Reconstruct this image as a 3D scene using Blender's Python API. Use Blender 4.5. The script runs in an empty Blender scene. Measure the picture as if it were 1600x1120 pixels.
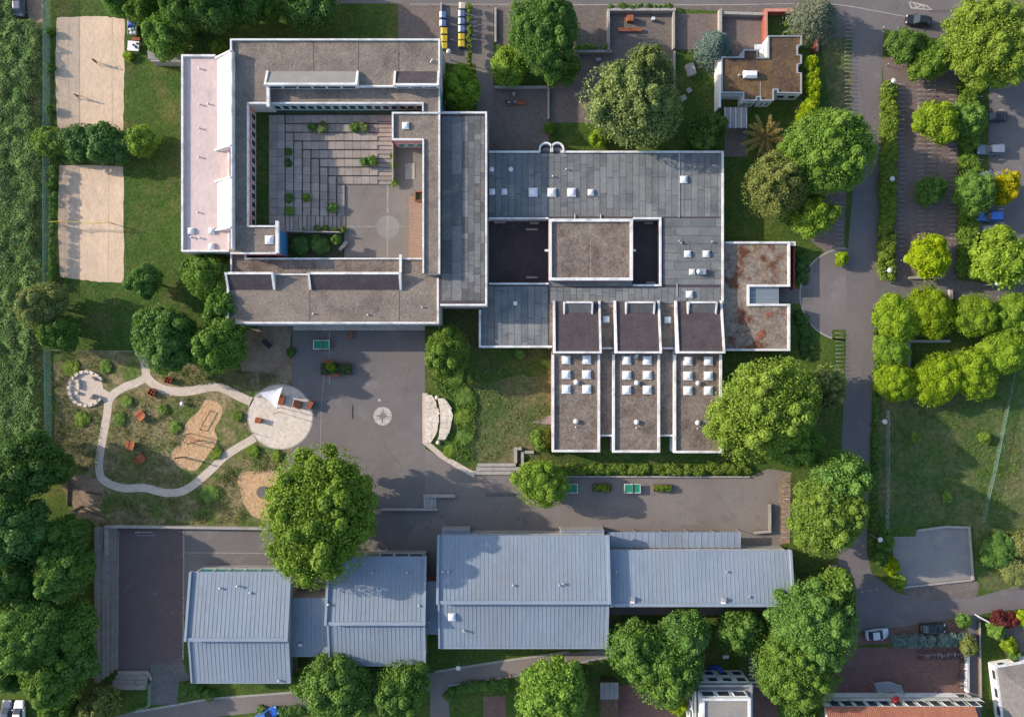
import bpy, math, random
import numpy as np
from mathutils import Vector, Matrix
R = math.radians
random.seed(7)
sc = bpy.context.scene
COL = sc.collection
# ------------------------------------------------------------------ camera, sky, sun, exposure
ALT, MPP = 130.0, 0.11              # camera height, metres per photo pixel on the ground
cam = bpy.data.cameras.new('camera'); camo = bpy.data.objects.new('camera', cam); COL.objects.link(camo)
camo.location = (0, 0, ALT); cam.sensor_width = 36; cam.lens = 36 * ALT / (1600 * MPP)
cam.clip_start = 1; cam.clip_end = 6000; sc.camera = camo
SUN_EL = R(22); SHADOW = R(-15)   # shadows fall to the right and slightly down the picture
sunv = Vector((-math.cos(SHADOW) * math.cos(SUN_EL), -math.sin(SHADOW) * math.cos(SUN_EL), math.sin(SUN_EL)))
w = bpy.data.worlds.new('World'); sc.world = w; w.use_nodes = True
wn = w.node_tree.nodes; wl = w.node_tree.links
sky = wn.new('ShaderNodeTexSky'); sky.sky_type = 'NISHITA'; sky.sun_disc = False
sky.sun_elevation = SUN_EL; sky.sun_rotation = math.atan2(sunv.x, sunv.y); sky.altitude = 100
sky.air_density = 1.0; sky.dust_density = 1.5; sky.ozone_density = 1.0
bg = wn['Background']; bg.inputs[1].default_value = 0.15; wl.new(sky.outputs[0], bg.inputs[0])
sl = bpy.data.lights.new('sun', 'SUN'); sl.energy = 3.4; sl.angle = R(0.6); sl.color = (1, .86, .70)
so = bpy.data.objects.new('sun', sl); COL.objects.link(so)
so.rotation_euler = (-sunv).to_track_quat('-Z', 'Y').to_euler(); so.location = (-100, 20, 80)
sc.view_settings.view_transform = 'Standard'; sc.view_settings.look = 'None'
sc.view_settings.gamma = 1; sc.view_settings.exposure = 1.05
sc.view_settings.use_curve_mapping = False
sc.cycles.use_denoising = True
sc.cycles.max_bounces = 5; sc.cycles.diffuse_bounces = 3; sc.cycles.transmission_bounces = 3; sc.cycles.transparent_max_bounces = 12

# ------------------------------------------------------------------ helpers
def W(px, py, z=0.0):               # photo pixel seen at height z -> where it stands in the place
    k = MPP * (ALT - z) / ALT
    return Vector(((px - 800) * k, (560 - py) * k, z))
def G(px, z): return (px - 800) * (ALT - z) / ALT
def total_loc(o):
    v = Vector((0, 0, 0))
    while o: v = v + o.location; o = o.parent
    return v
def setp(o, label=None, cat=None, group=None, kind=None):
    if label: o['label'] = label
    if cat: o['category'] = cat
    if group: o['group'] = group
    if kind: o['kind'] = kind
    return o
def thing(name, label, cat, loc=(0, 0, 0), rz=0, group=None):
    o = bpy.data.objects.new(name, None); COL.objects.link(o); o.empty_display_size = .3
    o.location = loc; o.rotation_euler = (0, 0, rz)
    return setp(o, label, cat, group)
class MB:
    def __init__(s): s.v = []; s.f = []
    def add(s, vs, fs):
        n = len(s.v); s.v += [tuple(p) for p in vs]; s.f += [[i + n for i in f] for f in fs]; return s
    def box(s, c, d, rz=0, rx=0):
        x, y, z = d[0] / 2, d[1] / 2, d[2] / 2
        m = Matrix.Translation(Vector(c)) @ Matrix.Rotation(rz, 4, 'Z') @ Matrix.Rotation(rx, 4, 'X')
        vs = [m @ Vector(p) for p in ((-x,-y,-z),(x,-y,-z),(x,y,-z),(-x,y,-z),(-x,-y,z),(x,-y,z),(x,y,z),(-x,y,z))]
        return s.add(vs, [(0,3,2,1),(4,5,6,7),(0,1,5,4),(1,2,6,5),(2,3,7,6),(3,0,4,7)])
    def prism(s, poly, z0, z1, top=True, bottom=True):
        poly = ccw([(p[0], p[1]) for p in poly]); n = len(poly)
        z1s = z1 if isinstance(z1, (list, tuple)) else [z1] * n
        vs = [(p[0], p[1], z0) for p in poly] + [(p[0], p[1], z1s[i]) for i, p in enumerate(poly)]
        fs = [(i, (i + 1) % n, n + (i + 1) % n, n + i) for i in range(n)]
        if top: fs.append(tuple(range(n, 2 * n)))
        if bottom: fs.append(tuple(range(n - 1, -1, -1)))
        return s.add(vs, fs)
    def hexa(s, lo, hi):            # 4 low corners, 4 high corners (ccw from above)
        return s.add(list(lo) + list(hi), [(3,2,1,0),(4,5,6,7),(0,1,5,4),(1,2,6,5),(2,3,7,6),(3,0,4,7)])
    def tube(s, p0, p1, r0, r1=None, n=8, caps=True):
        p0 = Vector(p0); p1 = Vector(p1); r1 = r0 if r1 is None else r1
        q = (p1 - p0).to_track_quat('Z', 'Y'); vs = []
        for p, r in ((p0, r0), (p1, r1)):
            for i in range(n):
                a = 2 * math.pi * i / n
                vs.append(p + q @ Vector((math.cos(a) * r, math.sin(a) * r, 0)))
        fs = [(i, (i + 1) % n, n + (i + 1) % n, n + i) for i in range(n)]
        if caps: fs += [tuple(range(n - 1, -1, -1)), tuple(range(n, 2 * n))]
        return s.add(vs, fs)
    def path(s, pts, r, n=6):
        for a, b in zip(pts, pts[1:]): s.tube(a, b, r, r, n)
        return s
    def lathe(s, c, prof, n=16):
        vs = []
        for r, z in prof:
            for i in range(n):
                a = 2 * math.pi * i / n; vs.append((c[0] + math.cos(a) * r, c[1] + math.sin(a) * r, c[2] + z))
        fs = []
        for k in range(len(prof) - 1):
            for i in range(n):
                j = (i + 1) % n; fs.append((k * n + i, k * n + j, (k + 1) * n + j, (k + 1) * n + i))
        fs.append(tuple(range(n - 1, -1, -1))); fs.append(tuple(range((len(prof) - 1) * n, len(prof) * n)))
        return s.add(vs, fs)
    def mesh(s, name, off=(0, 0, 0), smooth=False):
        me = bpy.data.meshes.new(name)
        me.from_pydata([(p[0] - off[0], p[1] - off[1], p[2] - off[2]) for p in s.v], [], s.f); me.update()
        if smooth: me.polygons.foreach_set('use_smooth', [True] * len(me.polygons))
        return me
    def build(s, name, mat, parent=None, smooth=False):
        off = total_loc(parent) if parent else (0, 0, 0)
        me = s.mesh(name, off, smooth); o = bpy.data.objects.new(name, me); COL.objects.link(o)
        if mat: me.materials.append(mat)
        o.parent = parent
        return o
def inst(name, me, parent, loc=(0, 0, 0), rz=0, scale=None, mat=None):
    o = bpy.data.objects.new(name, me); COL.objects.link(o); o.parent = parent; o.location = loc
    o.rotation_euler = (0, 0, rz)
    if scale: o.scale = scale
    if mat:
        if not me.materials: me.materials.append(mat)
        if me.materials[0] != mat: o.material_slots[0].link = 'OBJECT'; o.material_slots[0].material = mat
    return o
def copy_tree(o, parent=None, loc=None, rz=None, label=None):
    c = o.copy(); COL.objects.link(c); c.parent = parent
    if loc is not None: c.location = loc
    if rz is not None: c.rotation_euler = (0, 0, rz)
    if label: c['label'] = label
    for ch in list(o.children): copy_tree(ch, c)
    return c
def area2(p): return sum(p[i][0] * p[(i + 1) % len(p)][1] - p[(i + 1) % len(p)][0] * p[i][1] for i in range(len(p)))
def ccw(p): return list(p) if area2(p) > 0 else list(p)[::-1]
def offs(poly, d, closed=True):     # offset to the left by d (inward for a ccw ring), mitred
    n = len(poly); out = []
    for i in range(n):
        p = Vector(poly[i][:2]); a = Vector(poly[i - 1][:2]) if (closed or i > 0) else None
        b = Vector(poly[(i + 1) % n][:2]) if (closed or i < n - 1) else None
        d1 = (p - a).normalized() if a else None; d2 = (b - p).normalized() if b else None
        n1 = Vector((-d1.y, d1.x)) if d1 else None; n2 = Vector((-d2.y, d2.x)) if d2 else None
        if n1 is None: m = n2
        elif n2 is None: m = n1
        else:
            m = n1 + n2; m = m / max(.25, m.dot(n1)) if m.length > 1e-6 else n1
        out.append(p + m * d)
    return out
def ring(mb, poly, wi, z0, z1, out=.03):     # closed kerb / parapet ring inside poly
    poly = ccw([tuple(p[:2]) for p in poly]); o = offs(poly, -out); i = offs(poly, wi); n = len(poly)
    vs = [(p.x, p.y, z0) for p in o] + [(p.x, p.y, z1) for p in o] + [(p.x, p.y, z1) for p in i] + [(p.x, p.y, z0) for p in i]
    fs = []
    for k in range(n):
        j = (k + 1) % n
        for a in range(4): b = (a + 1) % 4; fs.append((a * n + k, a * n + j, b * n + j, b * n + k))
    return mb.add(vs, fs)
def strip(mb, line, wl_, wr, z0, z1):        # open strip along a line, wl_ to the left, wr to the right
    line = [tuple(p[:2]) for p in line]; l = offs(line, wl_, False); r = offs(line, -wr, False); n = len(line)
    z0s = z0 if isinstance(z0, (list, tuple)) else [z0] * n; z1s = z1 if isinstance(z1, (list, tuple)) else [z1] * n
    for k in range(n - 1):
        mb.hexa([(r[k].x, r[k].y, z0s[k]), (r[k+1].x, r[k+1].y, z0s[k+1]), (l[k+1].x, l[k+1].y, z0s[k+1]), (l[k].x, l[k].y, z0s[k])],
                [(r[k].x, r[k].y, z1s[k]), (r[k+1].x, r[k+1].y, z1s[k+1]), (l[k+1].x, l[k+1].y, z1s[k+1]), (l[k].x, l[k].y, z1s[k])])
    return mb
def rect(x0, y0, x1, y1): return [(x0, y0), (x1, y0), (x1, y1), (x0, y1)]
def PW(poly, z=0.0): return [W(x, y, z) for x, y in poly]
def smoothline(pts, n=6, closed=False):
    P = [Vector(p) for p in pts]; out = []; m = len(P)
    for i in range(m if closed else m - 1):
        p0 = P[(i - 1) % m] if (closed or i > 0) else P[0]; p1 = P[i]; p2 = P[(i + 1) % m]
        p3 = P[(i + 2) % m] if (closed or i + 2 < m) else P[-1]
        for k in range(n):
            t = k / n
            out.append(.5 * ((2 * p1) + (-p0 + p2) * t + (2*p0 - 5*p1 + 4*p2 - p3) * t*t + (-p0 + 3*p1 - 3*p2 + p3) * t**3))
    if not closed: out.append(P[-1])
    return [(p.x, p.y) for p in out]

# ------------------------------------------------------------------ materials
def pm(name, c1, c2, s=.5, c3=None, s3=.12, t3=(.52, .68), fine=9, fv=.25, rough=.9, bump=0, spec=.12, objrand=0, stretch=(1, 1, 1), metal=0, r1=(.35, .65), c4=None, s4=.05, t4=(.5, .7)):
    m = bpy.data.materials.new(name); m.use_nodes = True; N = m.node_tree.nodes; L = m.node_tree.links
    b = N['Principled BSDF']; b.inputs['Roughness'].default_value = rough; b.inputs['Specular IOR Level'].default_value = spec
    b.inputs['Metallic'].default_value = metal
    geo = N.new('ShaderNodeNewGeometry'); mp = N.new('ShaderNodeMapping'); mp.inputs['Scale'].default_value = stretch
    L.new(geo.outputs['Position'], mp.inputs[0])
    def noise(sc_, det=5, off=0):
        n = N.new('ShaderNodeTexNoise'); n.inputs['Scale'].default_value = sc_; n.inputs['Detail'].default_value = det
        n.inputs['Roughness'].default_value = .62
        if off:
            a = N.new('ShaderNodeVectorMath'); a.operation = 'ADD'; a.inputs[1].default_value = (off, off * .7, off * .3)
            L.new(mp.outputs[0], a.inputs[0]); L.new(a.outputs[0], n.inputs[0])
        else: L.new(mp.outputs[0], n.inputs[0])
        return n.outputs['Fac']
    def rng(sock, lo, hi, a=0, b_=1):
        r = N.new('ShaderNodeMapRange'); r.inputs[1].default_value = lo; r.inputs[2].default_value = hi
        r.inputs[3].default_value = a; r.inputs[4].default_value = b_; L.new(sock, r.inputs[0]); return r.outputs[0]
    def mix(f, a, b_, t='MIX'):
        x = N.new('ShaderNodeMix'); x.data_type = 'RGBA'; x.blend_type = t
        for sck, v in ((x.inputs[0], f), (x.inputs[6], a), (x.inputs[7], b_)):
            if isinstance(v, bpy.types.NodeSocket): L.new(v, sck)
            elif isinstance(v, (tuple, list)): sck.default_value = (*v, 1)
            else: sck.default_value = v
        return x.outputs[2]
    col = mix(rng(noise(s), *r1), c1, c2)
    if c3: col = mix(rng(noise(s3, 4, 37), *t3), col, c3)
    if c4: col = mix(rng(noise(s4, 6, 91), *t4), col, c4)
    if fv:
        fn = noise(fine * .42, 5, 11); v = rng(fn, .3, .7, 1 - fv, 1 + fv)
        cb = N.new('ShaderNodeCombineColor')
        for i in range(3): L.new(v, cb.inputs[i])
        col = mix(1.0, col, cb.outputs[0], 'MULTIPLY')
        if bump:
            bp = N.new('ShaderNodeBump'); bp.inputs['Strength'].default_value = bump; bp.inputs['Distance'].default_value = .12
            L.new(fn, bp.inputs['Height']); L.new(bp.outputs[0], b.inputs['Normal'])
    if objrand:
        oi = N.new('ShaderNodeObjectInfo'); v = rng(oi.outputs['Random'], 0, 1, 1 - objrand, 1 + objrand)
        cb = N.new('ShaderNodeCombineColor')
        for i in range(3): L.new(v, cb.inputs[i])
        col = mix(1.0, col, cb.outputs[0], 'MULTIPLY')
    L.new(col, b.inputs['Base Color'])
    return m
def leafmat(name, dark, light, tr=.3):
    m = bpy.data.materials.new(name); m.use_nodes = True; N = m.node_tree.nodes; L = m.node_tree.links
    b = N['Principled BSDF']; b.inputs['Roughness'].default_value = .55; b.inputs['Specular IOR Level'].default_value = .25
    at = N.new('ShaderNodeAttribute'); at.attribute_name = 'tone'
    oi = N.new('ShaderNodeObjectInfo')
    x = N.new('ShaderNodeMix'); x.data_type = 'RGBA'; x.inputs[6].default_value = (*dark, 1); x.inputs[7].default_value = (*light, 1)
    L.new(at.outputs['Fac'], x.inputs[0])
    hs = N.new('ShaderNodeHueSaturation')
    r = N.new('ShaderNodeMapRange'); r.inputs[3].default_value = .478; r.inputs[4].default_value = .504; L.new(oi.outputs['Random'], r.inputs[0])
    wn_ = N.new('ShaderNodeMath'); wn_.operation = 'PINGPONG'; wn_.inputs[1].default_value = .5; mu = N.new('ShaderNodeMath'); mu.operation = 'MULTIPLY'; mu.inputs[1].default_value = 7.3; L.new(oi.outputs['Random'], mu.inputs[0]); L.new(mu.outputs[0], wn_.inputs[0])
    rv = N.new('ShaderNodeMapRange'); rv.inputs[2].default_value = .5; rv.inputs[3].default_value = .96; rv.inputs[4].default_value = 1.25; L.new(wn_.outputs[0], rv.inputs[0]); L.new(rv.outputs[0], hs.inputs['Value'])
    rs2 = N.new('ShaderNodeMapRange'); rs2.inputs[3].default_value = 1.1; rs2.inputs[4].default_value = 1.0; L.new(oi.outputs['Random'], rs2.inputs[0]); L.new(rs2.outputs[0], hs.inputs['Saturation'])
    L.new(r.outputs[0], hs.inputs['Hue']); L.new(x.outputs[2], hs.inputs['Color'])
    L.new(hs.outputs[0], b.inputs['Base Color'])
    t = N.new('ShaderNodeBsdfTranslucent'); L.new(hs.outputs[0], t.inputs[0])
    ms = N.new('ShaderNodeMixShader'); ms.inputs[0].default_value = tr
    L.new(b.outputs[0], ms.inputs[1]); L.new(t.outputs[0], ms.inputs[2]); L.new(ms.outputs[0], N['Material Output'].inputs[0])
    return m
def plain(name, c, rough=.6, metal=0, spec=.3, fv=.12, fine=4, bump=0): return pm(name, c, tuple(x * .86 for x in c), s=.8, fine=fine, fv=fv, rough=rough, metal=metal, spec=spec, bump=bump)
def brickmat(name, c1, c2, mortar, scale, rough=.9):
    m = pm(name, c1, c2, s=.35, fv=.2, fine=7, rough=rough); N = m.node_tree.nodes; L = m.node_tree.links
    b = N['Principled BSDF']; src = b.inputs['Base Color'].links[0].from_socket
    br = N.new('ShaderNodeTexBrick'); br.inputs['Scale'].default_value = scale; br.inputs['Mortar Size'].default_value = .03
    br.inputs[1].default_value = (1, 1, 1, 1); br.inputs[2].default_value = (.78, .78, .78, 1); br.inputs[3].default_value = (*mortar, 1)
    g = N.new('ShaderNodeNewGeometry'); L.new(g.outputs['Position'], br.inputs[0])
    x = N.new('ShaderNodeMix'); x.data_type = 'RGBA'; x.blend_type = 'MULTIPLY'; x.inputs[0].default_value = 1
    L.new(src, x.inputs[6]); L.new(br.outputs[0], x.inputs[7]); L.new(x.outputs[2], b.inputs['Base Color'])
    return m
def glassmat(name, c, rough=.08):
    m = bpy.data.materials.new(name); m.use_nodes = True; b = m.node_tree.nodes['Principled BSDF']
    b.inputs['Base Color'].default_value = (*c, 1); b.inputs['Roughness'].default_value = rough; b.inputs['Specular IOR Level'].default_value = .6
    return m

m_grass = pm('grass', (.040, .080, .014), (.075, .105, .022), s=.35, c3=(.14, .125, .045), s3=.09, t3=(.55, .75), fine=5, fv=.4, bump=.6)
m_lawn = pm('lawn', (.036, .078, .014), (.060, .098, .020), s=.35, c3=(.115, .108, .038), s3=.16, t3=(.5, .72), fine=6, fv=.45, bump=.8, c4=(.085, .075, .035), s4=.06, t4=(.52, .7))
m_meadow = pm('dry_meadow', (.11, .115, .042), (.235, .185, .105), s=.35, c3=(.085, .12, .03), s3=.22, t3=(.5, .62), fine=4, fv=.45, bump=.8, c4=(.28, .22, .13), s4=.11, t4=(.6, .74))
m_rough = pm('rough_ground', (.05, .09, .025), (.08, .105, .034), s=.18, c3=(.155, .132, .066), s3=.09, t3=(.46, .66), fine=4, fv=.4, bump=.6)
m_soil = pm('soil', (.05, .06, .03), (.07, .068, .038), s=.6, fine=6, fv=.4)
m_dirt = pm('bare_dirt', (.22, .155, .11), (.27, .20, .145), s=.4, c3=(.13, .12, .06), s3=.25, t3=(.55, .7), fine=6, fv=.25, bump=.4)
m_sand = pm('sand', (.56, .43, .315), (.50, .38, .28), s=.9, c3=(.60, .45, .32), s3=.2, fine=5.5, fv=.12, bump=.35, stretch=(1, .55, 1))
m_chips = pm('wood_chips', (.50, .33, .19), (.42, .27, .15), s=.8, fine=5, fv=.3, bump=1)
m_asphalt = pm('asphalt', (.140, .127, .125), (.165, .149, .145), s=.16, c3=(.19, .172, .165), s3=.3, t3=(.55, .75), fine=12, fv=.12, rough=.85, c4=(.128, .117, .118), s4=.07)
m_asphalt2 = pm('old_asphalt', (.16, .14, .128), (.19, .168, .153), s=.14, c3=(.14, .125, .118), s3=.3, t3=(.55, .75), fine=12, fv=.12, rough=.88, c4=(.215, .19, .17), s4=.05)
m_road = pm('road_asphalt', (.132, .120, .122), (.155, .141, .14), s=.12, c3=(.175, .158, .152), s3=.4, t3=(.58, .75), fine=12, fv=.1, rough=.85)
m_rubber = pm('court_surface', (.115, .088, .088), (.135, .10, .098), s=.25, c3=(.20, .165, .15), s3=.4, t3=(.66, .74), fine=9, fv=.12)
m_pave = brickmat('paving_slabs', (.17, .145, .13), (.20, .172, .155), (.5, .48, .46), 1.1)
m_brickp = brickmat('brick_paving', (.185, .148, .134), (.22, .178, .160), (.55, .5, .48), 2.2)
m_redpave = brickmat('red_brick_paving', (.18, .108, .096), (.215, .135, .12), (.6, .55, .5), 2.0)
m_greypave = brickmat('grey_paving', (.15, .14, .135), (.175, .165, .158), (.6, .6, .6), 1.6)
m_gravelp = pm('gravel_court', (.20, .19, .185), (.235, .225, .21), s=.3, fine=10, fv=.12, c3=(.27, .25, .22), s3=.15)
m_path = pm('cream_path', (.52, .44, .37), (.46, .385, .32), s=.7, fine=5, fv=.14, bump=.3)
m_plaza = pm('stone_plaza', (.60, .53, .46), (.52, .445, .375), s=1.4, fine=4, fv=.18, bump=.5)
m_conc = pm('concrete', (.34, .315, .29), (.28, .26, .24), s=.7, fine=7, fv=.18, c3=(.2, .19, .16), s3=.5, t3=(.6, .75))
m_stone = pm('pale_stone', (.60, .53, .45), (.50, .43, .36), s=1.2, fine=4, fv=.22, bump=.8, objrand=.08)
m_slab = pm('slab_concrete', (.30, .258, .228), (.25, .214, .19), s=.9, fine=6, fv=.14, objrand=.14, c3=(.24, .21, .19), s3=.5, t3=(.58, .75))
m_white = pm('white_paint', (.66, .66, .66), (.58, .58, .575), s=.5, fine=5, fv=.10, rough=.5, spec=.3, c3=(.36, .35, .325), s3=.5, t3=(.48, .72))
m_line = pm('marking_paint', (.44, .42, .39), (.32, .30, .285), s=1.5, fine=6, fv=.25, rough=.8)
m_cream = pm('cream_marking', (.34, .31, .26), (.22, .2, .17), s=2.2, fine=6, fv=.25)
m_pink = pm('pink_wall', (.52, .20, .19), (.46, .17, .165), s=.8, fine=6, fv=.1)
m_blue = pm('blue_wall', (.05, .17, .33), (.045, .15, .29), s=.8, fine=5, fv=.1, rough=.6)
m_teal = pm('teal_wall', (.10, .30, .28), (.09, .26, .25), s=.8, fine=5, fv=.1)
m_wall = pm('rendered_wall', (.50, .47, .44), (.44, .415, .39), s=.6, fine=5, fv=.1)
m_wwall = pm('white_wall', (.74, .74, .73), (.67, .67, .66), s=.6, fine=5, fv=.07)
m_redwall = pm('red_wall', (.28, .075, .055), (.23, .065, .05), s=.8, fine=5, fv=.12)
m_gravel = pm('gravel_roof', (.165, .138, .118), (.215, .180, .152), s=.5, c3=(.125, .105, .092), s3=.22, t3=(.52, .7), fine=7, fv=.3, bump=.6, c4=(.24, .205, .175), s4=.09)
m_gravel2 = pm('weathered_gravel_roof', (.15, .118, .10), (.20, .165, .14), s=.6, c3=(.10, .078, .066), s3=.3, t3=(.5, .68), fine=6, fv=.35, bump=.7, c4=(.23, .2, .175), s4=.14, t4=(.55, .72))
m_moss = pm('moss_roof', (.17, .135, .11), (.24, .205, .17), s=.4, c3=(.115, .050, .030), s3=.26, t3=(.5, .60), fine=5, fv=.4, bump=.8, c4=(.30, .19, .07), s4=.2, t4=(.6, .74))
m_sedum_shade = pm('shaded_sedum_roof', (.155, .10, .05), (.105, .07, .042), s=.3, c3=(.085, .058, .045), s3=.2, t3=(.42, .6), fine=5, fv=.35, bump=.8)  # sedum browns, with the spruce's shade mixed in as dark brown
m_sedum = pm('red_sedum', (.27, .085, .06), (.20, .09, .06), s=.9, fine=4, fv=.4, bump=1)
m_felt = pm('roofing_felt', (.140, .150, .156), (.170, .180, .182), s=.5, c3=(.20, .205, .20), s3=.18, fine=8, fv=.15, objrand=.17, c4=(.115, .122, .128), s4=.3)
m_felt2 = pm('dark_roofing_felt', (.115, .118, .122), (.145, .145, .145), s=.5, fine=8, fv=.2, objrand=.3, c3=(.20, .195, .185), s3=.4, t3=(.56, .72))
m_bitum = pm('bitumen_roof', (.060, .050, .056), (.078, .066, .07), s=.4, fine=8, fv=.25, c3=(.13, .115, .11), s3=.5, t3=(.66, .78))
m_shedgrey = pm('grey_shed_roof', (.21, .205, .20), (.245, .24, .232), s=.4, fine=8, fv=.1)
m_membrane = pm('pink_membrane', (.56, .45, .43), (.50, .40, .385), s=.25, c3=(.42, .34, .33), s3=.4, t3=(.58, .75), fine=5, fv=.1, stretch=(1, .4, 1))
m_zinc = pm('zinc', (.188, .228, .284), (.216, .257, .31), s=.3, c3=(.165, .20, .25), c4=(.195, .218, .245), s4=.12, s3=.25, fine=6, fv=.08, rough=.5, spec=.35, stretch=(1, .3, 1))
m_zincd = pm('zinc_edge', (.20, .245, .308), (.235, .28, .34), s=.4, fine=6, fv=.06, rough=.45)
m_dome = plain('acrylic_dome', (.72, .74, .77), rough=.25, spec=.5, fv=.05)
m_glass = glassmat('window_glass', (.035, .05, .06)); m_glasst = glassmat('teal_window_glass', (.05, .22, .2))
m_glassr = glassmat('canopy_glass', (.16, .19, .22), .2)
m_alu = plain('aluminium', (.5, .51, .52), rough=.4, metal=.6, fv=.06)
m_steel = plain('galvanised_steel', (.42, .43, .44), rough=.45, metal=.5, fv=.06)
m_wood = pm('red_brown_wood', (.30, .105, .055), (.25, .085, .045), s=1.6, fine=8, fv=.2, objrand=.1)
m_deck = pm('deck_wood', (.31, .215, .16), (.26, .175, .13), s=1.2, fine=6, fv=.2, stretch=(1, 4, 1))
m_timber = pm('old_timber', (.13, .09, .06), (.10, .07, .048), s=1.5, fine=7, fv=.25)
m_ptgreen = plain('table_green', (.02, .20, .115), rough=.5)
m_dark = plain('dark_metal', (.035, .035, .04), rough=.5)
m_black = plain('black_rubber', (.015, .015, .017), rough=.8)
m_tile = pm('red_roof_tile', (.33, .145, .095), (.28, .12, .08), s=.5, fine=5, fv=.2, objrand=.16)
m_slate = pm('grey_roof_tile', (.16, .15, .145), (.19, .178, .17), s=.5, fine=6, fv=.2, objrand=.12)
m_sail = plain('sail_cloth', (.72, .71, .76), rough=.8, fv=.04)
m_bark = pm('bark', (.10, .075, .05), (.07, .05, .035), s=2, fine=8, fv=.3)
def alpha_mesh(name, c, a):
    m = plain(name, c, rough=.6, fv=.05); N = m.node_tree.nodes; m.node_tree.nodes['Principled BSDF'].inputs['Alpha'].default_value = a; return m
m_fence = alpha_mesh('green_mesh', (.42, .52, .46), .38)
m_fence2 = alpha_mesh('thin_wire_mesh', (.25, .32, .28), .2)
m_net = alpha_mesh('yellow_net', (.55, .42, .08), .45)
L_dark = leafmat('leaf_dark_green', (0.048, 0.115, 0.028), (0.11, 0.215, 0.052), 0.32)
L_mid = leafmat('leaf_mid_green', (0.062, 0.144, 0.029), (0.148, 0.264, 0.054), 0.34)
L_brt = leafmat('leaf_bright_green', (0.088, 0.187, 0.029), (0.208, 0.335, 0.061), 0.38)
L_lime = leafmat('leaf_lime', (0.14, 0.255, 0.022), (0.29, 0.4, 0.042), 0.4)
L_oliv = leafmat('leaf_olive', (0.095, 0.145, 0.042), (0.23, 0.28, 0.095), 0.3)
L_oli2 = leafmat('leaf_yellow_olive', (0.1, 0.19, 0.03), (0.225, 0.335, 0.066), 0.38)
L_spru = leafmat('needle_blue', (0.063, 0.105, 0.091), (0.161, 0.231, 0.210), .15)
L_cedar = leafmat('needle_grey_green', (0.070, 0.098, 0.063), (0.175, 0.203, 0.133), .15)
L_yell = leafmat('leaf_yellow', (.12, .22, .02), (.50, .42, .035), .4)
L_red = leafmat('leaf_red', (.085, .022, .018), (.16, .045, .035), .3)
L_brn = leafmat('frond_brown', (.20, .16, .045), (.40, .33, .12), .3)
L_crop = leafmat('crop_leaf', (.078, .185, .058), (.26, .41, .165), .4)
L_weed = leafmat('weed', (0.091, 0.140, 0.031), (0.280, 0.280, 0.105), .3)
L_grov = leafmat('leaf_fresh_green', (0.125, 0.24, 0.022), (0.27, 0.4, 0.045), 0.42)
# ------------------------------------------------------------------ the setting: ground sheets (each 4 mm above the one below)
def sheet(name, poly, mat, layer, z=0.0, px=True):
    p = [W(x, y, 0) for x, y in poly] if px else poly
    p = ccw([(q[0], q[1]) for q in p]); me = bpy.data.meshes.new(name)
    me.from_pydata([(q[0], q[1], z + .004 * layer) for q in p], [], [tuple(range(len(p)))]); me.update(); me.materials.append(mat)
    o = bpy.data.objects.new(name, me); COL.objects.link(o); o['kind'] = 'structure'; return o
def ribbon(name, line, wid, mat, layer, n=6, z=0.0):
    ln = smoothline(line, n) if n > 1 else line
    wl_ = [W(x, y) for x, y in ln]; l = offs(wl_, wid / 2, False); r = offs(wl_, -wid / 2, False); zz = z + .004 * layer
    me = bpy.data.meshes.new(name); k = len(ln)
    me.from_pydata([(p.x, p.y, zz) for p in l] + [(p.x, p.y, zz) for p in r], [], [(i, k + i, k + i + 1, i + 1) for i in range(k - 1)])
    me.update(); me.materials.append(mat); o = bpy.data.objects.new(name, me); COL.objects.link(o); o['kind'] = 'structure'; return o
def disc(cx, cy, r, n=48): return [(cx + r * math.cos(2 * math.pi * i / n), cy + r * math.sin(2 * math.pi * i / n)) for i in range(n)]
def wob(poly, n=5, a=2.0, seed=1):
    rr = random.Random(seed); out = []
    for p, q in zip(poly, poly[1:] + poly[:1]):
        for k in range(n):
            t = k / n; out.append((p[0] + (q[0] - p[0]) * t + rr.uniform(-a, a), p[1] + (q[1] - p[1]) * t + rr.uniform(-a, a)))
    return out
sheet('ground', [(-1500, -1500), (1500, -1500), (1500, 1500), (-1500, 1500)], m_grass, 0, px=False)
sheet('field_soil', [(-400, -300), (62, -300), (64, 400), (60, 760), (-400, 760)], m_soil, 1)
ribbon('dirt_track', [(48, -200), (52, 20), (58, 120), (62, 300), (63, 500), (66, 720)], 1.2, m_rough, 2, 4)
sheet('dirt_track', wob([(36, -80), (70, -80), (66, 36), (44, 34)], 3, 1), m_dirt, 3)
sheet('rough_ground', wob([(1370, 610), (1640, 600), (1640, 920), (1535, 920), (1525, 825), (1395, 822), (1372, 800)], 6, 3, 5), m_rough, 1)
sheet('lawn', wob([(84, 2), (196, 2), (285, 95), (287, 400), (360, 400), (356, 520), (240, 546), (84, 546)], 4, 1.5, 3), m_lawn, 1)
sheet('lawn', wob([(664, 480), (866, 480), (866, 742), (742, 740), (700, 722), (664, 690)], 4, 1, 4), m_lawn, 1)
sheet('lawn', wob([(866, 690), (1170, 690), (1170, 742), (866, 742)], 4, 1, 9), m_lawn, 1)
sheet('dry_meadow', wob([(715, 615), (800, 585), (866, 590), (862, 650), (850, 700), (790, 735), (730, 715), (705, 660)], 5, 5, 6), m_rough, 2)
sheet('dry_meadow', wob([(86, 548), (225, 550), (300, 570), (380, 575), (456, 560), (470, 700), (445, 800), (420, 820), (150, 820), (110, 800), (88, 740)], 6, 3, 7), m_meadow, 2)
sheet('bare_earth', wob([(388, 512), (457, 510), (456, 596), (420, 592), (390, 600), (375, 560)], 5, 4, 8), m_dirt, 3)
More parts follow.
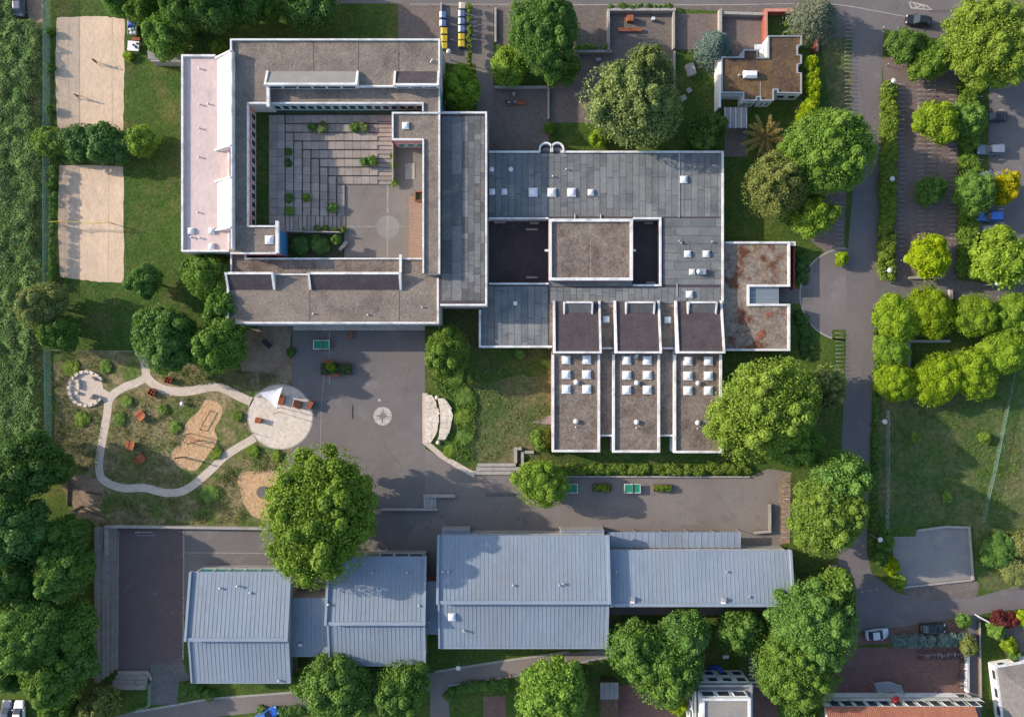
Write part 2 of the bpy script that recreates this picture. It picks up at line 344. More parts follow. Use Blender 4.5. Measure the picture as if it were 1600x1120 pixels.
sheet('bare_earth', wob([(106, 745), (135, 740), (160, 752), (165, 778), (150, 795), (165, 815), (118, 808), (108, 780)], 4, 3, 11), m_dirt, 3)
c1 = sheet('sand_court', wob([(89, 28), (150, 25), (195, 30), (194, 110), (193, 204), (90, 200), (86, 110)], 8, .9, 12), m_sand, 3)
c2 = sheet('sand_court', wob([(93, 258), (193, 260), (193, 350), (194, 442), (150, 440), (94, 432), (91, 350)], 8, .9, 13), m_sand, 3)
sheet('sand_patch', wob(smoothline([(322, 624), (345, 632), (346, 650), (336, 670), (338, 690), (322, 715), (305, 735), (285, 732), (270, 718), (272, 700), (290, 685), (288, 668), (300, 652), (312, 640)], 4, True), 1, .8, 14), m_chips, 4)
sheet('sand_patch', wob(smoothline([(372, 745), (400, 735), (435, 738), (450, 760), (440, 790), (418, 812), (395, 805), (380, 785)], 4, True), 1, .8, 15), m_chips, 4)
# school yard and terrace
sheet('schoolyard', [(457, 500), (664, 500), (664, 700), (700, 722), (742, 743), (866, 743), (690, 800), (664, 880), (560, 960), (280, 960), (287, 826), (412, 826), (430, 790), (445, 735), (457, 700)], m_asphalt, 3)
sheet('schoolyard', [(664, 700), (700, 722), (742, 743), (866, 742), (1172, 745), (1200, 732), (1238, 738), (1222, 770), (1218, 862), (1245, 900), (1245, 960), (560, 960), (664, 798)], m_asphalt2, 4)
sheet('court_surface', wob([(183, 826), (287, 826), (286, 1034), (234, 1038), (232, 1048), (183, 1046)], 6, .5, 20), m_rubber, 5)
sheet('grey_paving', [(234, 1036), (286, 1033), (296, 1062), (280, 1064), (276, 1100), (236, 1100)], m_greypave, 4)
ribbon('cream_path', [(222, 553), (228, 585), (215, 597), (192, 606), (172, 622), (167, 650), (160, 688), (155, 722), (160, 748), (190, 762), (225, 762), (262, 770), (292, 764), (325, 738), (355, 710), (398, 684)], 1.35, m_path, 4, 8)
ribbon('cream_path', [(226, 585), (240, 600), (262, 610), (295, 611), (332, 604), (352, 608), (375, 620), (398, 630)], 1.5, m_path, 5, 8)
sheet('stone_plaza', disc(134, 607, 27), m_path, 5); sheet('cream_path', [(150, 600), (176, 616), (172, 634), (152, 620)], m_path, 6)
sheet('plaza_edge', disc(438, 651, 51.5, 64), m_conc, 5); sheet('round_plaza', disc(438, 651, 49.5, 64), m_plaza, 6)
ribbon('cream_kerb', [(664, 614), (664, 690), (690, 712), (720, 730), (742, 742)], .9, m_path, 6, 1)
# streets
sheet('street', [(400, -260), (2000, -260), (2000, 84), (1600, 78), (1500, 68), (1440, 56), (1382, 46), (1378, 80), (1332, 80), (1330, 40), (1290, 16), (1100, 8), (640, 6), (400, 6)], m_road, 3)
sheet('pavement', [(640, 6), (1100, 8), (1290, 16), (1330, 40), (1332, 60), (1300, 60), (1250, 22), (1126, 18), (1056, 14), (950, 14), (640, 14)], m_pave, 4)
ribbon('kerb_line', [(640, 7), (1100, 8), (1240, 6), (1310, 8), (1370, 18), (1430, 29), (1500, 39), (1600, 46)], .14, m_conc, 5, 5)
sheet('side_road', [(1332, 60), (1380, 60), (1378, 120), (1376, 300), (1369, 430), (1367, 560), (1362, 640), (1358, 740), (1354, 860), (1362, 895), (1400, 925), (1450, 938), (1520, 934), (1600, 912), (1900, 850), (1900, 900), (1600, 950), (1545, 957), (1480, 968), (1400, 980), (1334, 988), (1322, 930), (1310, 880), (1312, 740), (1320, 600), (1322, 430), (1332, 300), (1331, 120)], m_road, 4)
sheet('forecourt', disc(1322, 460, 72), m_asphalt, 3); sheet('walkway', [(1218, 450), (1270, 452), (1270, 474), (1218, 474)], m_greypave, 5)
ribbon('kerb_line', disc(1322, 460, 72)[12:37], .25, m_conc, 6, 1)
sheet('walkway', [(1368, 432), (1480, 436), (1600, 448), (1800, 470), (1800, 500), (1600, 476), (1480, 468), (1368, 468)], m_greypave, 5)
sheet('bicycle_park', [(1400, 88), (1498, 88), (1496, 436), (1402, 436), (1380, 120), (1378, 92)], m_brickp, 3)
sheet('car_park', [(1545, 125), (1900, 110), (1900, 440), (1600, 446), (1545, 440)], m_asphalt, 3)
sheet('brick_paving', [(1282, 60), (1332, 60), (1332, 195), (1300, 195)], m_rough, 2)  # a grass verge; the conifer's shade is put into its brownish colour
sheet('brick_paving', [(1300, 290), (1322, 300), (1318, 418), (1262, 372), (1262, 350)], m_brickp, 2)
sheet('brick_paving', [(1300, 515), (1322, 515), (1320, 605), (1302, 605)], m_grass, 6)
sheet('brick_paving', [(1216, 742), (1236, 738), (1234, 848), (1218, 850)], m_dirt, 6)
# north forecourts
sheet('walkway', [(742, 10), (771, 10), (771, 240), (760, 240), (745, 180)], m_asphalt2, 3)
sheet('forecourt', [(690, 2), (744, 12), (744, 100), (690, 100)], m_asphalt, 2)
sheet('brick_terrace', [(622, 5), (688, 5), (688, 60), (622, 60)], m_brickp, 2)
sheet('forecourt', [(776, 12), (950, 14), (950, 78), (776, 70)], m_pave, 2)
sheet('brick_terrace', [(772, 136), (858, 136), (858, 238), (765, 238)], m_brickp, 4)
sheet('brick_terrace', [(860, 80), (952, 80), (952, 200), (945, 192), (860, 192)], m_brickp, 3)
sheet('brick_terrace', [(952, 16), (1056, 16), (1054, 105), (1050, 140), (952, 140)], m_pave, 3)
sheet('forecourt', [(1056, 22), (1128, 22), (1126, 78), (1056, 78)], m_brickp, 3)
sheet('forecourt', [(1128, 24), (1194, 24), (1198, 92), (1128, 92)], m_brickp, 4)
sheet('courtyard_floor', [(755, 335), (1040, 335), (1040, 450), (755, 450)], m_bitum, 3)
sheet('paving', [(1132, 200), (1168, 200), (1168, 245), (1132, 245)], m_brickp, 3)
# south side
sheet('lane', [(100, 1140), (205, 1112), (330, 1092), (440, 1082), (560, 1072), (690, 1048), (800, 1030), (960, 1012), (985, 1014), (960, 1026), (800, 1058), (700, 1072), (706, 1200), (672, 1200), (672, 1078), (560, 1096), (440, 1108), (240, 1130), (100, 1200)], m_asphalt2, 3)
ribbon('kerb_line', [(210, 1112), (330, 1091), (460, 1081)], .35, m_conc, 4, 1); ribbon('kerb_line', [(680, 1049), (800, 1030), (890, 1018)], .35, m_conc, 4, 1); ribbon('kerb_line', [(700, 1071), (800, 1057), (950, 1026)], .3, m_conc, 4, 1)
sheet('gravel_court', [(1394, 838), (1430, 838), (1432, 828), (1476, 823), (1514, 824), (1521, 904), (1406, 918), (1396, 880)], m_gravelp, 4)
sheet('paving', [(1406, 918), (1521, 905), (1530, 912), (1525, 934), (1430, 938)], m_pave, 3)
sheet('red_parking_strip', [(1330, 992), (1400, 981), (1490, 968), (1508, 985), (1500, 1000), (1330, 1008)], m_redpave, 5)
sheet('red_brick_yard', [(1280, 1012), (1512, 1010), (1512, 1092), (1280, 1092)], m_redpave, 4)
sheet('lane', [(1512, 958), (1532, 958), (1534, 1200), (1514, 1200)], m_road, 6)
sheet('garden_paving', [(1556, 975), (1640, 965), (1640, 1030), (1575, 1040)], m_pave, 3)
sheet('garden_patio', [(965, 1070), (1060, 1066), (1060, 1180), (965, 1180)], m_redpave, 3); sheet('garden_patio', [(1170, 1020), (1215, 1020), (1215, 1180), (1170, 1180)], m_redpave, 2)
sheet('garden_patio', [(755, 1088), (790, 1086), (790, 1180), (755, 1180)], m_redpave, 2)
# painted marks
def mark(name, poly, mat, layer, z=0.0): return sheet(name, poly, mat, layer, z)
mark('painted_line', rect(514, 510, 515.5, 600), m_cream, 8); ribbon('painted_line', [(506, 585), (502, 640), (500, 735)], .12, m_cream, 8, 1)
ribbon('painted_line', [(287, 828), (287, 905), (286, 1030)], .25, m_cream, 8, 1); ribbon('painted_line', [(290, 863), (425, 864)], .14, m_cream, 8, 1)
ribbon('painted_line', [(185, 828), (184, 1042)], .18, m_cream, 8, 1)
mark('drain_channel', rect(550, 633, 552, 654), m_dark, 8)
mark('compass_disc', disc(598, 650, 14.5, 40), m_line, 8)
def star(cx, cy, R_, r_, n, a0):
    out = []
    for i in range(n * 2):
        a = a0 + math.pi * i / n; q = R_ if i % 2 == 0 else r_; out.append((cx + q * math.cos(a), cy + q * math.sin(a)))
    return out
mark('compass_rose', star(598, 650, 13, 2.5, 4, .06), m_asphalt, 9); mark('compass_rose', star(598, 650, 8, 2.2, 4, .06 + math.pi / 4), m_asphalt2, 10)
mark('manhole_cover', disc(593, 625, 2.2, 16), m_line, 8)
for x, y in ((616, 814), (648, 816), (674, 814), (691, 806), (669, 801), (776, 797), (810, 810), (819, 809), (1184, 808), (1098, 816), (1174, 931), (1494, 946), (1393, 4 + 945), (1401, 13), (1402, 12 + 20)):
    mark('manhole_cover', disc(x, y, 2.1, 14), m_greypave, 10)
# street lettering triangle and bay marks
ribbon('painted_line', [(1420, 3), (1448, 10), (1456, 16), (1424, 13), (1420, 3)], .22, m_line, 7, 1)
ribbon('painted_line', [(1428, 5), (1432, 13), (1440, 8), (1444, 14)], .2, m_line, 8, 1)
for y in (126, 151, 172, 226, 250, 305, 327, 349, 371):
    mark('bay_line', rect(1560, y - .8, 1569, y + .8), m_line, 7); mark('bay_line', rect(1528, y - .7, 1536, y + .7), m_line, 7)
for x, y, a in ((1345, 923, .3), (1357, 921, .1), (1368, 919, .4)):
    mark('painted_dash', [(x, y), (x + 4, y + 1.5), (x + 4, y + 2.8), (x, y + 1.3)], m_line, 9)
# shallow relief lines in the sand
for x in (108, 176): ribbon('court_line', [(x, 30), (x - 1, 110), (x, 198)], .035, m_dirt, 5, 3)
for x in (102, 170): ribbon('court_line', [(x, 262), (x, 350), (x - 1, 432)], .035, m_dirt, 5, 3)

m_patch = pm('asphalt_repair', (.105, .098, .10), (.12, .11, .11), s=.5, fine=9, fv=.15)
m_worn = pm('worn_asphalt', (.168, .152, .142), (.188, .17, .158), s=.4, fine=8, fv=.18)
for i, (x0, y0, x1, y1, m_) in enumerate(((1345, 200, 1368, 224, m_worn), (760, 770, 812, 776, m_patch), (1040, 800, 1090, 820, m_worn), (1450, 16, 1520, 20, m_patch), (1130, 760, 1160, 790, m_worn))):
    sheet('asphalt_repair', wob(rect(x0, y0, x1, y1), 4, .5, i), m_, 8)
rk = random.Random(8)
for x, y, dx, dy in ((470, 600, 40, 20), (600, 690, 30, 45), (640, 570, -10, 60), (900, 790, 90, 8), (1120, 770, 30, 40), (1345, 120, 8, 160), (1350, 560, -8, 150), (720, 770, 60, 20), (560, 610, 25, -40), (1420, 950, 90, -10), (1180, 6, 90, -3), (310, 845, 90, 6)):
    n = 9; pts = [(x + dx * i / n + rk.uniform(-2, 2), y + dy * i / n + rk.uniform(-2, 2)) for i in range(n + 1)]
    ribbon('asphalt_crack', pts, .03, m_patch, 11, 2)
sheet('walkway', [(830, 661), (846, 652), (866, 648), (866, 663)], m_gravelp, 4)
# ------------------------------------------------------------------ buildings
def block(parent, poly_px, h, wall, roof, base=0.0, rs=.16, roofname='roof', wallname='wall'):
    p = PW(poly_px, h)
    MB().prism(p, base, h - rs, top=False).build(wallname, wall, parent)
    return MB().prism(p, h - rs, h).build(roofname, roof, parent)
def parapet(parent, poly_px, h, ph=.4, pw=.36, mat=None, name='parapet', drop=.35, out=.04):
    return ring(MB(), PW(poly_px, h), pw, h - drop, h + ph, out).build(name, mat or m_white, parent)
def para(parent, line_px, h, ph=.4, pw=.26, mat=None, name='parapet', drop=.2):
    return strip(MB(), PW(line_px, h), pw / 2, pw / 2, h - drop, h + ph).build(name, mat or m_white, parent)
def skylight(parent, px, py, h, s=1.25, name='skylight', rz=0):
    c = W(px, py, h); mb = MB(); mb.box((c.x, c.y, h + .11), (s, s, .24), rz); k = mb.build(name, m_white, parent)
    mb = MB(); n = 6; q = s * .43
    vs = []; fs = []
    for i in range(n + 1):
        for j in range(n + 1):
            u = -1 + 2 * i / n; v = -1 + 2 * j / n; z = .26 * (1 - max(abs(u), abs(v)) ** 2.4) ** .6
            vs.append((c.x + (u * math.cos(rz) - v * math.sin(rz)) * q, c.y + (u * math.sin(rz) + v * math.cos(rz)) * q, h + .232 + z))
    for i in range(n):
        for j in range(n): a = i * (n + 1) + j; fs.append((a, a + n + 1, a + n + 2, a + 1))
    mb.add(vs, fs); mb.build('dome', m_dome, k, True); return k
def vent(parent, px, py, h, r=.42, hh=.55):
    c = W(px, py, h)
    k = MB().lathe((c.x, c.y, h - .02), [(r * .62, 0), (r * .62, hh * .7)], 12).build('roof_vent', m_steel, parent)
    MB().lathe((c.x, c.y, h), [(r, hh * .55), (r * 1.05, hh * .7), (r * .8, hh * .95), (r * .3, hh * 1.08)], 16).build('vent_cap', m_white, k, True)
def pipe(parent, px, py, h, r=.1, hh=.45):
    c = W(px, py, h); MB().lathe((c.x, c.y, h - .02), [(r, 0), (r, hh), (r * 1.7, hh), (r * 1.7, hh + .1), (r * .5, hh + .16)], 10).build('vent_pipe', m_steel, parent)
def windows(parent, a, b, z0, z1, n, gap=.25, glass=None, frame=None):
    # a row of windows on the wall line a->b (world xy), standing proud to the right-hand side
    a = Vector(a[:2]); b = Vector(b[:2]); d = (b - a); L = d.length; d /= L; nn = Vector((d.y, -d.x)); rz = math.atan2(d.y, d.x)
    wd = L / n
    for i in range(n):
        c = a + d * (wd * (i + .5)); ww = wd - gap
        f = MB()
        zc = (z0 + z1) / 2; hh = z1 - z0; t = .09
        for sx in (-1, 1): f.box((*(c + d * sx * (ww / 2 - t / 2) + nn * .03), zc), (t, .12, hh), rz)
        for zz in (z0 + t / 2, z1 - t / 2): f.box((*(c + nn * .03), zz), (ww - 2 * t, .115, t), rz)
        fo = f.build('window', frame or m_white, parent)
        MB().box((*(c + nn * .01), zc), (ww - 2 * t - .002, .06, hh - 2 * t - .002), rz).build('pane', glass or m_glass, fo)
def sheets(parent, x0, y0, x1, y1, h, sw, lmin, lmax, mat, vertical=True, seed=0, name='roofing_sheet', skip=()):
    rr = random.Random(seed); u = x0 if vertical else y0; ue = x1 if vertical else y1
    while u < ue - .5:
        uw = min(sw, ue - u); v = (y0 if vertical else x0); ve = (y1 if vertical else x1); first = True
        while v < ve - .5:
            l = rr.uniform(lmin, lmax) * (rr.random() if first else 1); first = False; l = max(l, 6); l = min(l, ve - v)
            if ve - v - l < 5: l = ve - v
            r_ = (u, v, u + uw, v + l) if vertical else (v, u, v + l, u + uw)
            if not any(r_[0] < s[2] and r_[2] > s[0] and r_[1] < s[3] and r_[3] > s[1] for s in skip):
                p = offs(ccw([(q.x, q.y) for q in PW(rect(*r_), h)]), .035)
                MB().prism(p, h + .002, h + .012 + rr.random() * .012, bottom=False).build(name, mat, parent)
            v += l
        u += uw
def shed(parent, x0, x1, ylo, yhi, h, dh, roofm, sidew=.34, name='clerestory_roof', tip=None, wallm=None):
    # a wedge rising from h at ylo to h+dh at yhi (pixels, seen at height h), white side fins and a top rail
    a = W(x0, ylo, h); b = W(x1, ylo, h); c = W(x1, yhi, h); d = W(x0, yhi, h); s = 1 if d.y > a.y else -1
    f = sidew
    xl, xr = a.x, b.x
    def P(x, y, z): return (x, y, z)
    y0, y1 = a.y, c.y
    y1i = y1 - s * f
    mb = MB(); lo = [(xl + f, y0, h + .02), (xr - f, y0, h + .02), (xr - f, y1i, h + .02), (xl + f, y1i, h + .02)]
    hi = [(xl + f, y0, h + .05), (xr - f, y0, h + .05), (xr - f, y1i, h + dh * .96), (xl + f, y1i, h + dh * .96)]
    if s < 0: lo = lo[::-1]; hi = hi[::-1]
    mb.hexa(lo, hi); k = mb.build(name, roofm, parent)
    for xa, xb in ((xl, xl + f), (xr - f, xr)):
        lo = [(xa, y0, h - .1), (xb, y0, h - .1), (xb, y1, h - .1), (xa, y1, h - .1)]
        hi = [(xa, y0, h + .30), (xb, y0, h + .30), (xb, y1, h + dh + .22), (xa, y1, h + dh + .22)]
        if s < 0: lo = lo[::-1]; hi = hi[::-1]
        MB().hexa(lo, hi).build('side_fin', m_white, parent)
    MB().box(((xl + xr) / 2, y1 - s * f / 2, h + dh * .5 - .1 + .11), (xr - xl - 2 * f - .004, f, dh + .2)).build('top_rail', m_white, parent)
    n = max(2, int((xr - xl) / 2.2))
    aa, bb = ((xl + f, y1), (xr - f, y1)) if s < 0 else ((xr - f, y1), (xl + f, y1))
    windows(parent, aa, bb, h + .1 - (.3 if dh > 1.2 else 0), h + dh - .25, n, .12)
    return k

# ---- courtyard school building
HM, HS, HW, HE = 9.2, 8.4, 7.6, 7.0; HM2, HS2 = 6.6, 6.25
A = thing('courtyard_school_building', 'large flat gravel-roofed school wrapped around a terraced courtyard', 'building', W(520, 300, 0))
block(A, rect(364, 62, 688, 135), HM, m_wall, m_gravel)
block(A, rect(364, 135, 420, 163), HM, m_wall, m_gravel)
block(A, [(360, 163), (387, 163), (387, 355), (433, 355), (433, 395), (360, 395)], HM, m_pink, m_gravel)
block(A, rect(420, 135, 688, 163), HS, m_teal, m_gravel)
block(A, rect(662, 163, 687, 428), HS, m_wall, m_gravel)
block(A, rect(613, 176, 662, 218), HS, m_pink, m_gravel)
block(A, [(361, 395), (382, 395), (382, 406), (662, 406), (662, 428), (361, 428)], HS2, m_wall, m_gravel2)
block(A, rect(356, 428, 686, 506), HM2, m_wall, m_gravel)
block(A, rect(285, 87, 361, 394), HW, m_wall, m_membrane)
EWING = rect(685, 175, 761, 478)
block(A, EWING, HE, m_wall, m_bitum)
sheets(A, 722, 182, 757, 470, HE, 9.5, 9, 30, m_felt2, True, 3); sheets(A, 690, 182, 722, 470, HE, 16, 40, 90, m_felt2, True, 4)
# parapets
para(A, [(362, 165), (362, 63.5), (686.5, 63.5), (686.5, 135)], HM); para(A, [(686.5, 135.5), (686.5, 428)], HS, .25)
para(A, [(420, 136), (420, 168)], HM, .45, .45); para(A, [(388.5, 165), (388.5, 162), (418, 162)], HM, .3)
para(A, [(388, 165), (388, 354), (433, 354)], HM, .3); para(A, [(434, 346), (434, 396)], HM, .45, .5); para(A, [(361, 396), (432, 396)], HM, .3)
para(A, [(422, 162), (661, 162), (661, 175)], HS, .3); para(A, [(614, 217), (614, 177.5), (685, 177.5)], HS, .35); para(A, [(613, 218.5), (661.5, 218.5), (661.5, 427)], HS, .3); para(A, [(659, 404.5), (384, 404.5), (384, 398)], HS2, .3)
para(A, [(562, 135.5), (616, 135.5)], HM, .25); para(A, [(431, 429), (484, 429)], HM2, .3); para(A, [(362, 397), (362, 427)], HS2, .3)
para(A, [(357.3, 430), (357.3, 504.5), (684.5, 504.5), (684.5, 434)], HM2, .42, .3); para(A, [(626, 398), (626, 426)], HM2, .3, .4)
para(A, [(359, 392.5), (286.3, 392.5), (286.3, 88.5), (338, 88.5)], HW, .45, .3); para(A, [(359, 231), (359, 282)], HW, .5, .3); para(A, [(359, 358), (359, 390)], HW, .5, .3)
para(A, [(688, 177), (759.5, 177), (759.5, 476.5), (688, 476.5)], HE, .35, .3)
# clerestories
shed(A, 417, 561, 112, 138, HM, 1.35, m_shedgrey); shed(A, 616, 687, 112, 138, HM, 1.1, m_bitum)
shed(A, 356, 431, 453, 427, HM2, 1.35, m_bitum); shed(A, 484, 628, 453, 427, HM2, 1.35, m_bitum)
ZR = 10.6; xr_ = (360 - 800) * (1 - ZR / ALT) * MPP; xb_ = W(340, 0, HW).x
MB().box((xr_ + .12, (W(0, 89, HW).y + W(0, 393, HW).y) / 2, (HW + ZR) / 2 - .1), (.24, W(0, 89, HW).y - W(0, 393, HW).y, ZR - HW)).build('ridge_wall', m_white, A)
for ya, yb in ((89, 231), (283, 357)):
    y0, y1 = W(0, yb, 8.6).y, W(0, ya, 8.6).y; x0, x1 = xb_, xr_ - .004
    MB().hexa([(x0, y0, HW + .02), (x1, y0, HW + .02), (x1, y1, HW + .02), (x0, y1, HW + .02)], [(x0, y0, HW + .06), (x1, y0, ZR - .1), (x1, y1, ZR - .1), (x0, y1, HW + .06)]).build('white_sloping_roof', m_white, A)
    for yy in (y0 - .14, y1 + .14):
        MB().hexa([(x0 - .4, yy - .12, HW), (x1 - .01, yy - .12, HW), (x1 - .01, yy + .12, HW), (x0 - .4, yy + .12, HW)], [(x0 - .4, yy - .12, HW + .2), (x1 - .01, yy - .12, ZR + .12), (x1 - .01, yy + .12, ZR + .12), (x0 - .4, yy + .12, HW + .2)]).build('side_fin', m_white, A)
for x, y in ((299, 361), (331, 361), (331, 385)): skylight(A, x, y, HW, 1.0)
skylight(A, 421, 375, HM, 1.35); skylight(A, 634, 197, HS, 1.1)
for x, y in ((313, 108), (313, 164), (312, 201), (312, 246), (310, 332), (313, 372), (326, 163)): pipe(A, x, y, HW, .09, .3)
for x, y in ((676, 95), (674, 98), (300, 371)): pipe(A, x, y, HM if x > 400 else HW, .1, .3)
for x, y in ((340, 488), (470, 490), (555, 492), (640, 480)): pipe(A, x + 20, y, HM2, .08, .2)
for x in (490, 560, 623): ribbon_z = MB().box((*W(x, 99, HM)[:2], HM + .006), (.08, 7.5, .02)).build('roof_joint', m_bitum, A)
for x in (484, 624): MB().box((*W(x, 479, HM2)[:2], HM2 + .006), (.08, 5.2, .02)).build('roof_joint', m_bitum, A)
# roof strip lights in the shade of clerestories: window bands on the courtyard and outer walls
a0, b0 = W(423, 163, HS), W(660, 163, HS); windows(A, (a0.x, a0.y), (b0.x, b0.y), 5.9, 7.9, 18, .2)
a0, b0 = W(387, 350, HM), W(387, 168, HM); windows(A, (a0.x, a0.y), (b0.x, b0.y), 5.6, 7.6, 13, .3)
a0, b0 = W(616, 218, HS), W(660, 218, HS); windows(A, (a0.x, a0.y), (b0.x, b0.y), 4.1, 6.2, 3, .3, m_glasst)
a0, b0 = W(433, 394, HM), W(433, 357, HM)
MB().box((a0.x + .04, (a0.y + b0.y) / 2, (HM + 3.6) / 2), (.09, abs(a0.y - b0.y), HM - 4.2)).build('blue_wall_panel', m_blue, A)
a0, b0 = W(360, 506, HM2), W(684, 506, HM2); windows(A, (a0.x, a0.y), (b0.x, b0.y), .9, 2.7, 22, .3); windows(A, (a0.x, a0.y), (b0.x, b0.y), 3.9, 5.8, 22, .3)
a0, b0 = W(686, 64, HM), W(366, 64, HM); windows(A, (a0.x, a0.y - .0), (b0.x, b0.y), .9, 3.0, 20, .3) if False else None
a0, b0 = W(285, 92, HW), W(285, 390, HW); windows(A, (a0.x, a0.y), (b0.x, b0.y), .9, 2.8, 18, .5); windows(A, (a0.x, a0.y), (b0.x, b0.y), 4.2, 6.0, 18, .5)
# south walkway roof
p = PW(rect(458, 507, 664, 516), 3.0); MB().prism(p, 2.85, 3.0).build('walkway_canopy', m_conc, A)
for x in range(462, 662, 26): q = W(x, 514.5, 3.0); MB().tube((q.x, q.y, 0), (q.x, q.y, 2.85), .07).build('canopy_post', m_steel, A)
# courtyard terraces
ZT, ZS, NT = 5.36, 3.6, 8; DZ = .22
MB().prism(PW(rect(386, 158, 664, 408), 3.6), 0, 3.5).build('courtyard_base', m_conc, A)
MB().prism(PW(rect(538, 288, 664, 407), ZS), 3.4, ZS).build('courtyard_paving', m_asphalt2, A)
MB().prism(PW(rect(613, 218, 664, 288), ZS), 3.4, ZS).build('courtyard_paving', m_asphalt2, A)
MB().prism(PW(rect(436, 362, 538, 407), ZS), 3.4, ZS - .05).build('planting_bed', m_soil, A)
MB().prism(PW(rect(386, 158, 420, 358), 5.2), 3.4, 5.2).build('grass_strip', m_lawn, A)
MB().prism(PW(rect(420, 158, 664, 180), 5.2), 3.4, 5.2).build('grass_strip', m_soil, A)
xk = [446 + 13.4 * k for k in range(NT)]; yk = [194 + 13.6 * k for k in range(NT)]
plant_slots = {(0, 'v', 2), (0, 'v', 7)}
rs_ = random.Random(21)
def slab(x0, y0, x1, y1, z, nm='paving_slab', ge=0, gs=0):
    p = offs(ccw([(q.x, q.y) for q in PW(rect(x0, y0, x1 - ge, y1 - gs), z)]), .022)
    MB().prism(p, 3.45, z + rs_.uniform(-.008, .008), bottom=False).build(nm, m_slab, A)
for r in range(14):
    y0 = 180 + r * 13.1
    for c in range(2): slab(420 + c * 13, y0, 433 + c * 13, y0 + 13.1, ZT, ge=1.5 if c else 0)
for c in range(11): slab(446 + c * 13.1, 180, 459.1 + c * 13.1, 194, ZT, gs=1.5)
for k in range(NT - 1):
    z = ZT - DZ * (k + 1); x = xk[k]; y = yk[k]; x1 = xk[k + 1]; y1 = yk[k + 1]
    n = max(1, round((590 - x) / 13.4)); wd = (590 - x) / n
    for i in range(n): slab(x + i * wd, y, x + (i + 1) * wd, y1, z, gs=1.5)
    n = max(1, round((337 - y1) / 13.4)); wd = (337 - y1) / n
    for i in range(n): slab(x, y1 + i * wd, x1, y1 + (i + 1) * wd, z, ge=1.5)
# half steps to the right and at the foot
for k in range(NT):
    z = ZT - DZ * k; y = 180 if k == 0 else yk[k - 1]; y1 = yk[k] if k < NT else 289
    if k < NT:
        m_ = (y + y1) / 2 + (3.5 if k == 0 else 0)
        slab(590, y, 613, m_, z, 'step', gs=.7); slab(590, m_, 613, y1, z - DZ / 2, 'step', gs=.7)
for k in range(NT):
    z = ZT - DZ * k; x = 433 if k == 0 else xk[k - 1]; x1 = xk[k]
    m_ = (x + x1) / 2
    slab(x, 337, m_, 360, z, 'step', ge=.7); slab(m_, 337, x1, 360, z - DZ / 2, 'step', ge=.7)
strip(MB(), PW([(441, 361), (531, 363)], 4.8), .08, .08, 3.4, 5.1).build('terrace_wall', m_conc, A)
strip(MB(), PW([(614, 225), (614, 284)], 4.4), .1, .1, 3.4, 4.9).build('terrace_wall', m_conc, A)
def cy_mark(nm, poly, mat, dz):
    p = PW(poly, ZS); MB().prism(p, ZS + dz - .003, ZS + dz, bottom=False).build(nm, mat, A)
cy_mark('painted_circle', disc(606, 355, 18, 40), m_gravelp, .008)
cy_mark('painted_cross', rect(604.5, 290, 607, 333), m_cream, .012); cy_mark('painted_cross', rect(604.5, 338, 606.5, 402), m_cream, .012)
rr = random.Random(3); x = 543.0
while x < 637:
    l = rr.uniform(1.5, 5); 
    if not 588 < x < 610: cy_mark('painted_cross', [(x, 352.6 + rr.random()), (x + l, 352.6 + rr.random()), (x + l, 355 - rr.random() * .8), (x, 355)], m_cream, .012)
    x += l + rr.uniform(.3, 1.2)
dk = MB()
for i in range(34):
    y = 307 + i * 2.9; p = offs(ccw([(q.x, q.y) for q in PW(rect(638.5, y, 661, y + 2.9), 3.75)]), .012); dk.prism(p, 3.58, 3.75)
setp(dk.build('wooden_deck', m_deck, A), kind='stuff')
ring(MB(), PW(rect(648, 299, 660.5, 314), 4.4), .14, 3.62, 4.4, 0).build('deck_box', m_wood, A); MB().prism(PW(rect(649.2, 300.4, 659.3, 312.6), 4.3), 3.62, 4.1).build('deck_box_soil', m_soil, A)
MB().prism(PW(rect(633, 255, 648, 280), 3.66), 3.59, 3.66).build('concrete_pad', m_conc, A)

# ---- flat felt-roofed classroom building
HF, HR, HG = 3.0, 4.5, 3.3
B = thing('felt_roofed_school_building', 'low grey felt-roofed school block with three projecting gravel-roofed classrooms', 'building', W(950, 450, 0))
block(B, rect(760, 237, 1130, 341), HF, m_wall, m_bitum); block(B, rect(1033, 341, 1130, 447), HF, m_wall, m_bitum)
block(B, rect(858, 341, 988, 447), HF, m_wall, m_felt); block(B, rect(858, 447, 1130, 475), HF, m_wall, m_bitum); block(B, rect(749, 444, 858, 543), HF, m_wall, m_bitum)
block(B, rect(858, 475, 1130, 545), HF - .02, m_wall, m_gravel2)
block(B, rect(858, 343, 988, 438), HR, m_pink, m_gravel2)
sheets(B, 764, 240, 1127, 339, HF, 10.2, 26, 60, m_felt, True, 5); sheets(B, 1036, 341, 1127, 445, HF, 13.5, 30, 60, m_felt, False, 6)
sheets(B, 860, 449, 1127, 474, HF, 10.2, 14, 40, m_felt, True, 7); sheets(B, 752, 447, 856, 540, HF, 10.4, 28, 60, m_felt, True, 8); sheets(B, 860, 439, 987, 446, HF, 30, 30, 60, m_felt, False, 9)
para(B, [(764, 238), (844, 238)], HF, .3, .32); para(B, [(876, 238), (1128.8, 238), (1128.8, 474)], HF, .3, .32)
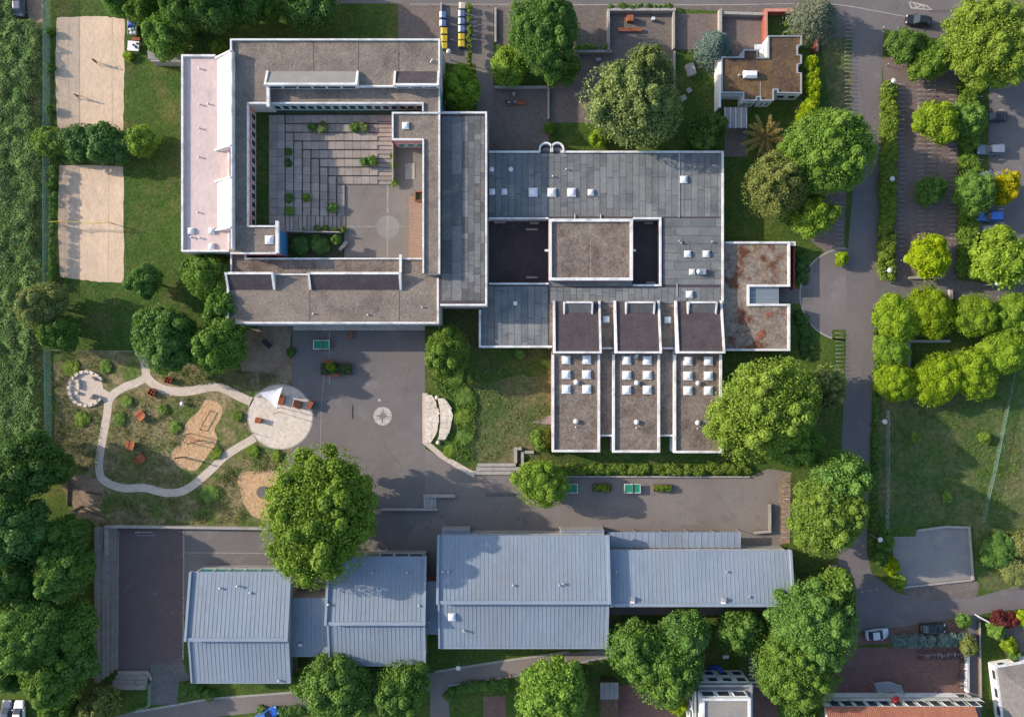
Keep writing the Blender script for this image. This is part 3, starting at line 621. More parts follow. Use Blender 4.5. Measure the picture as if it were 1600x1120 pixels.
for cx in (853, 870.5):      # two little round turrets on the north edge
    c = W(cx, 234, HF); pts = [(c.x + 1.05 * math.cos(t), c.y + 1.05 * math.sin(t)) for t in np.linspace(0, math.pi, 13)]
    pts = [(pts[0][0], pts[0][1] - .5)] + pts + [(pts[-1][0], pts[-1][1] - .5)]
    strip(MB(), pts, .13, .13, 0, HF + .42).build('round_turret', m_white, B)
    MB().prism([(c.x + .9 * math.cos(t), c.y - .45 + .9 * math.sin(t) if math.sin(t) > 0 else c.y - .45) for t in np.linspace(0, math.pi, 13)], .1, HF - .1).build('turret_roof', m_felt2, B)
para(B, [(857, 341.5), (764, 341.5)], HF, .3, .3); para(B, [(989, 341.5), (1031.5, 341.5), (1031.5, 446), (989, 446)], HF, .3, .34); para(B, [(764, 443.5), (857, 443.5)], HF, .3, .3)
para(B, [(750, 484), (750, 541.5), (863, 541.5)], HF, .3, .36); parapet(B, rect(858, 343, 988, 438), HR, .38, .42)
MB().box((*W(923, 391, HR)[:2], HR + .006), (.08, 9.5, .02)).build('roof_joint', m_slab, B)
for x, y in ((1061, 290), (1058, 453)): MB().box((*W(x, y, HF)[:2], HF + .05), (.2, 10.8 if y < 400 else 2.4, .12)).build('roof_upstand', m_alu, B)
for x in (898, 938): MB().box((*W(x, 344 - 5, HF)[:2], HF + .2), (.09, .9, .12)).build('bracket', m_white, B)
for x, y in ((855, 391), (990, 391)): MB().box((*W(x, y, HR)[:2], HR - .3), (.8, .35, .3)).build('spout', m_white, B)
for x, y, s in ((769, 300, 1.0), (788, 300, 1.0), (833, 301, 1.5), (862, 301, 1.45), (893, 301, 1.45), (923, 301, 1.05), (1068, 281, 1.2), (1074, 397, 1.1), (1103, 397, 1.1), (1081, 425, .95), (1077, 460, 1.15), (805, 474, .7)): skylight(B, x, y, HF, s)
for x, y in ((768, 265), (798, 265)):
    c = W(x, y, HF); MB().lathe((c.x, c.y, HF), [(.42, 0), (.42, .16), (.36, .24), (.2, .3), (.05, .33)], 18).build('round_skylight', m_dome, B, True)
c = W(1095, 425, HF); k = MB().box((c.x, c.y, HF + .35), (1.4, .95, .7)).build('roof_fan', m_alu, B); MB().lathe((c.x - .55, c.y, HF + .7), [(.34, 0), (.36, .12), (.2, .25)], 14).build('fan_cap', m_dome, k, True)
for x, y in ((885, 265), (864, 276), (1064, 380), (1061, 377), (1112, 378), (1085, 262)): pipe(B, x, y, HF, .1, .3)
for x, y in ((947, 499), (1043, 500)): skylight(B, x, y, HF, 1.1)
# courtyard benches and lights inside the dark yard
for x0, x1, yt in ((865, 940, 0), (961.5, 1034, 1), (1058, 1133, 2)):
    # rising dark roof
    xa = G(x0, 5.2) * MPP; xb = G(x1, 5.2) * MPP; ya = W(0, 471, HF).y; yb = (560 - 552) * MPP * (ALT - 5.2) / ALT; f = .34
    hi_ = 5.1; lo_ = HF + .25
    def wedge(xl, xr, y0, y1, z0, za, zb): return MB().hexa([(xl, y1, z0), (xr, y1, z0), (xr, y0, z0), (xl, y0, z0)], [(xl, y1, zb), (xr, y1, zb), (xr, y0, za), (xl, y0, za)])
    wedge(xa + f, xb - f, ya, yb + f, HF - .1, lo_, hi_).build('sloping_roof', m_bitum, B)
    for q0, q1 in ((xa, xa + f), (xb - f, xb)): wedge(q0, q1, ya + .1, yb, .0, lo_ + .3, hi_ + .3).build('side_fin', m_white, B)
    MB().box(((xa + xb) / 2, yb + f / 2, hi_ / 2 + .13), (xb - xa - 2 * f - .004, f, hi_ + .26)).build('top_rail', m_white, B)
    rr = random.Random(yt); cl = MB()
    for i in range(14): cl.lathe((xa + .7 + i * (xb - xa - 1.4) / 13, yb + .75, hi_ - .14), [(.05, 0), (.05, .1)], 6)
    setp(cl.build('roof_fixings', m_slab, B), kind='stuff')
    shed(B, x0 + 15, x0 + 61, 491, 472, HF + .5, .85, m_felt2, .26)
    # gravel-roofed classroom to the south
    gx0, gx1 = (862.5, 937) if yt == 0 else ((957, 1030.5) if yt == 1 else (1052.5, 1127))
    pr = rect(gx0, 548, gx1, 705.5 + yt * .7); block(B, pr, HG, m_pink if yt == 0 else m_wwall, m_gravel2); 
    q = PW(pr, HG); ww = .34
    para(B, [(gx0 + 1.5, 554), (gx0 + 1.5, 704 + yt * .7), (gx1 - 1.5, 704 + yt * .7), (gx1 - 1.5, 554)], HG, .38, .38)
    for i, xx in enumerate((gx0 + 22, gx0 + 54)):
        for yy in (562, 585, 608): skylight(B, xx + .0, yy + yt, HG, 1.45)
    vent(B, gx0 + 37.5, 597 + yt * .8, HG); vent(B, gx0 + 37, 658 + yt, HG); pipe(B, gx0 + 37, 667 + yt, HG, .07, .2)
    a0, b0 = W(gx0 + 4, 705.5 + yt * .7, HG), W(gx1 - 4, 705.5 + yt * .7, HG); windows(B, (a0.x, a0.y), (b0.x, b0.y), .9, 2.6, 5, .2)
for x0, x1 in ((937, 957), (1030.5, 1052.5)):
    block(B, rect(x0 - 1, 546, x1 + 1, 681), 2.6, m_blue, m_gravel2); para(B, [(x0, 680), (x1, 680)], 2.6, .25, .3); para(B, [(x0 + 1, 544), (x1, 544)], 2.9, .2, .3)
c = W(993, 560, HG); k = MB().tube((c.x, c.y + .5, HG), (c.x, c.y + .5, HG + 1.5), .22, .2, 12).build('flue', m_alu, B); MB().box((c.x, c.y + .2, HG + .25), (.7, .5, .5)).build('flue_box', m_steel, B)
c = W(958, 615, HG); MB().tube((c.x, c.y, HG - .5), (c.x, c.y, HG + .5), .18, .18, 10).build('flue', m_white, B)
for x0, y0, x1, y1 in ((828, 347, 842, 350), (822, 357, 840, 360), (822, 432, 840, 435), (772, 346, 790, 349), (1007, 347, 1020, 350), (1010, 440, 1024, 443)):
    o = thing('courtyard_bench', f'grey slab bench, {"north" if y0 < 353 else ("second" if y0 < 400 else "south")} {"left" if x0 < 800 else ""} one in the dark yard {"left" if x0 < 900 else "right"} of the raised roof'.replace('  ', ' '), 'bench', W((x0 + x1) / 2, (y0 + y1) / 2))
    MB().prism(PW(rect(x0, y0, x1, y1), .45), .38, .45).build('seat', m_conc, o)
    for q in (x0 + 2.5, x1 - 2.5): c = W(q, (y0 + y1) / 2, .4); MB().box((c.x, c.y, .19), (.2, .25, .38)).build('support', m_conc, o)

# ---- entrance building with the notch
HL = 2.2
E = thing('entrance_building', 'mossy flat-roofed entrance block notched around a glazed canopy', 'building', W(1180, 460, 0))
block(E, [(1126, 378), (1234, 378), (1234, 448), (1167, 448), (1167, 475), (1234, 475), (1234, 548), (1126, 548)], HL, m_redwall, m_moss)
para(E, [(1133, 379.5), (1232, 379.5), (1232, 446.5), (1168.5, 446.5), (1168.5, 476.5), (1232, 476.5), (1232, 546.5), (1134, 546.5)], HL, .32, .36)
for pts, s in (([(1150, 487), (1158, 482), (1163, 490), (1155, 494)], 1), ([(1195, 490), (1205, 486), (1207, 495), (1198, 497)], 2), ([(1183, 520), (1193, 515), (1196, 525), (1186, 532), (1181, 528)], 3), ([(1163, 500), (1170, 497), (1171, 505)], 4)):
    pw = wob(pts, 4, 1.5, s); p = PW(pw, HL); MB().prism(p, HL + .01, HL + .06, bottom=False).build('red_sedum_patch', m_sedum, E)
for i in range(3):
    p = PW(rect(1170, 449.5 + i * 8.4, 1217, 457.3 + i * 8.4), 2.0); MB().prism(p, 1.95, 2.0).build('canopy_pane', m_glassr, E)
for i in range(4): p = PW(rect(1170, 448.4 + i * 8.4, 1217, 449.2 + i * 8.4), 2.06); MB().prism(p, 1.9, 2.06).build('canopy_bar', m_alu, E)
for y in (449, 473): c = W(1215, y, 2); MB().tube((c.x, c.y, 0), (c.x, c.y, 1.93), .06).build('canopy_post', m_alu, E)
strip(MB(), PW([(1234, 381), (1240, 381), (1240, 452)], 1.2), .1, .1, 0, 1.5).build('side_wall', m_redwall, E)
MB().box((*W(1238, 381, 2)[:2], 2.1), (1.0, .7, .2)).build('corner_slab', m_white, E)

# ---- caretaker house
HC = 3.1
Cc = thing('caretaker_house', 'angular house with orange-brown sedum roof near the street', 'house', W(1195, 115, 0))
cp = [(1200, 57), (1252, 57), (1252, 71), (1246, 72.5), (1246, 86), (1252, 87), (1252, 100), (1246, 101.5), (1246, 114), (1252, 115), (1252, 147), (1214.5, 146), (1214.5, 141), (1208.5, 141), (1208.5, 158), (1187.5, 158), (1187.5, 152.5), (1182, 152.5), (1182, 158), (1161, 158), (1161, 146), (1127, 146), (1127, 90), (1161, 90), (1161, 79), (1183, 79), (1183, 91), (1200, 91)]
block(Cc, cp, HC, m_wwall, m_sedum_shade); parapet(Cc, cp, HC, .22, .16, m_alu, drop=.2)
strip(MB(), PW([(1124.5, 60), (1124.5, 168)], 2.6), .22, .22, 0, 2.6).build('boundary_wall', m_wwall, Cc)
MB().box((*W(1188, 73.5, 2.6)[:2], 2.55), (1.9, .8, .15)).build('porch_roof', m_white, Cc); strip(MB(), PW([(1196.5, 63), (1196.5, 90)], 3), .25, .12, 0, 3.0).build('porch_wall', m_wwall, Cc)
c = W(1171, 118, HC); k = MB().box((c.x, c.y, HC + .25), (2.3, 1.15, .5)).build('roof_light', m_white, Cc)
MB().add([(c.x - 1.2, c.y - .62, HC + .5), (c.x + 1.15, c.y - .62, HC + .5), (c.x + 1.15, c.y + .62, HC + .5), (c.x - 1.2, c.y + .62, HC + .5), (c.x - .7, c.y - .3, HC + .85), (c.x + 1, c.y - .3, HC + .85), (c.x + 1, c.y + .4, HC + .85), (c.x - .7, c.y + .4, HC + .85)], [(4, 5, 6, 7), (0, 1, 5, 4), (1, 2, 6, 5), (2, 3, 7, 6), (3, 0, 4, 7)]).build('roof_light_dome', m_dome, k)
pipe(Cc, 1154, 119, HC, .14, .4); MB().box((*W(1188, 140, HC)[:2], HC + .02), (.12, 2.6, .03)).build('roof_joint', m_conc, Cc)
for a_, b_ in (((1163, 158), (1180, 158)), ((1189, 158), (1207, 158)), ((1216, 146.2), (1250, 147))):
    a0, b0 = W(*a_, HC), W(*b_, HC); windows(Cc, (a0.x, a0.y), (b0.x, b0.y), .9, 2.4, 2, .5)
for i in range(4): p = PW(rect(1133 + i * 8.5, 168, 1141 + i * 8.5, 200), 2.3); MB().prism(p, 2.2, 2.28).build('canopy_sheet', m_shedgrey, Cc)
for i in range(5): p = PW(rect(1132.3 + i * 8.5, 167.5, 1133.1 + i * 8.5, 200.5), 2.3); MB().prism(p, 2.15, 2.33).build('canopy_rafter', m_white, Cc)
for x, y in ((1133, 199), (1166, 199)): c = W(x, y, 2.2); MB().tube((c.x, c.y, 0), (c.x, c.y, 2.17), .06).build('canopy_post', m_timber, Cc)

# ---- zinc-roofed halls
def plane_roof(parent, gx0, gx1, gy0, z0, gy1, z1, name, seam=6.1, th=.18):
    x0, x1 = gx0 * MPP, gx1 * MPP; ya, yb = -gy0 * MPP, -gy1 * MPP
    r = MB().hexa([(x0, yb, z1 - th), (x1, yb, z1 - th), (x1, ya, z0 - th), (x0, ya, z0 - th)], [(x0, yb, z1), (x1, yb, z1), (x1, ya, z0), (x0, ya, z0)]).build(name, m_zinc, parent)
    mb = MB(); n = int((gx1 - gx0) / seam)
    for i in range(1, n):
        x = x0 + (x1 - x0) * i / n; t = .03
        mb.hexa([(x - t, yb + .05, z1 - .02), (x + t, yb + .05, z1 - .02), (x + t, ya - .05, z0 - .02), (x - t, ya - .05, z0 - .02)], [(x - t, yb + .05, z1 + .035), (x + t, yb + .05, z1 + .035), (x + t, ya - .05, z0 + .035), (x - t, ya - .05, z0 + .035)])
    setp(mb.build('standing_seams', m_zincd, r), kind='stuff'); return r
def hall(label, gx0, gx1, ye, he, yr, hr, ys, hs2, hs, wallm, nwin, wz, glass):
    gye, gyr, gys = (ye - 560) * (1 - he / ALT), (yr - 560) * (1 - hr / ALT), (ys - 560) * (1 - hs / ALT) if ys else None
    T = thing('zinc_roofed_hall', label, 'building', ((gx0 + gx1) / 2 * MPP, -(gye + gyr) / 2 * MPP, 0))
    x0, x1 = gx0 * MPP, gx1 * MPP; i = .25
    yA, yB = -gye * MPP - .3, -gyr * MPP + .12
    MB().hexa([(x0 + i, yB, 0), (x1 - i, yB, 0), (x1 - i, yA, 0), (x0 + i, yA, 0)], [(x0 + i, yB, hr - .2), (x1 - i, yB, hr - .2), (x1 - i, yA, he - .2), (x0 + i, yA, he - .2)]).build('wall', wallm, T)
    plane_roof(T, gx0, gx1, gye, he, gyr, hr, 'roof')
    MB().box(((x0 + x1) / 2, -gyr * MPP + .14, hr + .07), (x1 - x0 + .1, .55, .2)).build('ridge_cap', m_zincd, T)
    for xx in (x0 - .02, x1 + .02):
        MB().hexa([(xx - .2, yB - .2, hr - .5), (xx + .2, yB - .2, hr - .5), (xx + .2, yA + .35, he - .5), (xx - .2, yA + .35, he - .5)], [(xx - .2, yB - .2, hr + .36), (xx + .2, yB - .2, hr + .36), (xx + .2, yA + .35, he + .36), (xx - .2, yA + .35, he + .36)]).build('verge', m_zincd, T)
    if ys:
        yC = -gys * MPP
        MB().hexa([(x0 + i, yC + .3, 0), (x1 - i, yC + .3, 0), (x1 - i, yB - .01, 0), (x0 + i, yB - .01, 0)], [(x0 + i, yC + .3, hs - .2), (x1 - i, yC + .3, hs - .2), (x1 - i, yB - .01, hs2 - .2), (x0 + i, yB - .01, hs2 - .2)]).build('wall', wallm, T)
        plane_roof(T, gx0 + 1, gx1 - 1, gyr, hs2, gys, hs, 'lower_roof')
        for xx in (x0 + .08, x1 - .08):
            MB().hexa([(xx - .15, yC, hs - .4), (xx + .15, yC, hs - .4), (xx + .15, yB, hs2 - .4), (xx - .15, yB, hs2 - .4)], [(xx - .15, yC, hs + .22), (xx + .15, yC, hs + .22), (xx + .15, yB, hs2 + .22), (xx - .15, yB, hs2 + .22)]).build('verge', m_zincd, T)
        MB().box(((x0 + x1) / 2, yC - .07, hs - .06), (x1 - x0 - .5, .14, .14)).build('gutter', m_zincd, T)
    if nwin: windows(T, (x1 - .5, yA), (x0 + .6, yA), wz[0], wz[1], nwin, .12, glass)
    return T
m_hallw = pm('hall_cladding', (.30, .285, .27), (.26, .245, .235), s=.5, fine=5, fv=.1)
HA = hall('westernmost zinc-roofed hall beside the dark sports court', -482, -333, 893, 5.0, 1000, 7.0, 1066, 6.1, 4.8, m_hallw, 6, (2.2, 4.6), m_glasst)
HB = hall('zinc-roofed hall half shaded by the great round yard tree', -275, -130, 869, 5.0, 975, 7.0, 1039, 6.1, 4.8, m_hallw, 6, (2.2, 4.6), m_glass)
HCc = hall('widest zinc-roofed hall with a white skylight, in the middle of the row', -110, 144, 836, 5.0, 942, 7.0, 1012, 6.1, 4.8, m_hallw, 10, (3.3, 4.6), m_glass)
HD = hall('long narrow zinc-roofed hall at the right end of the row', 148, 420, 859, 4.3, 946, 5.8, None, 0, 0, m_hallw, 10, (3.0, 4.0), m_glass)
def link(parent, x0, y0, x1, y1, h, wallm):
    p = PW(rect(x0, y0, x1, y1), h); MB().prism(p, 0, h - .16, top=False).build('link_wall', wallm, parent)
    plane_roof(parent, G(x0, h), G(x1, h), (y0 - 560) * (1 - h / ALT), h, (y1 - 560) * (1 - h / ALT), h - .05, 'link_roof')
link(HA, 446, 934, 520, 1026, 4.0, m_hallw); link(HB, 655, 908, 690, 991, 4.0, m_redwall)
link(HCc, 690, 828, 734, 842, 3.0, m_hallw); link(HCc, 876, 828, 944, 842, 3.0, m_hallw)
for T, x, y, z in ((HA, 372, 915, 5.6), (HA, 345, 918, 5.5), (HB, 582, 893, 5.4), (HB, 637, 893, 5.4), (HB, 514, 943, 6.4), (HB, 655, 945, 6.4), (HCc, 802, 913, 6.4), (HCc, 880, 911, 6.4), (HCc, 874, 913, 6.4), (HCc, 692, 892, 6.0), (HCc, 701, 892, 6.0), (HCc, 725, 984, 5.4), (HCc, 726, 985, 5.4), (HD, 1135, 892, 4.8), (HD, 1170, 931, 5.4), (HD, 1222, 932, 5.4), (HD, 962, 892, 4.9), (HA, 437, 1062, 4.8), (HB, 671 - 1, 970, 4.0), (HA, 392, 925, 5.5)): pipe(T, x, y, z - .05, .12, .4)
for x, y in ((989, 934), (1131, 935)):
    c = W(x, y, 5.5); k = MB().box((c.x, c.y, 5.7), (.5, .5, .9)).build('roof_fan', m_alu, HD); MB().box((c.x - .15, c.y - .55, 5.75), (.7, .3, .6)).build('fan_head', m_white, k)
skylight(HCc, 706, 963, 5.75, 1.25); c = W(470, 1006, 4); MB().box((c.x, c.y, 4.2), (.7, .5, .4)).build('roof_hatch', m_alu, HA)
# bicycle shelter roof in front of the long hall
CS = thing('bicycle_shelter', 'long ribbed translucent-grey shelter roof in front of the long narrow hall', 'shelter', W(1050, 842, 0))
for i in range(20):
    x0 = 951 + i * 10.3; p = offs(ccw([(q.x, q.y) for q in PW(rect(x0, 831, x0 + 10.3, 856), 2.6)]), .02)
    MB().prism(p, 2.5, 2.56).build('roof_sheet', m_zinc, CS)
for i in range(21):
    c = W(951 + i * 10.3, 843.5, 2.6); MB().box((c.x, c.y, 2.52), (.07, 2.8, .16)).build('rafter', m_zincd, CS)
for i in range(0, 21, 4):
    c = W(951 + i * 10.3, 832, 2.5); MB().tube((c.x, c.y, 0), (c.x, c.y, 2.44), .05).build('post', m_steel, CS)
MB().box((*W(1054, 856.6, 2.5)[:2], 1.2), (22, .08, 2.4)).build('back_panel', m_conc, CS)

# ---- houses along the lower edge
def house_flat():
    T = thing('white_house', 'white house with grey flat roof and roof terrace at the lower edge', 'house', W(1125, 1120, 0)); h = 8.5
    P = rect(1084, 1068, 1174, 1190); block(T, P, 5.6, m_wwall, m_shedgrey); parapet(T, P, 5.6, .5, .3, m_alu)
    P2 = rect(1097, 1090, 1172, 1190); block(T, P2, h, m_wwall, m_gravelp); parapet(T, P2, h, .25, .35, m_white)
    a0, b0 = W(1172, 1090, h), W(1097, 1090, h); windows(T, (a0.x, a0.y), (b0.x, b0.y), 6.1, 8.0, 3, .5)
    a0, b0 = W(1174, 1068, 5.6), W(1084, 1068, 5.6); windows(T, (a0.x, a0.y), (b0.x, b0.y), 3.2, 4.8, 4, .8); windows(T, (a0.x, a0.y), (b0.x, b0.y), .7, 2.3, 4, .8)
    a0, b0 = W(1084, 1068, 5.6), W(1084, 1190, 5.6); windows(T, (a0.x, a0.y), (b0.x, b0.y), 3.2, 4.8, 3, 1.5)
    MB().box((*W(1087, 1075, 6.2)[:2], 6.0), (.9, .7, .7)).build('terrace_box', m_dark, T)
house_flat()
def terrace_row():
    T = thing('terraced_house_row', 'red-tiled terraced house row with balconies behind the red brick yard', 'house', W(1400, 1130, 0))
    h = 6.2
    x0, x1 = G(1290, h) * MPP, G(1524, h) * MPP; ye = -(1104 - 560) * MPP * (ALT - h) / ALT; yr = ye - 5.5; yb = yr - 5.5
    MB().hexa([(x0 + .2, yb, 0), (x1 - .2, yb, 0), (x1 - .2, ye - .4, 0), (x0 + .2, ye - .4, 0)], [(x0 + .2, yb, h - .2), (x1 - .2, yb, h - .2), (x1 - .2, ye - .4, h - .2), (x0 + .2, ye - .4, h - .2)]).build('wall', m_wwall, T)
    for s, (ya, yb_) in enumerate(((ye, yr), (yb, yr))):
        mb = [(x0, ya, h - .05), (x1, ya, h - .05), (x1, yb_, h + 3.6), (x0, yb_, h + 3.6)]
        r = MB().add([*mb, *[(p[0], p[1], p[2] - .15) for p in mb]], [(0, 1, 2, 3), (7, 6, 5, 4), (0, 4, 5, 1), (1, 5, 6, 2), (2, 6, 7, 3), (3, 7, 4, 0)]).build('roof', m_tile, T)
        if s == 0:
            t = MB(); n = 78
            for i in range(n):
                x = x0 + (i + .5) * (x1 - x0) / n
                t.hexa([(x - .06, yr + .02, h + 3.58), (x + .06, yr + .02, h + 3.58), (x + .06, ya + .02, h - .08), (x - .06, ya + .02, h - .08)], [(x - .05, yr + .02, h + 3.66), (x + .05, yr + .02, h + 3.66), (x + .05, ya + .02, h + .02), (x - .05, ya + .02, h + .02)])
            setp(t.build('roof_tiles', m_tile, r), kind='stuff')
    # balcony level seen in front of the eaves
    hb = 3.0; xa, xb = G(1252, hb) * MPP, G(1530, hb) * MPP; yf = -(1090 - 560) * MPP * (ALT - hb) / ALT
    MB().hexa([(xa, ye - .5, 2.7), (xb, ye - .5, 2.7), (xb, yf, 2.7), (xa, yf, 2.7)], [(xa, ye - .5, hb), (xb, ye - .5, hb), (xb, yf, hb), (xa, yf, hb)]).build('balcony_floor', m_conc, T)
    MB().hexa([(xa + .3, ye - .5, 0), (xb - .3, ye - .5, 0), (xb - .3, yf - .5, 0), (xa + .3, yf - .5, 0)], [(xa + .3, ye - .5, 2.69), (xb - .3, ye - .5, 2.69), (xb - .3, yf - .5, 2.69), (xa + .3, yf - .5, 2.69)]).build('ground_floor_wall', m_wwall, T)
    n = 6
    for i in range(n + 1):
        x = xa + .1 + (xb - xa - .2) * i / n; MB().box((x, (yf + ye) / 2, hb + .75), (.12, yf - ye, 1.5)).build('balcony_divider', m_timber if i % 2 else m_wwall, T)
    for i in range(n): 
        x = xa + (xb - xa) * (i + .5) / n; MB().box((x, yf - .05, hb + .45), ((xb - xa) / n - .25, .06, .9)).build('balcony_rail', m_white, T)
    windows(T, (xb - .6, ye - .4), (xa + 4, ye - .4), hb + .1, hb + 2.2, 12, .5)
    windows(T, (xb - .6, yf - .5), (xa + .6, yf - .5), .3, 2.3, 12, .6)
    # glazed stair with curved roof rails
    for i in range(6):
        pa = W(1366 + i * 8.5, 1068 - 3.2 * math.sin(i / 5 * math.pi) + 3 * (i > 3), 2.4); pb = W(1372 + i * 8.5, 1082 - 3.2 * math.sin(i / 5 * math.pi) + 2 * (i > 3), 2.4)
        if i: 
            MB().tube(la, pa, .06).build('stair_rail', m_steel, T); MB().tube(lb, pb, .06).build('stair_rail', m_steel, T)
            MB().add([la - Vector((0, 0, .1)), pa - Vector((0, 0, .1)), pb - Vector((0, 0, .1)), lb - Vector((0, 0, .1)), la - Vector((0, 0, .14)), pa - Vector((0, 0, .14)), pb - Vector((0, 0, .14)), lb - Vector((0, 0, .14))], [(0, 1, 2, 3), (7, 6, 5, 4), (0, 4, 5, 1), (2, 6, 7, 3), (1, 5, 6, 2), (3, 7, 4, 0)]).build('stair_roof_pane', m_glassr, T)
        la, lb = pa, pb
    for x, y in ((1366, 1068), (1372, 1082), (1408, 1074), (1414, 1086)): c = W(x, y, 2.3); MB().tube((c.x, c.y, 0), (c.x, c.y, 2.35), .05).build('stair_post', m_steel, T)
terrace_row()
um = thing('sun_umbrella', 'red parasol on the terraced row balcony', 'umbrella', W(1401, 1093, 3.0))
c = W(1401, 1093, 4.8); MB().lathe((c.x, c.y, 4.6), [(.65, 0), (.35, .18), (.04, .32)], 8).build('canopy', plain('red_cloth', (.38, .03, .035), .8), um); MB().tube((c.x, c.y, 3.0), (c.x, c.y, 4.7), .03).build('pole', m_alu, um)
def hip_house():
    T = thing('hip_roofed_house', 'house with grey-brown hipped tile roof and white eaves at the lower right corner', 'house', W(1600, 1090, 0)); h = 2.7
    pts = [W(1554, 1040, h), W(1660, 1022, h), W(1680, 1140, h), W(1570, 1165, h)]
    MB().prism(offs(ccw([(p.x, p.y) for p in pts]), .5), 0, h - .1).build('wall', m_wwall, T)
    ring(MB(), [(p.x, p.y) for p in pts], .5, h - .12, h + .06, 0).build('eaves_gutter', m_white, T)
    q = offs(ccw([(p.x, p.y) for p in pts]), .35); c1_ = W(1600, 1082, h + 2.6); c2_ = W(1630, 1100, h + 2.6)
    cc = [Vector((p.x, p.y, h + .05)) for p in q]; ap = Vector((sum(p.x for p in q) / 4, sum(p.y for p in q) / 4, h + 2.7))
    for i in range(4):
        a_, b_ = cc[i], cc[(i + 1) % 4]; rf = MB().add([a_, b_, ap, a_ - Vector((0, 0, .1)), b_ - Vector((0, 0, .1)), ap - Vector((0, 0, .1))], [(0, 1, 2), (5, 4, 3), (0, 3, 4, 1), (1, 4, 5, 2), (2, 5, 3, 0)]).build('roof_slope', m_slate, T)
    for i in range(4):
        a_ = pts[i]; b_ = pts[(i + 1) % 4]
    qq = offs(ccw([(p.x, p.y) for p in pts]), .5)
    for i in range(4): windows(T, qq[i], qq[(i + 1) % 4], .9, 2.2, 4, 1.4)
hip_house()
gs = thing('garden_shed', 'small garden shed with pale corrugated roof beside the round lower-edge tree', 'shed', W(952, 1085, 0))
MB().prism(PW(rect(939, 1068, 966, 1130), 2.2), 0, 2.1).build('wall', m_timber, gs)
for i in range(4): MB().prism(PW(rect(938 + i * 7.2, 1066, 944.8 + i * 7.2, 1092), 2.25), 2.13, 2.25).build('roof_sheet', m_shedgrey, gs)
gv = thing('garden_wall_shed', 'low grey lean-to between the dark trees and the sand court', 'shed', W(255, 95, 0))
MB().prism(PW([(231, 80), (278, 86), (284, 97), (236, 96)], 2.0), 0, 2.0).build('wall', m_conc, gv); MB().prism(PW([(230, 79), (279, 85), (285, 94), (232, 93)], 2.05), 2.02, 2.1).build('roof', m_shedgrey, gv)
# ------------------------------------------------------------------ vegetation
def quads_mesh(name, P, Nn, size, tone, rng, aspect=.62):
    n = len(P)
    t = rng.normal(size=(n, 3)); t -= Nn * np.sum(t * Nn, 1)[:, None]; t /= np.linalg.norm(t, axis=1)[:, None] + 1e-9
    b = np.cross(Nn, t); s = size[:, None]
    bend = Nn * s * .22
    V = np.stack([P - t * s - bend, P + b * s * aspect, P + t * s - bend, P - b * s * aspect], 1).reshape(-1, 3)
    me = bpy.data.meshes.new(name)
    me.vertices.add(4 * n); me.vertices.foreach_set('co', V.astype(np.float32).ravel())
    me.loops.add(4 * n); me.loops.foreach_set('vertex_index', np.arange(4 * n, dtype=np.int32))
    me.polygons.add(n); me.polygons.foreach_set('loop_start', np.arange(0, 4 * n, 4, dtype=np.int32))
    at = me.attributes.new('tone', 'FLOAT', 'FACE'); at.data.foreach_set('value', np.clip(tone, 0, 1).astype(np.float32))
    me.update(calc_edges=True); return me
def unit(v): return v / (np.linalg.norm(v, axis=-1, keepdims=True) + 1e-9)
def lobe_leaves(C, Rr, n, leaf, rng, up=-.35, stretch=None, jit=.55, cull=.72, ltone=None):
    w_ = Rr ** 2; idx = rng.choice(len(C), size=n, p=w_ / w_.sum())
    d = unit(rng.normal(size=(n, 3))); d[:, 2] = np.where(d[:, 2] < up, -d[:, 2], d[:, 2])
    st = np.ones((len(C), 3)) if stretch is None else stretch
    P = C[idx] + d * st[idx] * Rr[idx][:, None] * rng.uniform(.72, 1.08, n)[:, None]
    Nn = unit(d / st[idx] + rng.normal(size=(n, 3)) * jit + np.array([0, 0, .25]))
    if cull:
        keep = np.ones(n, bool)
        for c, r, s in zip(C, Rr, st): keep &= np.linalg.norm((P - c) / s, axis=1) > r * cull
        P, Nn, idx, d = P[keep], Nn[keep], idx[keep], d[keep]
    lt = rng.uniform(0, 1, len(C)) if ltone is None else ltone
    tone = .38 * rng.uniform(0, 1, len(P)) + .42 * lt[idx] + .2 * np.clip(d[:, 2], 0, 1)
    return P, Nn, rng.uniform(.6, 1.35, len(P)) * leaf, tone
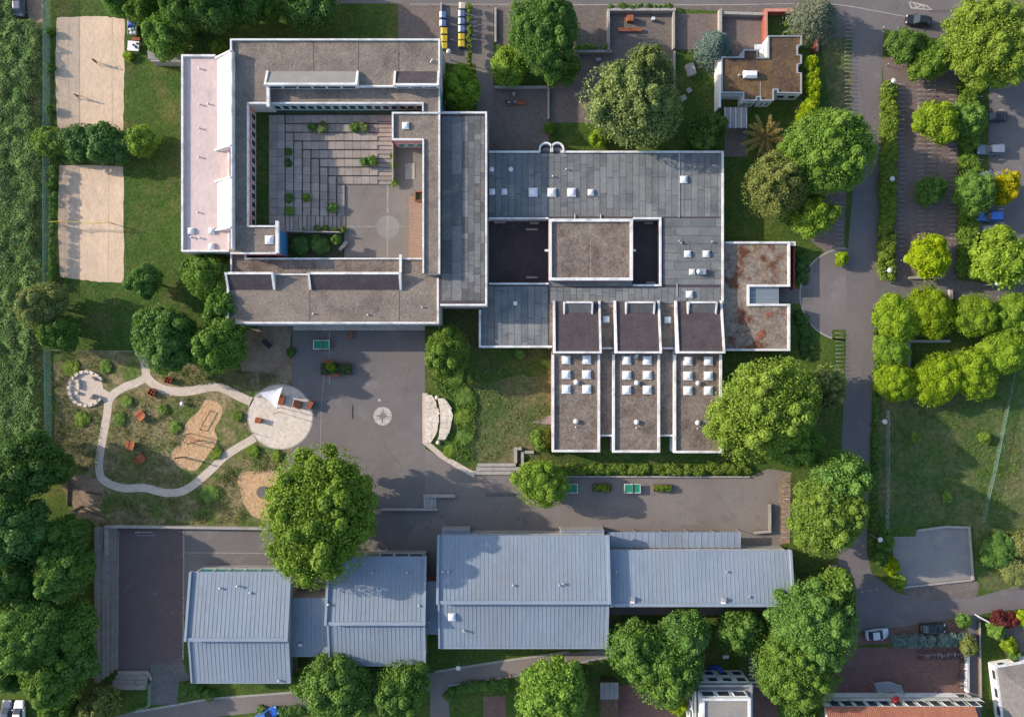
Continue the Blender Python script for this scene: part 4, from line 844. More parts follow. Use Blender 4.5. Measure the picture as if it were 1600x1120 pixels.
def crown(seed, n, leaf, nl, rmin, rmax, zf=.75, style='round', ro=.80):
    rng = np.random.default_rng(seed)
    d = unit(rng.normal(size=(nl * 3, 3))); d = d[d[:, 2] > -.75][:nl]
    rad = rng.uniform(.42, ro, len(d)); rad[: len(d) // 5] *= .5
    C = d * rad[:, None] * np.array([1, 1, zf]); Rr = rng.uniform(rmin, rmax, len(d)); st = None
    # uneven outline: the crown swells and shrinks round the compass
    ang = np.arctan2(C[:, 1], C[:, 0]); sw = 1 + .09 * np.sin(2 * ang + seed) + .07 * np.sin(3 * ang + 2.1 * seed) + .05 * np.sin(5 * ang + seed * .7)
    C[:, :2] *= sw[:, None]
    if style == 'plume':
        st = np.ones((len(d), 3)); st[:, 2] = rng.uniform(1.1, 1.9, len(d)); st[:, :2] *= rng.uniform(.7, 1.0, (len(d), 1))
    P, Nn, s, t = lobe_leaves(C, Rr, n, leaf, rng, stretch=st, jit=.75 if style == 'plume' else .5)
    # inner shell of leaves that closes the deepest gaps
    k = n // 7; dd = unit(rng.normal(size=(k, 3))); dd[:, 2] = np.where(dd[:, 2] < -.3, -dd[:, 2], dd[:, 2]); a_ = np.arctan2(dd[:, 1], dd[:, 0])
    Q = dd * np.array([1, 1, zf]) * (rng.uniform(.66, .80, k) * (.9 + .1 * ro / .8))[:, None]; Q[:, :2] *= (1 + .09 * np.sin(2 * a_ + seed) + .07 * np.sin(3 * a_ + 2.1 * seed))[:, None]
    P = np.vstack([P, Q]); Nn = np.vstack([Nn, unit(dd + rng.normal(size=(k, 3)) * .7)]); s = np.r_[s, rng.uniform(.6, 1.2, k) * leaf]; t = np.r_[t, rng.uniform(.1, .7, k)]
    # loose sprays that break the outline
    k = n // 22; dd = unit(rng.normal(size=(k, 3))); dd[:, 2] = abs(dd[:, 2]) * .8
    Q = dd * np.array([1, 1, zf]) * rng.uniform(.88, 1.0, k)[:, None]; Q[:, :2] *= (1 + .09 * np.sin(2 * np.arctan2(Q[:, 1], Q[:, 0]) + seed))[:, None]
    P = np.vstack([P, Q]); Nn = np.vstack([Nn, unit(dd + rng.normal(size=(k, 3)) * .8)]); s = np.r_[s, rng.uniform(.5, 1.0, k) * leaf]; t = np.r_[t, rng.uniform(.3, 1, k)]
    return quads_mesh('crown', P, Nn, s, t, rng)
def spruce(seed, n, leaf):
    rng = np.random.default_rng(seed); P = []; Nn = []; T = []
    nb = 190; per = n // nb
    for i in range(nb):
        u = (i + .5) / nb; z = .95 * (1 - u) ** .75 * 1.7 - .55; L = .10 + .92 * u ** .8 * rng.uniform(.82, 1.12); a = i * 2.39996 + rng.uniform(-.25, .25)
        q = rng.uniform(.05, 1, per) ** .7; sp = (.10 + .10 * (1 - q)) * rng.uniform(-1, 1, per) * min(1, L * 1.5)
        x = q * L; p = np.stack([x * math.cos(a) - sp * math.sin(a), x * math.sin(a) + sp * math.cos(a), z - x * .28 + rng.uniform(-.03, .03, per)], 1)
        P.append(p); nn = np.tile([math.cos(a) * .5, math.sin(a) * .5, .9], (per, 1)) + rng.normal(size=(per, 3)) * .55; Nn.append(unit(nn)); T.append(.4 * q + .6 * rng.uniform(0, 1, per))
    P = np.vstack(P); return quads_mesh('crown', P, np.vstack(Nn), rng.uniform(.6, 1.3, len(P)) * leaf, np.concatenate(T), rng, .4)
def fronds(seed, n, leaf):
    rng = np.random.default_rng(seed); P = []; Nn = []; T = []; nb = 17; per = n // nb
    for i in range(nb):
        a = i * 2.39996; L = rng.uniform(.75, 1.1); q = rng.uniform(.03, 1, per); sp = .075 * np.sin(q * math.pi) ** .6 * rng.uniform(-1, 1, per) + .01
        x = q * L; z = .55 * q * (1.25 - 1.3 * q) + .1 * (i % 3)
        P.append(np.stack([x * math.cos(a) - sp * math.sin(a), x * math.sin(a) + sp * math.cos(a), z - np.abs(sp) * .5], 1))
        Nn.append(unit(np.tile([0, 0, 1.], (per, 1)) + rng.normal(size=(per, 3)) * .45)); T.append(.5 * q + .5 * rng.uniform(0, 1, per))
    P = np.vstack(P); return quads_mesh('crown', P, np.vstack(Nn), rng.uniform(.6, 1.3, len(P)) * leaf, np.concatenate(T), rng, .45)
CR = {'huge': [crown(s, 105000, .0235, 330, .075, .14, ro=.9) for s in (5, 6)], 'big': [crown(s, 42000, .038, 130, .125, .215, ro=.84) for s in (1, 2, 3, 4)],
      'mid': [crown(s, 18000, .062, 52, .19, .29) for s in (11, 12, 13, 14)],
      'small': [crown(s, 5000, .11, 26, .24, .36) for s in (21, 22, 23)],
      'plume': [crown(s, 60000, .029, 130, .10, .20, .8, 'plume') for s in (31, 32)],
      'plumes': [crown(s, 11000, .066, 40, .17, .29, .8, 'plume') for s in (35,)],
      'spruce': [spruce(41, 15000, .042), spruce(42, 15000, .042)], 'frond': [fronds(51, 5200, .05)]}
def trunk_mesh(seed):
    rr = random.Random(seed); mb = MB()
    z = 0; pts = [(0, 0, -.02), (rr.uniform(-.02, .02), rr.uniform(-.02, .02), .3), (rr.uniform(-.04, .04), rr.uniform(-.04, .04), .62)]
    for (a, b), (r0, r1) in zip(zip(pts, pts[1:]), ((.055, .04), (.04, .026))): mb.tube(a, b, r0, r1, 9)
    for i in range(7):
        an = i * 2.4 + rr.random(); zz = rr.uniform(.3, .6); l = rr.uniform(.25, .5); base = Vector((0, 0, zz)); m = base + Vector((math.cos(an) * l * .5, math.sin(an) * l * .5, l * .35)); e = m + Vector((math.cos(an + .3) * l * .5, math.sin(an + .3) * l * .5, l * .3))
        mb.tube(base, m, .022, .013, 6); mb.tube(m, e, .013, .005, 5)
    return mb.mesh('trunk', smooth=True)
TR = [trunk_mesh(1), trunk_mesh(2)]
for t_ in TR: t_.materials.append(m_bark)
tn = [0]
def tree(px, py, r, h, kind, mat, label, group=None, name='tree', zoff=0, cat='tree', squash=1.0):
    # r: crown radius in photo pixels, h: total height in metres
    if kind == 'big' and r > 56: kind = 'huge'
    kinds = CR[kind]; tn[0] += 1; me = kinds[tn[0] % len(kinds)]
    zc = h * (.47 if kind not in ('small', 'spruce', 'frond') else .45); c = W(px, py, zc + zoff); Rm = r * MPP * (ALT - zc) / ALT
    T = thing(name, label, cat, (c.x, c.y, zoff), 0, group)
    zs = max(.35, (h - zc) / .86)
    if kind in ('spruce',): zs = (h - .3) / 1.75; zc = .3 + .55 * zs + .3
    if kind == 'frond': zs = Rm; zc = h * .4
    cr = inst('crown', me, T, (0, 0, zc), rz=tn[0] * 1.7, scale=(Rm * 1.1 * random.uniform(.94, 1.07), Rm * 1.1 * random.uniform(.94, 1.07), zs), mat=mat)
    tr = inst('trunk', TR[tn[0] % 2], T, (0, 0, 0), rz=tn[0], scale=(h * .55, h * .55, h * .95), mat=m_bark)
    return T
TREES = [
 # north-west
 (188, 6, 24, 7, 'mid', L_mid, 'mid green tree poking in above the upper sand court'), (228, 16, 27, 8, 'mid', L_mid, 'mid green tree right of the blue tarp, touching the top edge'),
 (258, 58, 33, 9, 'mid', L_mid, 'leafy tree over the grey lean-to beside the pink roof'), (292, 20, 36, 13, 'big', L_dark, 'dark tree at the top edge left of the gravel roof corner'),
 (335, 12, 38, 15, 'big', L_dark, 'dark tree above the top left corner of the gravel roof'), (385, 8, 34, 10, 'mid', L_dark, 'dark tree at the top edge above the north wing'),
 (318, 58, 20, 5, 'frond', L_mid, 'feathery fan-leaved plant against the pink roof'), (341, 74, 13, 4, 'small', L_oli2, 'yellowish shrub touching the white sloping roof'),
 (480, 2, 46, 9, 'big', L_dark, 'wide dark tree hanging in from the top edge over the lawn'), (428, 6, 26, 7, 'mid', L_mid, 'smaller tree left of the wide dark top-edge tree'),
 # west
 (80, 222, 26, 4.5, 'mid', L_mid, 'round tree on the fence between the two sand courts'), (126, 223, 29, 5, 'mid', L_dark, 'dark low tree between the two sand courts, left one'), (163, 224, 31, 5.5, 'mid', L_dark, 'dark low tree between the two sand courts, right one'),
 (186, 230, 24, 4.5, 'mid', L_dark, 'dark tree wedged between the two sand courts and the lawn'), (222, 221, 25, 5.5, 'mid', L_brt, 'brighter small tree on the lawn right of the sand courts'),
 (227, 440, 25, 7, 'mid', L_mid, 'lone round bush-like tree on the lawn below the lower sand court'), (70, 478, 38, 9, 'big', L_oliv, 'pale olive tree below the lower sand court by the fence'),
 (92, 520, 30, 8, 'mid', L_mid, 'tree at the fence corner above the ring of stones'), (330, 432, 38, 9, 'big', L_mid, 'tree against the left end of the south wing roof'),
 (352, 478, 30, 9, 'mid', L_mid, 'middle tree of the column beside the south wing roof'), (345, 540, 44, 11, 'big', L_mid, 'large tree at the lower left corner of the south wing'),
 (262, 532, 50, 11, 'big', L_mid, 'large tree above the upper bend of the cream path'), (302, 420, 18, 6, 'mid', L_dark, 'small dark tree by the corner of the pink roof'),
 # yard
 (500, 805, 92, 18, 'big', L_brt, 'huge round tree between the school yard and the zinc halls'), (699, 552, 37, 8, 'big', L_mid, 'compact round tree at the right edge of the school yard'),
 (846, 755, 39, 7.5, 'big', L_brt, 'round bright tree over the ping-pong table below the garden steps'), (720, 140, 31, 7, 'mid', L_lime, 'lime-green tree at the corner of the dark east wing'),
 (850, 52, 60, 13, 'big', L_mid, 'big tree at the top edge right of the narrow walkway'), (878, 108, 26, 8, 'mid', L_mid, 'lower bough tree beneath the big top-edge tree'), (796, 104, 29, 5, 'mid', L_brt, 'bright bushy tree left below the big top-edge tree'),
 (985, 165, 68, 14, 'plume', L_oliv, 'big olive willow north of the felt roof'), (1012, 120, 42, 12, 'plume', L_oliv, 'upper olive willow beside the red benches terrace'),
 (1105, 205, 28, 7, 'mid', L_dark, 'dark tree at the top right corner of the felt roof'), (935, 216, 13, 3, 'small', L_lime, 'bright shrub on the small lawn above the felt roof'),
 (1118, 72, 31, 6.5, 'spruce', L_spru, 'blue spruce left of the caretaker house'), (1275, 26, 42, 7.5, 'spruce', L_cedar, 'grey-green conifer right of the caretaker house at the top edge'),
 (1195, 216, 33, 5, 'frond', L_brn, 'brown fan-leaved plant below the caretaker house'), (1292, 238, 66, 15, 'big', L_brt, 'large bright tree left of the side road'),
 (1212, 290, 50, 11, 'plume', L_oliv, 'olive willow right of the felt roof edge'), (1272, 340, 32, 8, 'mid', L_brt, 'smaller bright tree below the large roadside tree'), (1262, 185, 22, 5, 'mid', L_lime, 'bright shrub joining the hedge to the large roadside tree'),
 # centre right
 (1190, 640, 80, 17, 'big', L_oli2, 'huge yellow-green tree over the corner of the third classroom'), (1238, 690, 44, 11, 'big', L_brt, 'darker lower neighbour of the huge yellow-green tree'),
 (1290, 605, 32, 7, 'plumes', L_oliv, 'pale feathery tree beside the bicycle stands by the road'), (1308, 745, 44, 15, 'big', L_mid, 'dark tree between the huge tree and the road'), (1292, 800, 58, 15, 'big', L_oli2, 'large yellow-green tree at the right end of the terrace'),
 # south
 (1268, 975, 62, 14, 'big', L_mid, 'large tree right of the long narrow hall'), (1300, 925, 36, 11, 'mid', L_mid, 'tree at the road corner right of the long hall'), (1240, 1045, 58, 13, 'big', L_mid, 'large tree above the left end of the terraced row'),
 (1000, 1015, 48, 11, 'big', L_mid, 'tree at the lower right corner of the widest hall'), (1066, 992, 42, 10, 'big', L_mid, 'tree close under the long narrow hall'), (1042, 1045, 54, 12, 'big', L_mid, 'big tree left of the white house at the lower edge'),
 (1156, 988, 36, 8, 'mid', L_dark, 'dark thin tree under the right half of the long hall'), (1196, 978, 20, 5, 'small', L_oli2, 'yellowish bush under the right half of the long hall'), (1058, 1098, 16, 4, 'small', L_lime, 'yellow-green bush beside the white house wall'),
 (861, 1088, 54, 11, 'big', L_brt, 'round bright tree below the lane at the lower edge'), (530, 1078, 55, 11, 'big', L_mid, 'large tree below the second hall, left one of two'), (626, 1074, 45, 10, 'big', L_mid, 'round tree below the second hall, right one of two'),
 (478, 1068, 22, 5, 'mid', L_mid, 'small tree right of the westernmost hall'), (1250, 1110, 30, 8, 'mid', L_mid, 'tree touching the left end of the terraced row at the lower edge'), (905, 1050, 13, 3, 'small', L_dark, 'small dark shrub under the widest hall near the lane'),
 # south-west wood
 (40, 730, 52, 13, 'big', L_dark, 'dark wood tree left of the playground'), (92, 732, 26, 8, 'mid', L_dark, 'dark tree beside the earth mound'), (28, 830, 56, 14, 'big', L_dark, 'dark wood tree left of the sports court, upper'),
 (104, 838, 36, 10, 'big', L_dark, 'dark tree at the upper left corner of the sports court'), (100, 890, 46, 12, 'big', L_mid, 'sunlit tree left of the middle of the sports court'), (20, 910, 46, 13, 'big', L_dark, 'dark wood tree at the left edge beside the sports court'),
 (52, 985, 58, 14, 'big', L_mid, 'sunlit tree at the lower left edge'), (118, 975, 38, 10, 'mid', L_mid, 'tree close to the steps of the sports court'), (85, 1050, 50, 12, 'big', L_mid, 'sunlit tree near the lower left corner'),
 (152, 1105, 34, 7, 'plumes', L_oliv, 'feathery tree at the lower edge below the sports court steps'), (120, 1030, 34, 10, 'mid', L_dark, 'dark tree below the sunlit trees near the court steps'), (15, 1050, 30, 9, 'mid', L_dark, 'dark tree above the parked cars at the lower left corner'), (92, 1108, 28, 8, 'mid', L_mid, 'tree right of the parked cars at the lower left corner'),
 # east
 (1550, 66, 72, 13, 'big', L_oli2, 'huge pale tree at the top right corner'), (1410, 72, 25, 5, 'mid', L_mid, 'shrubby tree at the street corner of the bicycle park'), (1452, 98, 29, 5, 'mid', L_brt, 'bright shrubby tree at the head of the bicycle park'), (1478, 78, 22, 5, 'mid', L_mid, 'shrub between bicycle park and the huge corner tree'), (1435, 68, 16, 4, 'small', L_mid, 'small shrub between the two street corner shrubs'),
 (1462, 192, 31, 6, 'mid', L_lime, 'lime-green tree in the upper bicycle park'), (1453, 297, 22, 5, 'mid', L_mid, 'small dark round tree in the middle of the bicycle park'), (1452, 402, 33, 6, 'mid', L_lime, 'lime-green tree at the foot of the bicycle park'),
 (1514, 186, 26, 5, 'mid', L_brt, 'leafy shrub between bicycle park and car park, upper'), (1522, 300, 32, 7, 'big', L_mid, 'dense green tree beside the blue car'), (1566, 293, 25, 6, 'mid', L_yell, 'tree with yellow and orange leaves over the car park'), (1563, 404, 42, 8, 'mid', L_lime, 'bright lime tree in the car park above the footpath'),
 (1400, 498, 34, 5.5, 'big', L_grov, 'clipped bright tree at the upper left of the square grove'), (1452, 487, 37, 5.5, 'big', L_grov, 'clipped bright tree second along the top of the grove'), (1522, 492, 35, 5.5, 'big', L_grov, 'clipped bright tree third along the top of the grove'), (1582, 492, 34, 5.5, 'big', L_grov, 'clipped bright tree at the upper right of the grove'),
 (1392, 548, 28, 5.5, 'big', L_grov, 'clipped tree on the left side of the square grove'), (1398, 596, 31, 5.5, 'big', L_grov, 'clipped tree at the lower left of the square grove'), (1462, 592, 39, 5.5, 'big', L_grov, 'clipped tree in the middle of the grove\'s lower side'), (1520, 584, 35, 5.5, 'big', L_grov, 'clipped tree at the lower right of the square grove'), (1566, 550, 35, 5.5, 'big', L_grov, 'clipped tree on the right side of the square grove'),
 (1390, 882, 14, 3, 'small', L_lime, 'bright little bush left of the gravel court'), (1376, 872, 12, 3, 'small', L_mid, 'small green bush by the lamp left of the gravel court'), (1402, 908, 12, 2.5, 'small', L_brt, 'low bush at the lower left corner of the gravel court'), (1384, 845, 14, 3, 'small', L_mid, 'shrub at the upper left corner of the gravel court'),
 (1505, 968, 11, 2.5, 'small', L_mid, 'round clipped bush at the lane junction'), (1560, 966, 13, 2.5, 'small', L_red, 'red-leaved shrub in the corner garden, left one'), (1578, 967, 13, 2.5, 'small', L_red, 'red-leaved shrub in the corner garden, right one'), (1598, 966, 12, 3, 'small', L_lime, 'lime bush at the right edge of the corner garden'),
 (1556, 984, 13, 2.5, 'small', L_brt, 'green bush under the red-leaved shrubs'), (1577, 1008, 12, 2.5, 'small', L_lime, 'yellow-green bush above the hipped house'), (1582, 1020, 10, 2, 'small', L_mid, 'bluish round bush beside the hipped house eaves'), (1512, 1008, 14, 4, 'small', L_oliv, 'pale bush at the end of the bluish hedge'),
 (1315, 405, 11, 2.5, 'small', L_lime, 'bright bush at the tip of the road island'), (1584, 895, 22, 2, 'small', L_weed, 'dry bramble thicket at the right edge, lower'), (1560, 860, 26, 2, 'small', L_mid, 'green bramble thicket right of the gravel court'), (1600, 850, 22, 2, 'small', L_weed, 'dry bramble thicket at the right edge, upper'),
 (1430, 682, 8, 1.5, 'small', L_oli2, 'tiny sapling on the rough grass, upper left one'), (1538, 684, 9, 1.5, 'small', L_oli2, 'tiny sapling on the rough grass, right one'), (1480, 776, 9, 1.2, 'small', L_brt, 'tiny green sapling low on the rough grass'),
]
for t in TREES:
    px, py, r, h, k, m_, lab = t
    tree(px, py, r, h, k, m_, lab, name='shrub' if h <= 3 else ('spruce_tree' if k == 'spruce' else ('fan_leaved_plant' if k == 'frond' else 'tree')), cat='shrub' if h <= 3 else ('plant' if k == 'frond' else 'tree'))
# plants growing in the courtyard terraces and elsewhere
PL = [(488, 199, 6, 4.90, 1.0, L_mid, 'bright plant in the top courtyard step, left of a pair'), (504, 199, 8, 4.90, 1.0, L_oliv, 'grey-green plant in the top courtyard step, right of a pair'), (555, 199, 8, 4.90, 1.0, L_mid, 'green plant in the top courtyard step near the half steps, left'), (568, 199, 8, 4.90, 1.0, L_oliv, 'grey-green plant in the top courtyard step near the half steps, right'),
 (570, 253, 7, 4.30, 1.0, L_mid, 'dark plant in the fifth courtyard step'), (583, 252, 8, 4.30, 1.0, L_brt, 'bright plant in the fifth courtyard step'), (451, 238, 6, 4.80, .8, L_dark, 'dark plant in the left courtyard step, upper'), (451, 255, 6, 4.80, .8, L_dark, 'dark plant with a white stone in the left courtyard step'),
 (452, 310, 7, 4.80, .9, L_dark, 'dark plant in the left courtyard step, lower'), (452, 330, 7, 4.80, .9, L_brt, 'bright plant at the foot of the left courtyard step'), (479, 309, 6, 4.50, 1.0, L_oli2, 'yellowish palm-like plant in a dark courtyard bed'), (519, 325, 8, 4.00, .8, L_dark, 'dark shrub low in the courtyard steps'),
 (613, 244, 5, 4.20, .8, L_oli2, 'plant on the courtyard side wall, topmost'), (615, 258, 5, 4.10, .8, L_oli2, 'plant on the courtyard side wall, middle'), (616, 285, 6, 3.80, .8, L_brt, 'plant at the lower end of the courtyard side wall'), (526, 374, 8, 3.60, 1.3, L_brt, 'pale bush by the tilted stone bench in the courtyard'), (495, 357, 5, 4.10, .8, L_oliv, 'plant on the courtyard foot wall, left'), (508, 358, 6, 4.00, .8, L_brt, 'plant on the courtyard foot wall, middle'), (523, 359, 4, 3.90, .8, L_brt, 'plant on the courtyard foot wall, right'), (536, 359, 5, 3.70, .8, L_brt, 'plant on the courtyard foot wall at the square'),
 (472, 357, 8, 4.20, .6, L_dark, 'dark plant on the courtyard foot wall, far left'), (470, 385, 14, 3.55, .7, L_dark, 'dark ground plants in the sunken courtyard bed, left'), (500, 382, 14, 3.55, .7, L_dark, 'dark ground plants in the sunken courtyard bed, middle'),
 (845, 688, 17, 0, 2.2, L_brt, 'tall bush clipped beside the first classroom wall'), (725, 620, 14, 0, .55, L_oli2, 'wild shrub on the bank above the stone seats'), (712, 590, 13, 0, .55, L_oli2, 'wild shrub below the compact yard tree'), (722, 650, 14, 0, .55, L_oli2, 'wild shrub right of the stone seats'), (725, 682, 12, 0, .55, L_oli2, 'wild shrub right below the stone seats'), (705, 705, 11, 0, .55, L_oli2, 'wild shrub on the bank above the cream kerb'), (812, 552, 8, 0, 1.0, L_brt, 'small bush under the edge of the felt roof'),
 (858, 200, 9, 0, 1.6, L_brt, 'clipped bush at the brick terrace wall'), (200, 88, 8, 0, 1.0, L_lime, 'yellow-green plant beside the upper sand court'), (1138, 82, 5, 0, .8, L_oli2, 'small plant beside the blue spruce'), (1230, 38, 5, 0, .7, L_oli2, 'small plant on the caretaker lawn'), (80, 108, 7, 0, 1.4, L_mid, 'bush on the fence beside the upper sand court, middle'), (78, 50, 6, 0, 1.4, L_mid, 'bush on the fence beside the upper sand court, top'), (78, 172, 7, 0, 1.4, L_mid, 'bush on the fence beside the upper sand court, lower'), (80, 290, 7, 0, 1.6, L_mid, 'bush on the fence beside the lower sand court'),
 (255, 640, 8, 0, .55, L_oli2, 'low plant patch in the playground meadow'), (198, 628, 9, 0, .55, L_oli2, 'yellow-green plant clump left of the first red lounger'), (187, 655, 10, 0, .55, L_oli2, 'green plant clump between path and first red lounger'), (273, 668, 9, 0, .55, L_oli2, 'round bush beside the sand with climbing bars'), (370, 650, 9, 0, .55, L_oli2, 'green clump left of the round plaza'), (127, 655, 12, 0, .55, L_oli2, 'yellowish clump below the ring of stones'), (110, 575, 14, 0, .55, L_oli2, 'bush clump above the ring of stones'), (165, 572, 10, 0, .55, L_oli2, 'dry clump right above the ring of stones'), (395, 705, 10, 0, .55, L_oli2, 'green clump below the round plaza, left'), (432, 712, 10, 0, .55, L_oli2, 'green clump below the round plaza, right'), (330, 770, 14, 0, .55, L_oli2, 'dry bush right of the lower path bend'), (338, 708, 9, 0, .55, L_oli2, 'green clump beside the lower straight of the path'), (455, 550, 7, 0, .9, L_dark, 'dark bush at the yard edge by the bare earth')]
for px, py, r, z, h, m_, lab in PL: tree(px, py, r, h, 'small', m_, lab, name='plant', zoff=z, cat='plant', group=None)
# hedges
def hedge(name, label, line, wid, h, mat, n, leaf=.16, seed=0, z0=0):
    rng = np.random.default_rng(seed); pts = [W(x, y, h * .8) for x, y in line]
    c = pts[len(pts) // 2]; T = thing(name, label, 'hedge', (c.x, c.y, z0)); seg = []
    for a, b in zip(pts, pts[1:]): seg.append((a.xy, b.xy, (b - a).xy.length))
    tot = sum(s[2] for s in seg); k = max(8, int(tot * max(1, wid / 1.6) / .5)); C = []; Rr = []
    for i in range(k * 2):
        u = rng.uniform(0, tot)
        for a, b, l in seg:
            if u <= l: break
            u -= l
        d = (b - a) / max(l, 1e-6); nn = Vector((-d.y, d.x)); p = a + d * u + nn * float(rng.uniform(-.34, .34)) * wid; rr_ = float(rng.uniform(.3, .5)) * min(wid, 1.6)
        C.append((p.x - c.x, p.y - c.y, h - rr_ * float(rng.uniform(.7, 1.25)))); Rr.append(rr_)
    C = np.array(C); Rr = np.array(Rr); P, Nn, s, t = lobe_leaves(C, Rr, n, leaf, rng, up=-.6, cull=.7)
    P[:, 2] = np.maximum(P[:, 2], .05)
    me = quads_mesh('foliage', P, Nn, s, t, rng); inst('foliage', me, T, mat=mat)
    st = MB()
    for a, b, l in seg:
        for i in range(int(l / 1.2) + 1):
            p = a + (b - a) * min(1, (i * 1.2 + .3) / max(l, .5)); st.tube((p.x, p.y, z0 - .01), (p.x, p.y, z0 + h * .7), .035, .02, 5)
    st.build('stems', m_bark, T); return T
hedge('hedge', 'long clipped hedge between the side road and the bicycle park', [(1391, 128), (1391, 200), (1389, 280), (1387, 360), (1386, 434)], 3.1, 1.6, L_oli2, 40000, seed=1)
hedge('hedge', 'overgrown hedge strip between the bicycle park and the car park', [(1512, 128), (1515, 200), (1515, 280), (1514, 360), (1512, 430)], 4.0, 1.3, L_brt, 40000, seed=2)
hedge('hedge', 'low hedge along the foot of the three classrooms', [(888, 733), (980, 734), (1080, 734), (1172, 732)], 1.7, 1.1, L_oli2, 15000, .13, seed=3)
hedge('hedge', 'bright narrow hedge right of the caretaker house', [(1268, 92), (1270, 130), (1266, 172)], 2.5, 2.8, L_lime, 13000, seed=4)
hedge('hedge', 'thin clipped hedge beside the rubbish bins', [(733, 8), (733, 50), (734, 102)], .8, 1.8, L_oli2, 5000, .12, seed=5)
hedge('hedge', 'bluish hedge along the red parking strip', [(1395, 1004), (1440, 1002), (1480, 1001), (1510, 1000)], 2.1, 1.8, L_spru, 9000, .14, seed=6)
hedge('hedge', 'narrow flower-topped hedge on the terrace wall by the street', [(952, 10.5), (1000, 10.5), (1050, 10.5)], .9, 1.2, L_mid, 3500, .11, seed=7)
hedge('hedge', 'planting strip on the wall above the dark brick terrace', [(900, 74), (925, 73), (950, 73)], .9, 1.1, L_oli2, 2200, .11, seed=8)
hedge('hedge', 'curved low hedge beside the lane at the lower edge', [(700, 1092), (712, 1080), (740, 1074), (800, 1070)], 1.6, 1.0, L_mid, 6500, .13, seed=9)
hedge('hedge', 'green strip of bushes below the westernmost hall', [(282, 1076), (305, 1078), (330, 1088)], 2.0, 1.2, L_mid, 4500, .14, seed=10)
hedge('hedge', 'ivy-like growth along the fence beside the lower sand court', [(82, 262), (82, 330), (81, 400), (78, 448)], .9, 1.6, L_mid, 9000, .13, seed=12)
hedge('hedge', 'planted bank behind the entrance walkway, upper', [(1250, 395), (1255, 425), (1252, 442)], 2.2, .5, L_dark, 4000, .13, seed=13)
hedge('hedge', 'planted bank behind the entrance walkway, lower', [(1252, 490), (1258, 515), (1262, 560)], 2.4, .6, L_dark, 5000, .13, seed=14)
hedge('hedge', 'green strip between the side road and the rough grass', [(1371, 480), (1370, 640), (1368, 760), (1364, 850)], 1.2, .7, L_mid, 9000, .13, seed=15)
hedge('hedge', 'ground cover at the top of the lower-edge garden', [(400, 1112), (440, 1112), (470, 1110)], 1.4, .9, L_mid, 3000, .13, seed=16)
# crop field on the far left: one mass nobody could count
def crop():
    rng = np.random.default_rng(77); n = 150000; xs = rng.uniform(-190, 60, n); ys = rng.uniform(-80, 700, n)
    edge = 51 + 7 * np.sin(ys * .031) + 4 * np.sin(ys * .11) + 3 * np.sin(ys * .31) + 6 * np.clip((ys - 60) / 300, -1, 1); edge = np.where(ys < 30, 22, edge); ok = xs < edge; xs, ys = xs[ok], ys[ok]; n = len(xs)
    k = 1500; cx = rng.uniform(-190, 64, k); cy = rng.uniform(-80, 700, k); cr = rng.uniform(3, 9, k); ch = rng.uniform(-.5, .6, k); hgt = np.full(n, 1.55); tn_ = np.full(n, .45)
    for a, b, c, d in zip(cx, cy, cr, ch): g = np.exp(-((xs - a) ** 2 + (ys - b) ** 2) / (c * c)); hgt += d * g; tn_ += d * .5 * g
    fall = np.clip((edge[ok] - xs) / 7, 0, 1) ** .5; hgt *= .25 + .75 * fall
    P = np.stack([(xs - 800) * MPP * (1 - 1.6 / ALT), (560 - ys) * MPP * (1 - 1.6 / ALT), np.maximum(.08, hgt - rng.exponential(.11, n))], 1)
    Nn = unit(rng.normal(size=(n, 3)) * .7 + np.array([-.45, .1, .75]))
    o = inst('crop_field', quads_mesh('crop_field', P, Nn, rng.uniform(.5, 1.4, n) * .17, tn_ + rng.uniform(-.35, .35, n), rng, .42), None, mat=L_crop); setp(o, 'tall leafy green crop covering the field at the left edge', 'crop', kind='stuff')
crop()
def weeds(name, label, poly, n, hmin, hmax, leaf, seed, mat, avoid=((134, 607, 33), (438, 651, 54), (410, 769, 30))):
    rng = np.random.default_rng(seed); xs = np.array([p[0] for p in poly]); ys = np.array([p[1] for p in poly]); out = []
    def inside(x, y):
        c = False; j = len(poly) - 1
        for i in range(len(poly)):
            if (poly[i][1] > y) != (poly[j][1] > y) and x < (poly[j][0] - poly[i][0]) * (y - poly[i][1]) / (poly[j][1] - poly[i][1]) + poly[i][0]: c = not c
            j = i
        return c
    ctr = [(rng.uniform(xs.min(), xs.max()), rng.uniform(ys.min(), ys.max()), rng.uniform(4, 16)) for _ in range(60)]
    while len(out) < n:
        if rng.random() < .6: q = ctr[rng.integers(60)]; x, y = q[0] + rng.normal() * q[2] * .6, q[1] + rng.normal() * q[2] * .6
        else: x, y = rng.uniform(xs.min(), xs.max()), rng.uniform(ys.min(), ys.max())
        if inside(x, y) and all((x - a) ** 2 + (y - b) ** 2 > r * r for a, b, r in avoid): out.append((x, y))
    P = np.array([list(W(x, y)) for x, y in out]); P[:, 2] = rng.uniform(hmin, hmax, n); Nn = unit(rng.normal(size=(n, 3)) * .8 + np.array([0, 0, .7]))
    o = inst(name, quads_mesh(name, P, Nn, rng.uniform(.5, 1.4, n) * leaf, rng.uniform(0, 1, n), rng, .45), None, mat=mat); setp(o, label, 'weeds', kind='stuff')
weeds('meadow_weeds', 'wild grasses and weeds scattered over the playground meadow', [(90, 550), (160, 552), (170, 600), (150, 640), (158, 700), (150, 740), (120, 735), (90, 720)], 2600, .05, .35, .14, 1, L_weed)
weeds('meadow_weeds', 'weeds and dry grass inside the loop of the cream path', [(178, 630), (200, 612), (235, 608), (280, 620), (320, 618), (300, 645), (285, 670), (285, 690), (268, 715), (285, 740), (310, 738), (280, 758), (230, 755), (175, 748), (165, 715)], 4200, .05, .35, .13, 2, L_weed)
